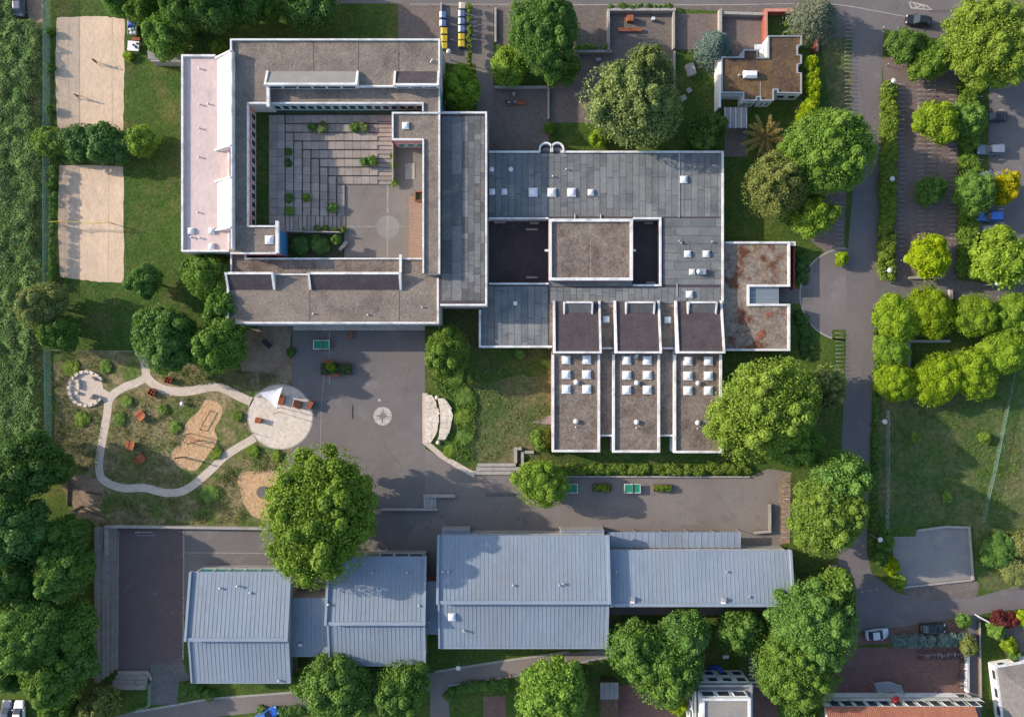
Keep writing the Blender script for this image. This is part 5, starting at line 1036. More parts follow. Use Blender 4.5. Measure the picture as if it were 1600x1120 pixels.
weeds('meadow_weeds', 'weeds and dry grass below the cream path', [(150, 772), (230, 772), (290, 778), (340, 742), (385, 705), (450, 705), (430, 735), (372, 742), (382, 800), (400, 818), (170, 818)], 4200, .05, .35, .13, 3, L_weed)
weeds('meadow_weeds', 'wild plants on the bank beside the stone seats', [(668, 590), (715, 585), (745, 620), (740, 720), (700, 715), (715, 680), (712, 630), (690, 615)], 6000, .05, .45, .15, 4, L_oli2)
weeds('meadow_weeds', 'wild plants between cream path and bare earth', [(240, 585), (300, 575), (380, 580), (450, 585), (400, 605), (380, 615), (345, 598), (300, 602), (262, 600)], 2200, .05, .3, .13, 5, L_weed)
weeds('meadow_weeds', 'rough grass tufts across the fallow plot at the right', [(1375, 650), (1590, 610), (1600, 900), (1530, 900), (1525, 822), (1400, 815)], 6000, .03, .22, .12, 6, L_mid)
weeds('meadow_weeds', 'tufts in the lawn between school yard and classrooms', [(720, 600), (860, 520), (860, 640), (820, 700), (750, 725), (735, 660)], 3000, .03, .2, .12, 7, L_weed)
def nth(n): return f"{n}{'th' if 10 <= n % 100 <= 20 else {1: 'st', 2: 'nd', 3: 'rd'}.get(n % 10, 'th')}"
# ------------------------------------------------------------------ vehicles
def carpaint(name, c):
    m = bpy.data.materials.new(name); m.use_nodes = True; b = m.node_tree.nodes['Principled BSDF']
    b.inputs['Base Color'].default_value = (*c, 1); b.inputs['Roughness'].default_value = .35; b.inputs['Coat Weight'].default_value = .5; b.inputs['Coat Roughness'].default_value = .08; return m
def loft(mb, st):
    # st: list of (x, half width bottom, half width top, z bottom, z top)
    vs = []; fs = []
    for x, wb, wt, zb, zt in st: vs += [(x, -wb * .94, zb), (x, -wb, zb + (zt - zb) * .45), (x, -wt, zt - .03), (x, -wt * .8, zt), (x, wt * .8, zt), (x, wt, zt - .03), (x, wb, zb + (zt - zb) * .45), (x, wb * .94, zb)]
    n = 8
    for k in range(len(st) - 1):
        for i in range(n): j = (i + 1) % n; fs.append((k * n + i, k * n + j, (k + 1) * n + j, (k + 1) * n + i))
    fs.append(tuple(range(n))[::-1]); fs.append(tuple(range((len(st) - 1) * n, len(st) * n))); return mb.add(vs, fs)
m_tail = plain('tail_lamp', (.35, .02, .02), .3); m_head = plain('head_lamp', (.8, .8, .78), .2)
def car(label, px, py, rz, paint, L=4.4, Wd=1.76, van=False, dark_roof=False):
    c = W(px, py, .8); T = thing('parked_car', label, 'car', (c.x, c.y, .02), rz); h = L / 2; w_ = Wd / 2
    def put(mb, nm, m, par=None, sm=False):
        me = mb.mesh(nm, smooth=sm); me.materials.append(m); o = bpy.data.objects.new(nm, me); COL.objects.link(o); o.parent = par or T; return o
    b = loft(MB(), [(-h, w_ * .78, w_ * .7, .38, .78), (-h + .12, w_ * .93, w_ * .85, .25, .9), (-h * .55, w_, w_ * .92, .2, .96), (h * .3, w_, w_ * .92, .2, .95), (h * .55, w_, w_ * .9, .2, .88), (h - .3, w_ * .94, w_ * .82, .22, .76), (h, w_ * .76, w_ * .66, .35, .62)])
    put(b, 'body', paint)
    x0, x1, x2, x3 = (-h * .93, -h * .84, h * .12, h * .46) if van else (-h * .8, -h * .52, h * .08, h * .44)
    g = loft(MB(), [(x0, w_ * .84, w_ * .8, .86, .93), (x1, w_ * .84, w_ * .68, .86, 1.42), (x2, w_ * .85, w_ * .68, .86, 1.46), (x3, w_ * .86, w_ * .8, .86, .92)])
    put(g, 'window', m_glass)
    r = loft(MB(), [(x1 + .02, w_ * .72, w_ * .66, 1.38, 1.45), ((x1 + x2) / 2, w_ * .74, w_ * .68, 1.4, 1.50), (x2 - .04, w_ * .72, w_ * .66, 1.40, 1.49)])
    put(r, 'roof', m_dark if dark_roof else paint)
    for sx in (-1, 1):
        for sy in (-1, 1):
            wh = put(MB().tube((sx * h * .6, sy * (w_ - .2), .3), (sx * h * .6, sy * (w_ + .005), .3), .3, .3, 16), 'wheel', m_black)
            put(MB().tube((sx * h * .6, sy * (w_ - .02), .3), (sx * h * .6, sy * (w_ + .015), .3), .18, .17, 12), 'rim', m_alu, wh)
    for sy in (-1, 1):
        put(MB().box((h - .16, sy * w_ * .62, .64), (.22, .32, .12)), 'headlight', m_head); put(MB().box((-h + .1, sy * w_ * .68, .78), (.12, .26, .16)), 'tail_light', m_tail)
        put(MB().box((h * .3, sy * (w_ + .06), .95), (.14, .18, .12)), 'mirror', paint)
    return T
cp_black = carpaint('black_paint', (.012, .012, .016)); cp_white = carpaint('white_paint_car', (.75, .76, .78)); cp_grey = carpaint('grey_paint', (.16, .19, .25)); cp_blue = carpaint('blue_paint', (.035, .15, .55)); cp_dgrey = carpaint('dark_grey_paint', (.09, .10, .14)); cp_silver = carpaint('silver_paint', (.45, .48, .53))
car('black car driving on the street at the top right', 1436, 32, math.pi - .12, cp_black)
car('dark car at the top left corner beside the crop field', 29, 6, math.pi / 2, cp_dgrey)
car('black car uppermost in the right-hand car park', 1554, 182, math.pi, cp_black); car('grey estate car between the black and the half hidden car in the car park', 1549, 234, math.pi, cp_grey, 4.5, van=True)
car('grey-blue car half hidden under the yellow-leaved tree', 1553, 275, math.pi, cp_grey); car('bright blue estate car in the car park', 1547, 338, math.pi, cp_blue, 4.4, van=True); car('dark grey saloon below the bright blue car', 1543, 358.5, math.pi, cp_dgrey)
car('silver car on the red parking strip', 1371, 991, .12, cp_silver, 4.0); car('black car on the red parking strip', 1458, 982, .03, cp_black, 4.3)
car('dark car at the lower left corner', 10, 1113, math.pi / 2, cp_dgrey, 4.2); car('white car at the lower left corner', 29, 1114, math.pi / 2, cp_white, 4.2); car('blue car cut by the lower edge below the westernmost hall', 416, 1118, .5, cp_blue, 4.2)

# ------------------------------------------------------------------ lamps, posts, fences, walls
def lamp(label, px, py, h, dx, dy):
    c = W(px, py, h); T = thing('street_lamp', label, 'lamp', (c.x, c.y, 0))
    MB().tube((c.x, c.y, 0), (c.x, c.y, h - .25), .07, .05, 8).build('pole', m_steel, T)
    MB().lathe((c.x, c.y, h - .3), [(.12, 0), (.4, .12), (.42, .2), (.3, .34), (.05, .4)], 16).build('lamp_head', m_white, T, True)
    MB().tube((c.x, c.y, .0), (c.x, c.y, .5), .1, .1, 8).build('pole_base', m_steel, T)
for l in (('lamp post at the top of the long roadside hedge', 1397, 126), ('lamp post halfway down the long roadside hedge', 1395, 279), ('lamp post at the lower end of the long roadside hedge', 1391, 422), ('lamp post on the footpath below the car park', 1559, 443), ('lamp post on the fence of the rough grass', 1383, 659), ('lamp post left of the gravel court', 1376, 843), ('lamp post at the dark east wing beside the bins', 701, 80)): lamp(l[0], l[1], l[2], 4.0, 0, 0)
lamp('small lamp at the end of the lane under the widest hall', 716, 1044, 3, 0, 0)
def post(label, px, py, h, r=.06, mat=None, cat='post', top=None):
    c = W(px, py, 0); T = thing('bollard' if h < 1.3 else 'post', label, cat, (c.x, c.y, 0)); MB().tube((c.x, c.y, 0), (c.x, c.y, h), r, r * .9, 8).build('shaft', mat or m_steel, T)
    MB().lathe((c.x, c.y, h - .02), [(r * 1.25, 0), (r * 1.3, .05), (r * .6, .1)], 10).build('cap', top or m_white, T)
for l in (('white bollard at the street end of the side road, left', 1341, 36, .9), ('white bollard at the street end of the side road, right', 1377, 46, .9), ('dark bollard at the mouth of the bicycle park', 1384, 103, 1.0), ('small white post at the lower hedge of the bicycle park', 1404, 408, 1.0), ('thin post at the yellow field edge right of the gravel court', 1531, 881, 1.0)): post(*l)
def fence(label, line, h, npost, mat=m_fence, postm=None):
    pts = [W(x, y) for x, y in line]; T = thing('mesh_fence', label, 'fence', pts[0])
    for a, b in zip(pts, pts[1:]):
        n = max(1, int((b - a).length / npost))
        for i in range(n):
            p = a + (b - a) * (i / n); q = a + (b - a) * ((i + 1) / n); d = (q - p).normalized() * .05
            MB().add([p + d + Vector((0, 0, .06)), q - d + Vector((0, 0, .06)), q - d + Vector((0, 0, h)), p + d + Vector((0, 0, h))], [(0, 1, 2, 3)]).build('mesh_panel', mat, T)
            MB().tube(p, p + Vector((0, 0, h + .08)), .035, .035, 6).build('fence_post', postm or m_teal, T); MB().tube(p + Vector((0, 0, h)), q + Vector((0, 0, h)), .025, .025, 6).build('top_rail', postm or m_teal, T)
    return T
fence('tall green mesh fence between crop field track and sand courts', [(78.5, -20), (79, 120), (78.5, 300), (79, 450)], 2.1, 2.6)
fence('green mesh fence along the left edge of the playground', [(80, 545), (81, 620), (82, 700), (84, 745)], 2.0, 2.6)
fence('thin wire fence above the playground', [(84, 547), (150, 548), (222, 549)], 1.2, 2.5, m_fence, m_steel); fence('green fence beside the road along the rough grass', [(1384, 640), (1384, 720), (1383, 830)], 1.4, 2.5)
fence('slanting wire fence across the rough grass', [(1582, 575), (1568, 650), (1552, 730), (1532, 815)], 1.0, 2.5, m_fence2, m_teal); fence('low green fence beside the ramp of the sports court', [(236, 1066), (236, 1100), (200, 1112)], 1.1, 1.6)
def wall(name, label, line, h, t, mat, cap=None, cat='wall'):
    pts = [W(x, y, h) for x, y in line]; T = thing(name, label, cat, (pts[0].x, pts[0].y, 0)); L_ = [(p.x, p.y) for p in pts]
    strip(MB(), L_, t / 2, t / 2, 0, h - .06).build('wall_body', mat, T); strip(MB(), L_, t / 2 + .03, t / 2 + .03, h - .06, h).build('coping', cap or m_conc, T)
wall('garden_wall', 'white coped wall on the left of the red benches terrace', [(951, 78), (951, 15), (1056, 15)], 1.1, .35, m_conc)
wall('garden_wall', 'double wall right of the red benches terrace', [(1053, 17), (1053, 76)], 1.0, .3, m_conc); wall('garden_wall', 'low wall continuing down beside the olive willow', [(1054, 80), (1054, 138)], .7, .25, m_conc)
wall('garden_wall', 'low kerb wall beside the narrow walkway at the top', [(774, 12), (774, 66)], .5, .3, m_conc); wall('garden_wall', 'planted wall at the lower edge of the pale forecourt', [(900, 80), (956, 80)], .9, .35, m_conc)
wall('garden_wall', 'wall along the top of the shaded brick terrace', [(772, 136), (857, 136), (857, 186)], .8, .3, m_conc); wall('garden_wall', 'grey wall in front of the red brick court at the street', [(1126, 20), (1194, 22)], 1.0, .4, m_conc)
wall('garden_wall', 'grey pillar wall left of the red brick court at the street', [(1126, 14), (1126, 52)], 1.2, .4, m_conc)
wall('garden_wall', 'red wall around the little lawn of the caretaker house', [(1197, 62), (1197, 16), (1240, 16)], 1.6, .45, m_redwall, plain('pink_coping', (.5, .22, .17), .8)); wall('garden_wall', 'short red wall below the grey-green conifer', [(1277, 60), (1277, 80)], 1.3, .35, m_redwall, plain('pink_coping2', (.5, .22, .17), .8))
wall('retaining_wall', 'long coped retaining wall above the sports court', [(163, 823), (288, 824), (420, 826)], .9, .35, m_conc); wall('retaining_wall', 'short wall stub at the top of the court steps', [(165, 826), (165, 868)], 1.0, .35, m_conc)
wall('retaining_wall', 'low wall between the yard and the lower terrace', [(595, 796), (684, 796)], .6, .3, m_conc); wall('retaining_wall', 'dark seat wall at the right end of the terrace', [(1203, 787), (1203, 830), (1178, 832)], .8, .4, m_timber, m_conc)
wall('retaining_wall', 'white-capped wall of the red brick yard', [(1513, 1008), (1513, 1082)], .9, .35, m_wwall, m_white); wall('retaining_wall', 'pale wall along the right side of the gravel court', [(1434, 829), (1478, 823), (1515, 824), (1521, 906)], .35, .3, m_conc)
wall('retaining_wall', 'curb wall along the lower side of the gravel court', [(1408, 918), (1519, 906)], .3, .25, m_timber, m_conc); wall('retaining_wall', 'wall corner inside the square grove', [(1421, 575), (1421, 533), (1485, 533)], .8, .4, m_conc)
wall('retaining_wall', 'low wall at the foot of the bicycle park', [(1420, 434), (1474, 434)], .5, .3, m_conc); wall('retaining_wall', 'short pillar wall by the footpath and grove', [(1487, 452), (1487, 468)], .8, .4, m_conc)
wall('retaining_wall', 'stone edging of the upper brick court left of the bins', [(689, 4), (689, 60)], .6, .25, m_conc); wall('retaining_wall', 'thin white wall at the corner garden', [(1529, 963), (1551, 975)], 1.2, .2, m_wwall, m_white); wall('retaining_wall', 'edging wall of the lane by the corner garden', [(1531, 972), (1533, 1090)], .7, .25, m_timber, m_conc)
wall('retaining_wall', 'low wall with planting below the classrooms hedge', [(886, 744.5), (1172, 745)], .35, .2, m_timber, m_conc); wall('retaining_wall', 'slanted kerb wall below the sports court ramp', [(230, 1050), (236, 1062)], .5, .2, m_conc)
# steps
def steps(name, label, quads, z0, dz, mat):
    c = W(*quads[0][0]); T = thing(name, label, 'steps', (c.x, c.y, 0))
    for i, q in enumerate(quads): MB().prism(PW(q, z0 + dz * (i + 1)), 0, z0 + dz * (i + 1)).build('step', mat, T)
steps('stone_steps', 'long stone seating steps left of the sports court', [[(176 - i * 7.2, 824), (182.7 - i * 7.2, 824), (183 - i * 7.2, 1046 + i * 5), (176 - i * 7.2, 1046 + i * 5)] for i in range(5)], 0, .17, m_slab)
steps('stone_steps', 'stone seating steps below the sports court', [rect(184 - i * 4, 1048 + i * 7.4, 232 - i * 1.5, 1055 + i * 7.4) for i in range(4)], 0, .17, m_slab)
steps('stone_steps', 'concrete steps rising to the lawn below the classrooms', [rect(740, 735.5, 832 - i * 0, 741.5) if i == 0 else (rect(744, 729.5, 826, 735) if i == 1 else rect(746, 724, 806, 728.5)) for i in range(3)], 0, .17, m_conc)
steps('stone_steps', 'stepped concrete corner right of the lawn steps', [rect(814, 706, 818.5, 728), rect(820, 704, 834, 708.5), rect(803, 699, 808, 723.5), rect(808.3, 699, 815, 703)], .3, .12, m_conc)
steps('stone_steps', 'short flight of steps in the yard wall', [rect(662 + i * 5, 777, 666.6 + i * 5, 794) for i in range(4)][::-1], 0, .12, m_conc)
wall('retaining_wall', 'pale speckled wall above the short yard steps', [(661, 775), (711, 775)], .5, .4, m_stone)
def seats():
    T = thing('stone_amphitheatre', 'two pale curved rough-stone seating tiers beside the yard', 'steps', W(690, 655))
    def arc(cx, cy, r, a0, a1, n): return [(cx + r * math.cos(a0 + (a1 - a0) * i / n), cy + r * math.sin(a0 + (a1 - a0) * i / n)) for i in range(n + 1)]
    rr = random.Random(5)
    for (xi, xo, ya, yb, z) in ((665, 685, 617, 692, .22), (686, 706, 622, 687, .5)):
        n = 7; j0 = 0
        for i in range(n):
            j1 = rr.uniform(-2.5, 2.5) if i < n - 1 else 0
            t0, t1 = i / n, (i + 1) / n; b0 = 1 - (2 * t0 - 1) ** 2; b1 = 1 - (2 * t1 - 1) ** 2; y0 = ya + (yb - ya) * t0; y1 = ya + (yb - ya) * t1
            li = 0 if xi < 670 else 4
            q = [(xi + li * b0 - (2 if li else 0), y0 + .15 + j0), (xo - 11 + 12 * b0 + rr.uniform(-1.5, 1.5), y0 + .15 - j0), (xo - 11 + 12 * b1 + rr.uniform(-1.5, 1.5), y1 - .15 - j1), (xi + li * b1 - (2 if li else 0), y1 - .15 + j1)]; j0 = j1
            MB().prism(PW(q, z), 0, z + rr.uniform(-.012, .012)).build('stone_block', m_stone, T)
seats()
for x, y in ((683, 621), (685, 691)):
    T = thing('round_stone', 'round pale stone at the ' + ('upper' if y < 650 else 'lower') + ' end of the curved seats', 'stone', W(x, y)); c = W(x, y); MB().lathe((c.x, c.y, 0), [(.35, 0), (.38, .25), (.25, .42), (.05, .46)], 12).build('stone_body', m_stone, T, True)

# ------------------------------------------------------------------ bicycle hoops in rows
hp = []
for i in range(9): t = math.pi * i / 8; hp.append((-.62 * math.cos(t) if 0 < i < 8 else (-.62 if i == 0 else .62), 0, .45 + .14 * math.sin(t)))
hoop = MB().path([(-.62, 0, 0)] + hp + [(.62, 0, 0)], .035, 6).mesh('bicycle_hoop', smooth=True)
def hoops(label, group, x, y0, y1, st, rz=0, skip=()):
    y = y0; n_ = 0
    while y <= y1:
        n_ += 1; c = W(x, y); o = inst('bicycle_hoop', hoop, None, (c.x + random.uniform(-.03, .03), c.y, 0), rz + random.uniform(-.04, .04), mat=m_steel); setp(o, f'{nth(n_)} hoop from the top: {label}', 'bicycle stand', group); y += st
hoops('row against the long roadside hedge', 'hoops beside the hedge', 1407, 133, 400, 7, 0)
hoops('left middle row of the bicycle park', 'hoops in the left middle row', 1438, 128, 372, 7, 0); hoops('right middle row of the bicycle park', 'hoops in the right middle row', 1454, 128, 372, 7, 0)
hoops('right-hand row of the bicycle park', 'hoops in the right-hand row', 1488, 143, 392, 7, 0)
hoops('grass strip left of the upper side road', 'hoops by the upper side road', 1324, 40, 188, 6.2, 0); hoops('road island right of the olive willow', 'hoops in the road island', 1309, 318, 388, 7, 0)
hoops('roadside row below the round forecourt', 'hoops below the forecourt', 1311, 521, 602, 6.2, 0); hoops('row at the right end of the terrace', 'hoops at the terrace end', 1227, 750, 842, 8, 0); hoops('row beside the thin hedge at the bins', 'hoops behind the hedge', 741, 30, 66, 6.8, 0)
for i_, x in enumerate((1407, 1413.5, 1420)): c = W(x, 98); setp(inst('bicycle_hoop', hoop, None, c, math.pi / 2, mat=m_steel), ('left', 'middle', 'right')[i_] + ' steel bicycle hoop of three under the street corner shrubs', 'bicycle stand', 'hoops under the shrubs')

# ------------------------------------------------------------------ bicycles
def torus(mb, c, R_, r_, n=18):
    pts = [(c[0] + R_ * math.cos(2 * math.pi * i / n), c[1], c[2] + R_ * math.sin(2 * math.pi * i / n)) for i in range(n + 1)]
    return mb.path(pts, r_, 4)
m_bf = [plain('bike_blue', (.10, .14, .25), .4), plain('bike_white', (.6, .6, .62), .4), plain('bike_black', (.03, .03, .035), .4), plain('bike_silver', (.4, .42, .45), .4)]
BK = {}
for nm, mb in (('wheel', torus(MB(), (0, 0, 0), .33, .022)), ('frame', MB().path([(-.5, 0, .34), (-.08, 0, .30), (-.2, 0, .75), (-.5, 0, .34)], .022).path([(-.2, 0, .72), (.36, 0, .78), (-.08, 0, .30)], .022).path([(.34, 0, .92), (.38, 0, .7), (.55, 0, .34)], .022)), ('saddle', MB().hexa([(-.38, -.09, .84), (-.1, -.03, .84), (-.1, .03, .84), (-.38, .09, .84)], [(-.38, -.08, .9), (-.1, -.03, .89), (-.1, .03, .89), (-.38, .08, .9)])), ('handlebar', MB().path([(.2, -.3, .97), (.33, -.2, 1.0), (.34, .2, 1.0), (.2, .3, .97)], .018))): BK[nm] = mb.mesh(nm)
for nm, m_ in (('wheel', m_black), ('frame', m_bf[0]), ('saddle', m_black), ('handlebar', m_alu)): BK[nm].materials.append(m_)
def bicycle(label, group, px, py, rz, k):
    c = W(px, py); T = thing('bicycle', label, 'bicycle', (c.x, c.y, 0), rz, group)
    for x in (-.5, .55): inst('wheel', BK['wheel'], T, (x, 0, .352))
    inst('frame', BK['frame'], T, mat=m_bf[k % 4]); inst('saddle', BK['saddle'], T); inst('handlebar', BK['handlebar'], T)
rb = random.Random(9)
for i in range(13): bicycle(f'{nth(i + 1)} bicycle from the left along the hedge of the red brick yard', 'bicycles along the hedge', 1433 + i * 5.0 + rb.uniform(-1, 1), 1022 + rb.uniform(-1.5, 1.5), math.pi / 2 + rb.uniform(-.2, .2), rb.randrange(4))
for i in range(16): bicycle(f'{nth(i + 1)} bicycle from the top along the right wall of the red brick yard', 'bicycles along the wall', 1503 + rb.uniform(-1.5, 1.5), 1018 + i * 3.6 + rb.uniform(-1, 1), rb.uniform(-.25, .25), rb.randrange(4))
bicycle('white bicycle leaning at the right row of the bicycle park', None, 1487, 171, .1, 1); bicycle('dark bicycle locked at the lower middle rows of the bicycle park', None, 1426, 369, .1, 2); bicycle('bicycle standing in the upper middle of the bicycle park', None, 1461, 153, .3, 2); bicycle('small bicycle leaning in the classroom gap of the hoops at the terrace end', None, 1227, 779, .2, 1)

# ------------------------------------------------------------------ rubbish bins
def bin_(label, group, px, py, lid, rz=0):
    c = W(px, py); T = thing('wheeled_bin', label, 'bin', (c.x, c.y, 0), rz, group)
    def put(mb, nm, m): me = mb.mesh(nm); me.materials.append(m); o = bpy.data.objects.new(nm, me); COL.objects.link(o); o.parent = T
    put(MB().hexa([(-.46, -.44, .1), (.46, -.44, .1), (.46, .44, .1), (-.46, .44, .1)], [(-.53, -.5, 1.12), (.53, -.5, 1.12), (.53, .5, 1.12), (-.53, .5, 1.12)]), 'bin_body', m_bin)
    put(MB().hexa([(-.2, -.53, 1.13), (.57, -.53, 1.13), (.57, .53, 1.13), (-.2, .53, 1.13)], [(-.2, -.5, 1.33), (.48, -.5, 1.24), (.48, .5, 1.24), (-.2, .5, 1.33)]), 'lid', m_lidb if lid is m_lidw else lid)
    put(MB().hexa([(-.58, -.53, 1.13), (-.205, -.53, 1.13), (-.205, .53, 1.13), (-.58, .53, 1.13)], [(-.48, -.5, 1.25), (-.205, -.5, 1.34), (-.205, .5, 1.34), (-.48, .5, 1.25)]), 'lid_front', lid)
    for x in (-.4, .4):
        for y in (-.38, .38): put(MB().tube((x - .03, y, .1), (x + .03, y, .1), .1, .1, 8), 'wheel', m_black)
m_bin = plain('bin_grey', (.12, .14, .19), .5); m_liduy = plain('yellow_lid', (.48, .37, .04), .5); m_lidw = plain('pale_lid', (.62, .64, .68), .45); m_lidb = plain('blue_lid', (.10, .16, .32), .45)
for i, y in enumerate((28, 41)): bin_(('upper', 'lower')[i] + ' of two pale-lidded bins in the left bin row', 'pale bins left', 693, y, m_lidw)
for i, y in enumerate((53, 65, 76)): bin_(('upper', 'middle', 'lower')[i] + ' of three yellow-lidded bins in the left bin row', 'yellow bins left', 695, y, m_liduy)
for i, y in enumerate((26, 38, 50)): bin_(('upper', 'middle', 'lower')[i] + ' of three pale-lidded bins in the right bin row by the hedge', 'pale bins right', 722, y, m_lidw)
for i, y in enumerate((62, 73)): bin_(('upper', 'lower')[i] + ' of two yellow-lidded bins in the right bin row by the hedge', 'yellow bins right', 722, y, m_liduy)
bin_('cream-lidded box bin at the top of the right bin row', None, 723, 14, plain('cream_lid', (.55, .48, .4)))
bin_('yellow-lidded bin beside the garden stair at the lower edge', None, 1191, 1038, m_liduy)

# ------------------------------------------------------------------ ping-pong tables, planters, benches
def pingpong(label, px, py):
    c = W(px, py, .76); T = thing('table_tennis_table', label, 'table', (c.x, c.y, 0)); l, w_ = 2.74, 1.52
    MB().box((c.x, c.y, .73), (l, w_, .06)).build('table_top', m_ptgreen, T)
    mb = MB(); ring(mb, [(c.x - l/2, c.y - w_/2), (c.x + l/2, c.y - w_/2), (c.x + l/2, c.y + w_/2), (c.x - l/2, c.y + w_/2)], .07, .70, .766, .03); mb.build('edge_band', m_white, T)
    MB().box((c.x, c.y, .85), (.04, w_ + .1, .17)).build('net', m_steel, T)
    for s in (-1, 1): MB().box((c.x + s * .85, c.y, .35), (.18, 1.0, .695)).build('pedestal', m_conc, T)
pingpong('green table-tennis table in the shade below the south wing', 502, 538.5); pingpong('green table-tennis table between two planters on the terrace', 988, 763); pingpong('green table-tennis table half hidden by the round bright tree', 890, 763)
def bench(label, px, py, l, rz, z=0.0, back=False):
    c = W(px, py, z + .45); T = thing('bench', label, 'bench', (c.x, c.y, z), rz)
    def put(mb, nm, m): me = mb.mesh(nm); me.materials.append(m); o = bpy.data.objects.new(nm, me); COL.objects.link(o); o.parent = T
    for i in range(3): put(MB().box((0, -.2 + i * .2, .44), (l, .18, .05)), 'slat', m_wood)
    for s in (-1, 1): put(MB().box((s * (l / 2 - .2), 0, .21), (.1, .5, .41)), 'leg', m_conc)
def planter(label, x0, y0, x1, y1, h, mat, foliage, seed):
    c = W((x0 + x1) / 2, (y0 + y1) / 2, h); T = thing('planter', label, 'planter', (c.x, c.y, 0)); P = [(p.x, p.y) for p in PW(rect(x0, y0, x1, y1), h)]
    ring(MB(), P, .12, 0, h, 0).build('box', mat, T); MB().prism(offs(ccw(P), .13), 0, h - .1).build('soil', m_soil, T)
    rng = np.random.default_rng(seed); a, b = W(x0, y0, h), W(x1, y1, h); k = 26; C = np.stack([rng.uniform(a.x + .3, b.x - .3, k) - c.x, rng.uniform(b.y + .3, a.y - .3, k) - c.y, rng.uniform(h, h + .2, k)], 1)
    P_, Nn, s, t = lobe_leaves(C, rng.uniform(.2, .42, k), 1500, .10, rng, up=-.2, cull=0); inst('foliage', quads_mesh('foliage', P_, Nn, s, t, rng), T, mat=foliage)
planter('dark planter with two red benches in the shaded yard', 501, 567, 549, 586, .5, m_timber, L_dark, 1); planter('small planter left of the terrace table-tennis table', 926, 756, 955, 768, .6, m_timber, L_brt, 2); planter('small planter right of the terrace table-tennis table', 1021, 757, 1050, 768, .6, m_timber, L_oli2, 3)
tree(518, 573, 7, 2.0, 'small', L_lime, 'bright sapling in the planter between the red benches', name='plant', cat='plant')
bench('red wooden bench above the dark planter', 514, 565, 1.7, 0); bench('red wooden bench below the dark planter', 523, 586.5, 1.7, 0); bench('red wooden bench standing on end-on under the south wing', 548, 521, 2.0, math.pi / 2)
bench('left red bench on the walled terrace at the top', 975, 46.5, 2.0, 0); bench('right red bench on the walled terrace at the top', 994, 46.5, 2.0, 0); bench('red bench with people on the shaded brick terrace', 805, 161, 3.4, 0)
bench('tilted grey bench in the courtyard corner', 536, 384, 1.9, R(52), 3.6)
for o in [x for x in bpy.data.objects if x.get('label') == 'tilted grey bench in the courtyard corner']:
    for ch in o.children: ch.data.materials[0] = m_conc
def box_thing(name, label, cat, px, py, d, mat, topm, rz=0, z=0):
    c = W(px, py, z + d[2]); T = thing(name, label, cat, (c.x, c.y, z), rz)
    def put(mb, nm, m): me = mb.mesh(nm); me.materials.append(m); o = bpy.data.objects.new(nm, me); COL.objects.link(o); o.parent = T
    put(MB().hexa([(-d[0]/2, -d[1]/2, 0), (d[0]/2, -d[1]/2, 0), (d[0]/2, d[1]/2, 0), (-d[0]/2, d[1]/2, 0)], [(-d[0]/2*.95, -d[1]/2*.95, d[2]*.9), (d[0]/2*.95, -d[1]/2*.95, d[2]*.9), (d[0]/2*.95, d[1]/2*.95, d[2]*.9), (-d[0]/2*.95, d[1]/2*.95, d[2]*.9)]), 'box', mat)
    put(MB().box((0, 0, d[2] * .95), (d[0], d[1], d[2] * .1)), 'top', topm); return T
box_thing('sculpture_block', 'red box at the planting bed of the walled terrace', 'sculpture', 985, 28, (1.1, 1.0, 1.0), m_wood, m_wood); box_thing('litter_bin', 'white litter bin at the planting bed of the walled terrace', 'bin', 1021, 29, (.55, .5, .8), m_steel, m_white)
box_thing('litter_bin', 'pale litter bin above the bench with people', 'bin', 803, 146.5, (.55, .55, .8), m_conc, m_conc); box_thing('stone_slab', 'dark leaning stone slab beside the low willow wall', 'stone', 1080, 108, (1.4, 2.0, 1.0), m_conc, m_conc, .3); box_thing('stone_slab', 'small pale stone slab below the dark leaning stone', 'stone', 1077, 141, (.8, .8, .4), m_conc, m_conc, .5); box_thing('bench_block', 'pale block seat on the upper brick terrace', 'seat', 935, 93, (.9, .5, .4), m_conc, m_conc)
box_thing('stone_slab', 'pale flat stone half under the willow', 'stone', 1068, 153, (1.0, .9, .3), m_conc, m_conc, .4); box_thing('spring_rocker', 'dark spring rocker toy on the bare earth', 'toy', 416, 537, (1.6, .7, .6), m_dark, m_dark, -.7)
box_thing('transformer_box', 'small brown cabinet at the corner by the road and long hall', 'cabinet', 1302, 889, (1.3, 1.4, 1.2), m_timber, m_brickp, 0)

# ------------------------------------------------------------------ playground
for i in range(17):
    a = R(40) + R(285) * i / 16; x = 134 - 27 * math.cos(a + math.pi) * 1.0; y = 607 + 26.5 * math.sin(a); c = W(x, y, .4)
    me = MB().hexa([(-.36, -.26, 0), (.36, -.26, 0), (.36, .26, 0), (-.36, .26, 0)], [(-.31, -.22, .42), (.30, -.21, .44), (.32, .22, .4), (-.3, .2, .43)]).mesh('boulder') if i == 0 else bpy.data.meshes['boulder']
    o = inst('boulder', me, None, (c.x, c.y, 0), math.atan2(-(y - 607), x - 134) + math.pi / 2 + random.uniform(-.2, .2), (random.uniform(.9, 1.25), random.uniform(.9, 1.2), random.uniform(.9, 1.15)), m_stone)
    setp(o, f'{nth(i + 1)} pale stone block of the seat ring, counted anticlockwise from the path' , 'boulder', 'ring of stone seats')
for x, y, sx, sy, lab in ((120, 595, .5, .5, 'small pale stone inside the stone ring, upper'), (121, 603, .5, 1.1, 'long pale stone slab inside the stone ring'), (119, 614, .5, .5, 'small pale stone inside the stone ring, lower')): box_thing('stone_block', lab, 'stone', x, y, (sx, sy, .5), m_stone, m_stone)
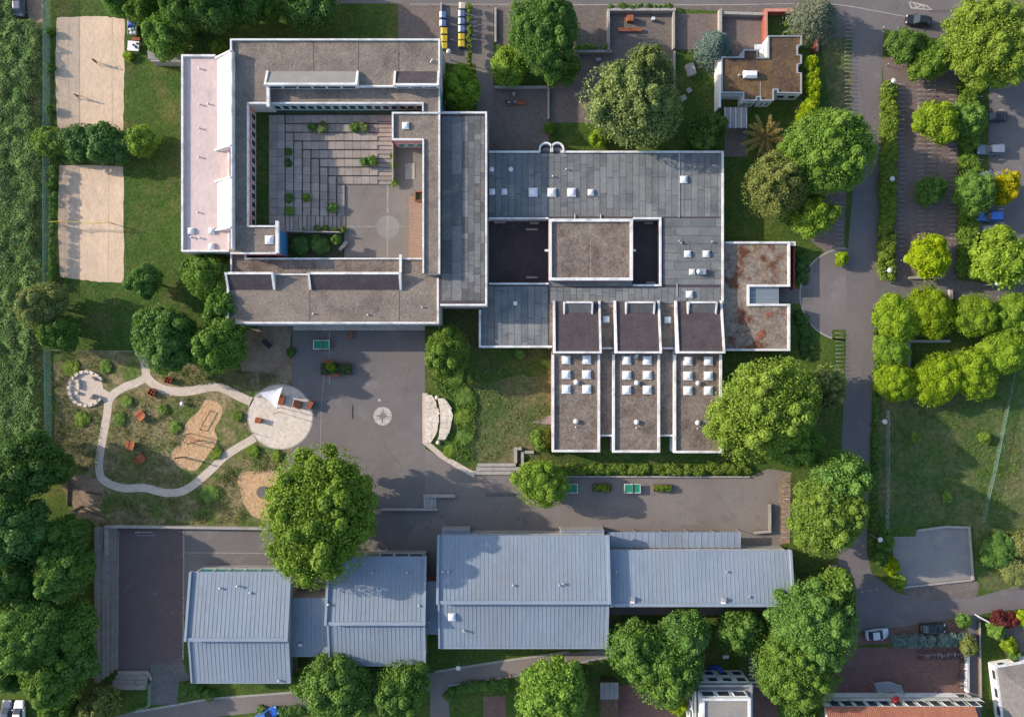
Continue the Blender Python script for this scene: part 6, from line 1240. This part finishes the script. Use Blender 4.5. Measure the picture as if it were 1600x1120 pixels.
for x, y, a, lab in ((145, 592, .9, 'wooden back-rest standing in the stone ring, upper'), (142, 620, -.6, 'wooden back-rest standing in the stone ring, lower')): box_thing('sculpture_post', lab, 'post', x, y, (.25, .9, .9), m_conc, m_conc, a)
def lounger(label, px, py, rz):
    c = W(px, py, .6); T = thing('wooden_lounger', label, 'bench', (c.x, c.y, 0), rz)
    def put(mb, nm, m): me = mb.mesh(nm); me.materials.append(m); o = bpy.data.objects.new(nm, me); COL.objects.link(o); o.parent = T
    prof = [(-.95, .35), (-.6, .42), (-.2, .36), (.2, .40), (.5, .65), (.75, 1.0)]
    for (x0, z0), (x1, z1) in zip(prof, prof[1:]):
        for k in range(2):
            a = Vector((x0 + (x1 - x0) * k / 2, 0, z0 + (z1 - z0) * k / 2)); b = Vector((x0 + (x1 - x0) * (k + .92) / 2, 0, z0 + (z1 - z0) * (k + .92) / 2))
            put(MB().hexa([(a.x, -.75, a.z - .05), (b.x, -.75, b.z - .05), (b.x, .75, b.z - .05), (a.x, .75, a.z - .05)], [(a.x, -.75, a.z), (b.x, -.75, b.z), (b.x, .75, b.z), (a.x, .75, a.z)]), 'slat', m_wood)
    for y in (-.6, .6): put(MB().path([(-.85, y, 0), (-.85, y, .34), (-.2, y, .30), (.2, y, .34), (.7, y, .9), (.6, y, 0)], .05), 'frame', m_timber)
lounger('red wooden lounger nearest the upper path', 219, 650, R(-50)); lounger('red wooden lounger left of two close together', 204, 697, R(-8)); lounger('red wooden lounger right of two close together', 217, 718, R(-140))
def crate(label, px, py, rz):
    c = W(px, py, .8); T = thing('planter_crate', label, 'planter', (c.x, c.y, 0), rz)
    def put(mb, nm, m): me = mb.mesh(nm); me.materials.append(m); o = bpy.data.objects.new(nm, me); COL.objects.link(o); o.parent = T
    mb = MB(); ring(mb, [(-.55, -.55), (.55, -.55), (.55, .55), (-.55, .55)], .09, 0, .85, 0); put(mb, 'frame', m_wood)
    put(MB().box((0, 0, .42), (.07, .9, .82)), 'divider', m_wood); put(MB().box((.24, 0, .42), (.4, .07, .8)), 'divider', m_wood); put(MB().box((-.24, 0, .42), (.4, .07, .8)), 'divider', m_wood); put(MB().box((0, 0, .2), (.9, .9, .3)), 'soil', m_soil)
crate('four-celled wooden crate planter above the cream path', 262, 594, R(70)); crate('four-celled wooden crate planter below the cream path', 236, 613, R(60))
T = thing('globe_light', 'white globe light in the playground meadow', 'lamp', W(287, 630)); c = W(287, 630); MB().lathe((c.x, c.y, 0), [(.1, 0), (.1, .3), (.3, .42), (.36, .62), (.3, .84), (.1, .94)], 16).build('globe', m_sail, T, True)
def poles(label, name, segs, cat='play equipment', extra=None):
    T = thing(name, label, cat, W(segs[0][0], segs[0][1]))
    for x0, y0, z0, x1, y1, z1, r in segs:
        a = W(x0, y0, 0); b = W(x1, y1, 0); a.z = z0; b.z = z1; MB().tube(a, b, r, r, 8).build('beam' if abs(z1 - z0) < .5 else 'post', m_timber, T)
    return T
poles('long low timber balance beam on the sand patch', 'balance_beam', [(330, 642, .5, 314, 671, .5, .07), (330, 642, 0, 330, 642, .5, .07), (314, 671, 0, 314, 671, .5, .07)])
poles('wooden climbing frame posts with red net on the sand patch', 'climbing_frame', [(298, 677, 0, 298, 677, 2.1, .09), (316, 688, 0, 316, 688, 1.8, .09), (300, 692, 0, 300, 692, 2.0, .09), (298, 677, 2.0, 300, 692, 1.9, .05), (300, 692, 1.9, 316, 688, 1.7, .05)])
o = [x for x in bpy.data.objects if x.name.startswith('climbing_frame')][0]; mb = MB(); a, b, cc_ = W(298, 677), W(316, 688), W(300, 692)
for i in range(7):
    t = i / 6; p = a.lerp(b, t); q = cc_.lerp(b, t); mb.tube((p.x, p.y, 1.9 - .4 * t), (q.x, q.y, .5), .02, .02, 4); mb.tube((a.lerp(cc_, t).x, a.lerp(cc_, t).y, 1.7), (b.x, b.y, .4 + .2 * i), .02, .02, 4)
mb.build('rope_net', plain('red_rope', (.45, .07, .05), .8), o)
poles('tall leaning timber totem at the lower end of the sand patch', 'timber_totem', [(285, 714, 0, 283, 713, 2.6, .12), (291, 714, 0, 290, 713, 1.4, .08), (283, 713, 2.3, 291, 713, 1.6, .05)])
def sail():
    T = thing('shade_sail', 'white triangular shade sail over the round plaza', 'sail', W(428, 618)); A_, B_, C_ = W(404, 614, 2.6), W(442, 604, 3.2), W(432, 638, 2.5)
    n = 10; vs = []; idx = {}
    for i in range(n + 1):
        for j in range(n + 1 - i):
            u, v = i / n, j / n; wv = 1 - u - v; p = A_ * wv + B_ * u + C_ * v; ctr = (A_ + B_ + C_) / 3; k = 1 - .30 * (u * v + v * wv + u * wv) * 1.0
            e = 4 * max(u * v * (wv < .01), v * wv * (u < .01), u * wv * (v < .01)); f = .16 * (u * v + v * wv + u * wv) * 3 * (1 - 27 * u * v * wv)
            p = p.lerp(ctr, max(0, f * .8)); idx[i, j] = len(vs); vs.append(p - Vector((0, 0, 5 * u * v * wv)))
    fs = []
    for i in range(n):
        for j in range(n - i):
            fs.append((idx[i, j], idx[i + 1, j], idx[i, j + 1]))
            if j < n - i - 1: fs.append((idx[i + 1, j], idx[i + 1, j + 1], idx[i, j + 1]))
    MB().add(vs, fs).build('sail_cloth', m_sail, T, True)
    for p in (A_, B_, C_): MB().tube((p.x, p.y, 0), (p.x, p.y, p.z + .3), .06, .05, 8).build('mast', m_steel, T)
sail()
def deckbox(label, px, py, rz, d):
    c = W(px, py, d[2]); T = thing('wooden_seat_block', label, 'bench', (c.x, c.y, 0), rz)
    def put(mb, nm, m): me = mb.mesh(nm); me.materials.append(m); o = bpy.data.objects.new(nm, me); COL.objects.link(o); o.parent = T
    n = 7
    for i in range(n): put(MB().box((-d[0] / 2 + (i + .5) * d[0] / n, 0, d[2] - .03), (d[0] / n - .02, d[1], .06)), 'slat', m_wood)
    put(MB().box((0, 0, (d[2] - .07) / 2), (d[0] - .1, d[1] - .1, d[2] - .07)), 'frame', m_timber)
deckbox('red wooden seat block in the middle of the plaza row', 464, 632, R(-20), (1.35, 1.3, .9)); deckbox('red wooden seat block at the right rim of the plaza', 484, 633, R(-28), (.8, 1.4, 1.1)); deckbox('red wooden seat block under the shade sail', 439, 625, R(-15), (1.0, 1.7, .6)); deckbox('small red wooden stool at the left of the plaza', 403, 657, R(-15), (1.1, .9, .8))
poles('slim dark mast standing on the round plaza', 'mast', [(437, 643.5, 0, 434, 644.5, 2.6, .05)], 'post'); poles('slim red mast at the upper rim of the plaza', 'mast', [(478, 609.5, 0, 478, 609.5, 1.5, .04)], 'post'); poles('thin pole at the lower left rim of the plaza', 'mast', [(395, 676, 0, 395, 676, 1.4, .05)], 'post')
T = thing('trampoline_disc', 'round grey play disc on the sand beside the huge tree', 'play equipment', W(410, 769)); c = W(410, 769, .5); MB().lathe((c.x, c.y, 0), [(.9, 0), (1.0, .35), (1.05, .45)], 28).build('rim', m_timber, T); MB().lathe((c.x, c.y, .455), [(1.0, 0), (.95, .03)], 28).build('mat', m_greypave, T)
T = thing('log_pile', 'rough logs around the bare earth hollow', 'logs', W(140, 770)); rr = random.Random(2)
for x0, y0, x1, y1 in ((108, 748, 106, 790), (135, 769, 160, 772), (112, 798, 128, 790), (128, 795, 160, 806)): a, b = W(x0, y0), W(x1, y1); a.z = b.z = .16; MB().tube(a, b, .16, .14, 9).build('log', m_timber, T)
# volleyball net on the lower court
T = thing('volleyball_net', 'yellow volleyball net on two posts across the lower sand court', 'net', W(135, 350)); a, b = W(90, 350.5), W(181, 351)
for p in (a, b): MB().tube((p.x, p.y, 0), (p.x, p.y, 2.5), .06, .05, 8).build('post', m_steel, T); MB().tube((p.x, p.y, .3), (p.x, p.y, 1.6), .1, .1, 10).build('post_padding', plain('yellow_pad', (.5, .38, .06), .7), T)
n = 12
for i in range(n):
    def q(t): s = .12 * math.sin(t * math.pi * 2.2); p = a.lerp(b, t); return Vector((p.x, p.y + s, 0)), 2.35 - .25 * math.sin(math.pi * t)
    (p, z), (p2, z2) = q(i / n), q((i + 1) / n); MB().add([p + Vector((0, 0, z - .8)), p2 + Vector((0, 0, z2 - .8)), p2 + Vector((0, 0, z)), p + Vector((0, 0, z))], [(0, 1, 2, 3)]).build('net_panel', m_net, T); MB().tube(p + Vector((0, 0, z)), p2 + Vector((0, 0, z2)), .05, .05, 6).build('net_band', plain('yellow_band', (.6, .46, .05), .7) if i == 0 else bpy.data.materials['yellow_band'], T)
# football goal painted at the head of the sports court
T = thing('goal_frame', 'small steel goal frame at the head of the sports court', 'goal', W(229, 830))
for x in (216, 242): a = W(x, 829); MB().tube((a.x, a.y, 0), (a.x, a.y, 1.2), .04).build('post', m_steel, T); MB().tube((a.x, a.y, .03), (a.x, a.y - .8, .03), .035).build('foot', m_steel, T); MB().tube((a.x, a.y, 1.2), (a.x, a.y - .8, .03), .03).build('stay', m_steel, T)
a, b = W(216, 829), W(242, 829); MB().tube((a.x, a.y, 1.2), (b.x, b.y, 1.2), .04).build('crossbar', m_steel, T); MB().tube((a.x, a.y - .8, .03), (b.x, b.y - .8, .03), .035).build('back_bar', m_steel, T)
# picnic things beside the upper court
m_bt = plain('blue_tarp', (.02, .07, .42), .5)
T = thing('cargo_trailer', 'open trailer with bright blue tarpaulin beside the upper sand court', 'trailer', W(211, 46)); c = W(210, 46)
MB().box((c.x, c.y, .5), (1.5, 2.5, .1)).build('bed', m_steel, T); mb = MB(); ring(mb, [(c.x - .75, c.y - 1.25), (c.x + .75, c.y - 1.25), (c.x + .75, c.y + 1.25), (c.x - .75, c.y + 1.25)], .06, .55, .95, 0); mb.build('side_boards', m_alu, T)
mb = MB(); vs = []; fs = []; rr = random.Random(4)
for i in range(7):
    for j in range(7): vs.append((c.x - .7 + 1.5 * i / 6, c.y + .05 + 1.25 * j / 6, .95 + rr.uniform(0, .3) * (0 < i < 6 and 0 < j < 6)))
for i in range(6):
    for j in range(6): k = i * 7 + j; fs.append((k, k + 7, k + 8, k + 1))
mb.add(vs, fs).build('tarpaulin', m_bt, T)
for i, (dx, dy, m_) in enumerate(((-.35, -.4, m_white), (.2, -.3, m_teal), (-.2, -.95, m_white), (.4, -.9, m_alu))): MB().box((c.x + dx, c.y + dy, .75), (.45, .4, .38), i * .4).build('crate', m_, T)
for s in (-1, 1): MB().tube((c.x + s * .8, c.y, .3), (c.x + s * .95, c.y, .3), .3, .3, 14).build('wheel', m_black, T)
box_thing('wooden_chest', 'orange-brown chest between trailer and white table', 'box', 212, 61, (1.4, .5, .5), m_wood, m_wood)
def table_cloth():
    T = thing('picnic_table', 'table with white cloth and dark bags beside the upper sand court', 'table', W(209, 73)); c = W(208, 72, .75); P = offs(ccw([(c.x - .95, c.y - .75), (c.x + .85, c.y - .85), (c.x + 1.0, c.y + .7), (c.x - .85, c.y + .85)]), 0)
    MB().prism(P, .7, .76).build('table_top', m_timber, T); MB().prism(offs(P, -.05), .764, .775).build('cloth', m_sail, T)
    for dx, dy in ((-.7, -.6), (.7, -.6), (.7, .6), (-.7, .6)): MB().tube((c.x + dx, c.y + dy, 0), (c.x + dx, c.y + dy, .7), .04).build('leg', m_timber, T)
    return c
c = table_cloth()
for i, (dx, dy) in enumerate(((.1, .1), (.5, -.3), (.75, .35))):
    T = thing('bag', ('dark bag in the middle of the white table', 'dark bag on the lower corner of the white table', 'dark bag on the right corner of the white table')[i], 'bag', (c.x + dx, c.y + dy, .776)); MB().lathe((c.x + dx, c.y + dy, .776), [(.15, 0), (.19, .1), (.15, .22), (.05, .27)], 10).build('bag_body', m_dark, T, True); MB().path([(c.x + dx - .08, c.y + dy, 1.0), (c.x + dx, c.y + dy, 1.12), (c.x + dx + .08, c.y + dy, 1.0)], .015).build('handle', m_black, T)
# lower-edge garden bits
T = thing('paddling_ring', 'curved bright blue garden slide under the tree by the white house', 'toy', W(1113, 1045)); mb = MB(); pts = []
for i in range(13): a = R(200) - R(190) * i / 12; pts.append(W(1116 + 9 * math.cos(a), 1047 - 9 * math.sin(a)))
for k, p in enumerate(pts): p.z = .25 + .1 * k
for p, q in zip(pts, pts[1:]): d = (q - p).normalized(); nn = Vector((-d.y, d.x, 0)) * .3; mb.hexa([p - nn - Vector((0, 0, .06)), q - nn - Vector((0, 0, .06)), q + nn - Vector((0, 0, .06)), p + nn - Vector((0, 0, .06))], [p - nn, q - nn, q + nn, p + nn])
mb.build('chute', m_bt, T); 
for p in (pts[3], pts[8], pts[12]): MB().tube((p.x, p.y, 0), (p.x, p.y, p.z - .05), .04).build('leg', m_steel, T)
T = thing('garden_pergola', 'slatted garden stair beside the white house', 'stairs', W(1178, 1060))
for i in range(8): p = PW(rect(1170, 1028 + i * 6, 1183, 1031 + i * 6), .3 + .1 * i); MB().prism(p, .2 + .1 * i, .3 + .1 * i).build('tread', m_conc if i % 2 else m_alu, T)
for x in (1171, 1183.5): a, b = W(x, 1026), W(x, 1074); MB().tube((a.x, a.y, .2), (b.x, b.y, .9), .05).build('stringer', m_timber, T)
T = thing('garden_chair', 'white garden lounger under the dark thin tree', 'chair', W(1134, 1024)); c = W(1134, 1024); MB().hexa([(c.x - .6, c.y - .4, .3), (c.x + .4, c.y - .3, .3), (c.x + .4, c.y + .35, .3), (c.x - .6, c.y + .3, .3)], [(c.x - .6, c.y - .4, .36), (c.x + .4, c.y - .3, .36), (c.x + .4, c.y + .35, .75), (c.x - .6, c.y + .3, .6)]).build('seat', m_sail, T); MB().tube((c.x - .4, c.y, 0), (c.x - .4, c.y, .32), .05).build('leg', m_steel, T); MB().tube((c.x + .3, c.y, 0), (c.x + .3, c.y, .32), .05).build('leg', m_steel, T)
T = thing('swing_frame', 'small timber cross frame on the caretaker lawn', 'play equipment', W(1244, 168)); a, b = W(1240, 178), W(1249, 160); MB().tube((a.x, a.y, .1), (b.x, b.y, 1.2), .05).build('beam', m_deck, T); a, b = W(1237, 170), W(1256, 174); MB().tube((a.x, a.y, .35), (b.x, b.y, .35), .05).build('beam', m_deck, T); MB().tube((b.x, b.y, 0), (b.x, b.y, .36), .05).build('post', m_deck, T)
# ------------------------------------------------------------------ people
SK = []
def skinned(name, verts, edges, radii, mat, parent, sub=1, root=0):
    me = bpy.data.meshes.new(name); me.from_pydata(verts, edges, []); o = bpy.data.objects.new(name, me); COL.objects.link(o)
    md = o.modifiers.new('skin', 'SKIN'); sv = me.skin_vertices[0].data if me.skin_vertices else None
    if sv is None:
        import bmesh
        bm = bmesh.new(); bm.from_mesh(me); bm.verts.layers.skin.verify(); bm.to_mesh(me); bm.free(); sv = me.skin_vertices[0].data
    for i, r in enumerate(radii): sv[i].radius = (r, r)
    sv[root].use_root = True
    ss = o.modifiers.new('sub', 'SUBSURF'); ss.levels = ss.render_levels = sub
    o.parent = parent; SK.append((o, mat)); return o
m_skin = plain('skin', (.42, .24, .16), .55); m_hair = plain('dark_hair', (.03, .02, .015), .7)
def person(label, px, py, rz, pose, shirt, pants, z=0.0, hair=None):
    c = W(px, py, 0); T = thing('person', label, 'person', (c.x, c.y, z), rz)
    if pose == 'sit': pel = (0, 0, .52); kn = lambda s: (.42, s * .12, .50); an = lambda s: (.46, s * .12, .09); to = lambda s: (.64, s * .13, .04); dz = -.42
    elif pose == 'stride': pel = (0, 0, .92); kn = lambda s: (.13 * s + .06, s * .10, .50); an = lambda s: (.26 * s - .03, s * .10, .09); to = lambda s: (.26 * s + .15, s * .11, .04); dz = 0
    else: pel = (0, 0, .90); kn = lambda s: (.06, s * .16, .49); an = lambda s: (0, s * .20, .09); to = lambda s: (.17, s * .22, .04); dz = 0
    V = [pel, (0, 0, 1.12 + dz), (.0, 0, 1.34 + dz), (0, 0, 1.47 + dz), (.02, 0, 1.56 + dz), (.03, 0, 1.66 + dz), (.02, 0, 1.73 + dz)]; Rr = [.135, .125, .14, .07, .055, .095, .07]; E = [(0, 1), (1, 2), (2, 3), (3, 4), (4, 5), (5, 6)]
    V.append((.125, 0, 1.63 + dz)); Rr.append(.018); E.append((5, 7))   # nose
    arm = {}
    for s in (-1, 1):
        i = len(V); 
        el, wr = {'sit': ((.12, s * .25, 1.12 + dz), (.32, s * .16, 1.05 + dz)), 'stride': ((-.12 * s, s * .25, 1.14 + dz), (.05 - .16 * s, s * .24, .92 + dz)), 'reach': ((.18, s * .30, 1.30 + dz), (.40, s * .2, 1.45 + dz))}[pose]
        V += [(0, s * .19, 1.40 + dz), el, wr]; Rr += [.062, .046, .033]; E += [(2, i), (i, i + 1), (i + 1, i + 2)]
        d = (Vector(wr) - Vector(el)).normalized(); h = Vector(wr) + d * .07; V.append(tuple(h)); Rr.append(.036); E.append((i + 2, i + 3)); arm[s] = i
        side = Vector((0, 1, 0)) if abs(d.y) < .8 else Vector((1, 0, 0))
        for k, (off, ln) in enumerate(((-.03, .075), (-.01, .085), (.01, .08), (.03, .065))):
            b = h + d * .05 + side * off; e = b + d * ln + Vector((0, 0, -.02)); n0 = len(V); V += [tuple(b), tuple(e)]; Rr += [.009, .008]; E += [(i + 3, n0), (n0, n0 + 1)]
        n0 = len(V); V.append(tuple(h + side * (.055 * -s) + d * .03)); Rr.append(.01); E.append((i + 3, n0))
        i = len(V); V += [(0, s * .09, pel[2] - .03), kn(s), an(s), to(s)]; Rr += [.095, .062, .042, .038]; E += [(0, i), (i, i + 1), (i + 1, i + 2), (i + 2, i + 3)]; arm[s, 'l'] = i
    skinned('body', V, E, Rr, m_skin, T)
    sv = [V[0], V[1], V[2], tuple(Vector(V[3]) - Vector((0, 0, .03)))]; sr = [.155, .145, .16, .085]; se = [(0, 1), (1, 2), (2, 3)]
    for s in (-1, 1): i = len(sv); a = arm[s]; sv += [V[a], tuple(Vector(V[a]).lerp(Vector(V[a + 1]), .75))]; sr += [.078, .062]; se += [(2, i), (i, i + 1)]
    skinned('shirt', sv, se, sr, shirt, T)
    pv = [tuple(Vector(V[0]) + Vector((0, 0, .05)))]; pr = [.152]; pe = []
    for s in (-1, 1): i = len(pv); a = arm[s, 'l']; pv += [V[a], V[a + 1], tuple(Vector(V[a + 1]).lerp(Vector(V[a + 2]), .35))]; pr += [.11, .078, .068]; pe += [(0, i), (i, i + 1), (i + 1, i + 2)]
    skinned('trousers', pv, pe, pr, pants, T)
    mb = MB(); hx, hz = .0, 1.64 + dz; n = 12
    mb.lathe((hx, 0, hz), [(.112, 0), (.122, .06), (.105, .12), (.06, .155), (.01, .165)], n); me = mb.mesh('hair', smooth=True); me.materials.append(hair or m_hair); o = bpy.data.objects.new('hair', me); COL.objects.link(o); o.parent = T
    return T
m_sw = plain('white_shirt', (.62, .62, .66), .8); m_sd = plain('dark_shirt', (.05, .05, .07), .8); m_sb = plain('blue_shirt', (.09, .10, .26), .8); m_sr = plain('red_shirt', (.40, .16, .13), .8); m_sbr = plain('brown_shirt', (.16, .09, .05), .8)
m_pd = plain('dark_trousers', (.03, .032, .045), .8); m_pj = plain('denim', (.06, .08, .14), .8)
person('player in dark clothes standing on the upper sand court', 153, 99.5, 0.3, 'reach', m_sd, m_pd); person('player in brown top lower on the upper sand court', 125, 153, .8, 'stride', m_sbr, m_pd)
bz = -math.pi / 2
person('person in dark top at the left end of the bench', 791, 161.5, bz, 'sit', m_sd, m_pd); person('person in white top second from the left on the bench', 795.5, 162, bz, 'sit', m_sw, m_pj); person('person in blue top third from the left on the bench', 800, 162, bz, 'sit', m_sb, m_pd); person('person in white top on the right of the bench group', 804.5, 161.5, bz, 'sit', m_sw, m_pd)
person('person in red top walking on the lane under the widest hall', 797.5, 1052, math.pi, 'stride', m_sr, m_pd)

dg = bpy.context.evaluated_depsgraph_get()
new = [(o, bpy.data.meshes.new_from_object(o.evaluated_get(dg)), m_) for o, m_ in SK]
for o, m2, m_ in new:
    o.modifiers.clear(); o.data = m2; m2.materials.clear(); m2.materials.append(m_); m2.polygons.foreach_set('use_smooth', [True] * len(m2.polygons))
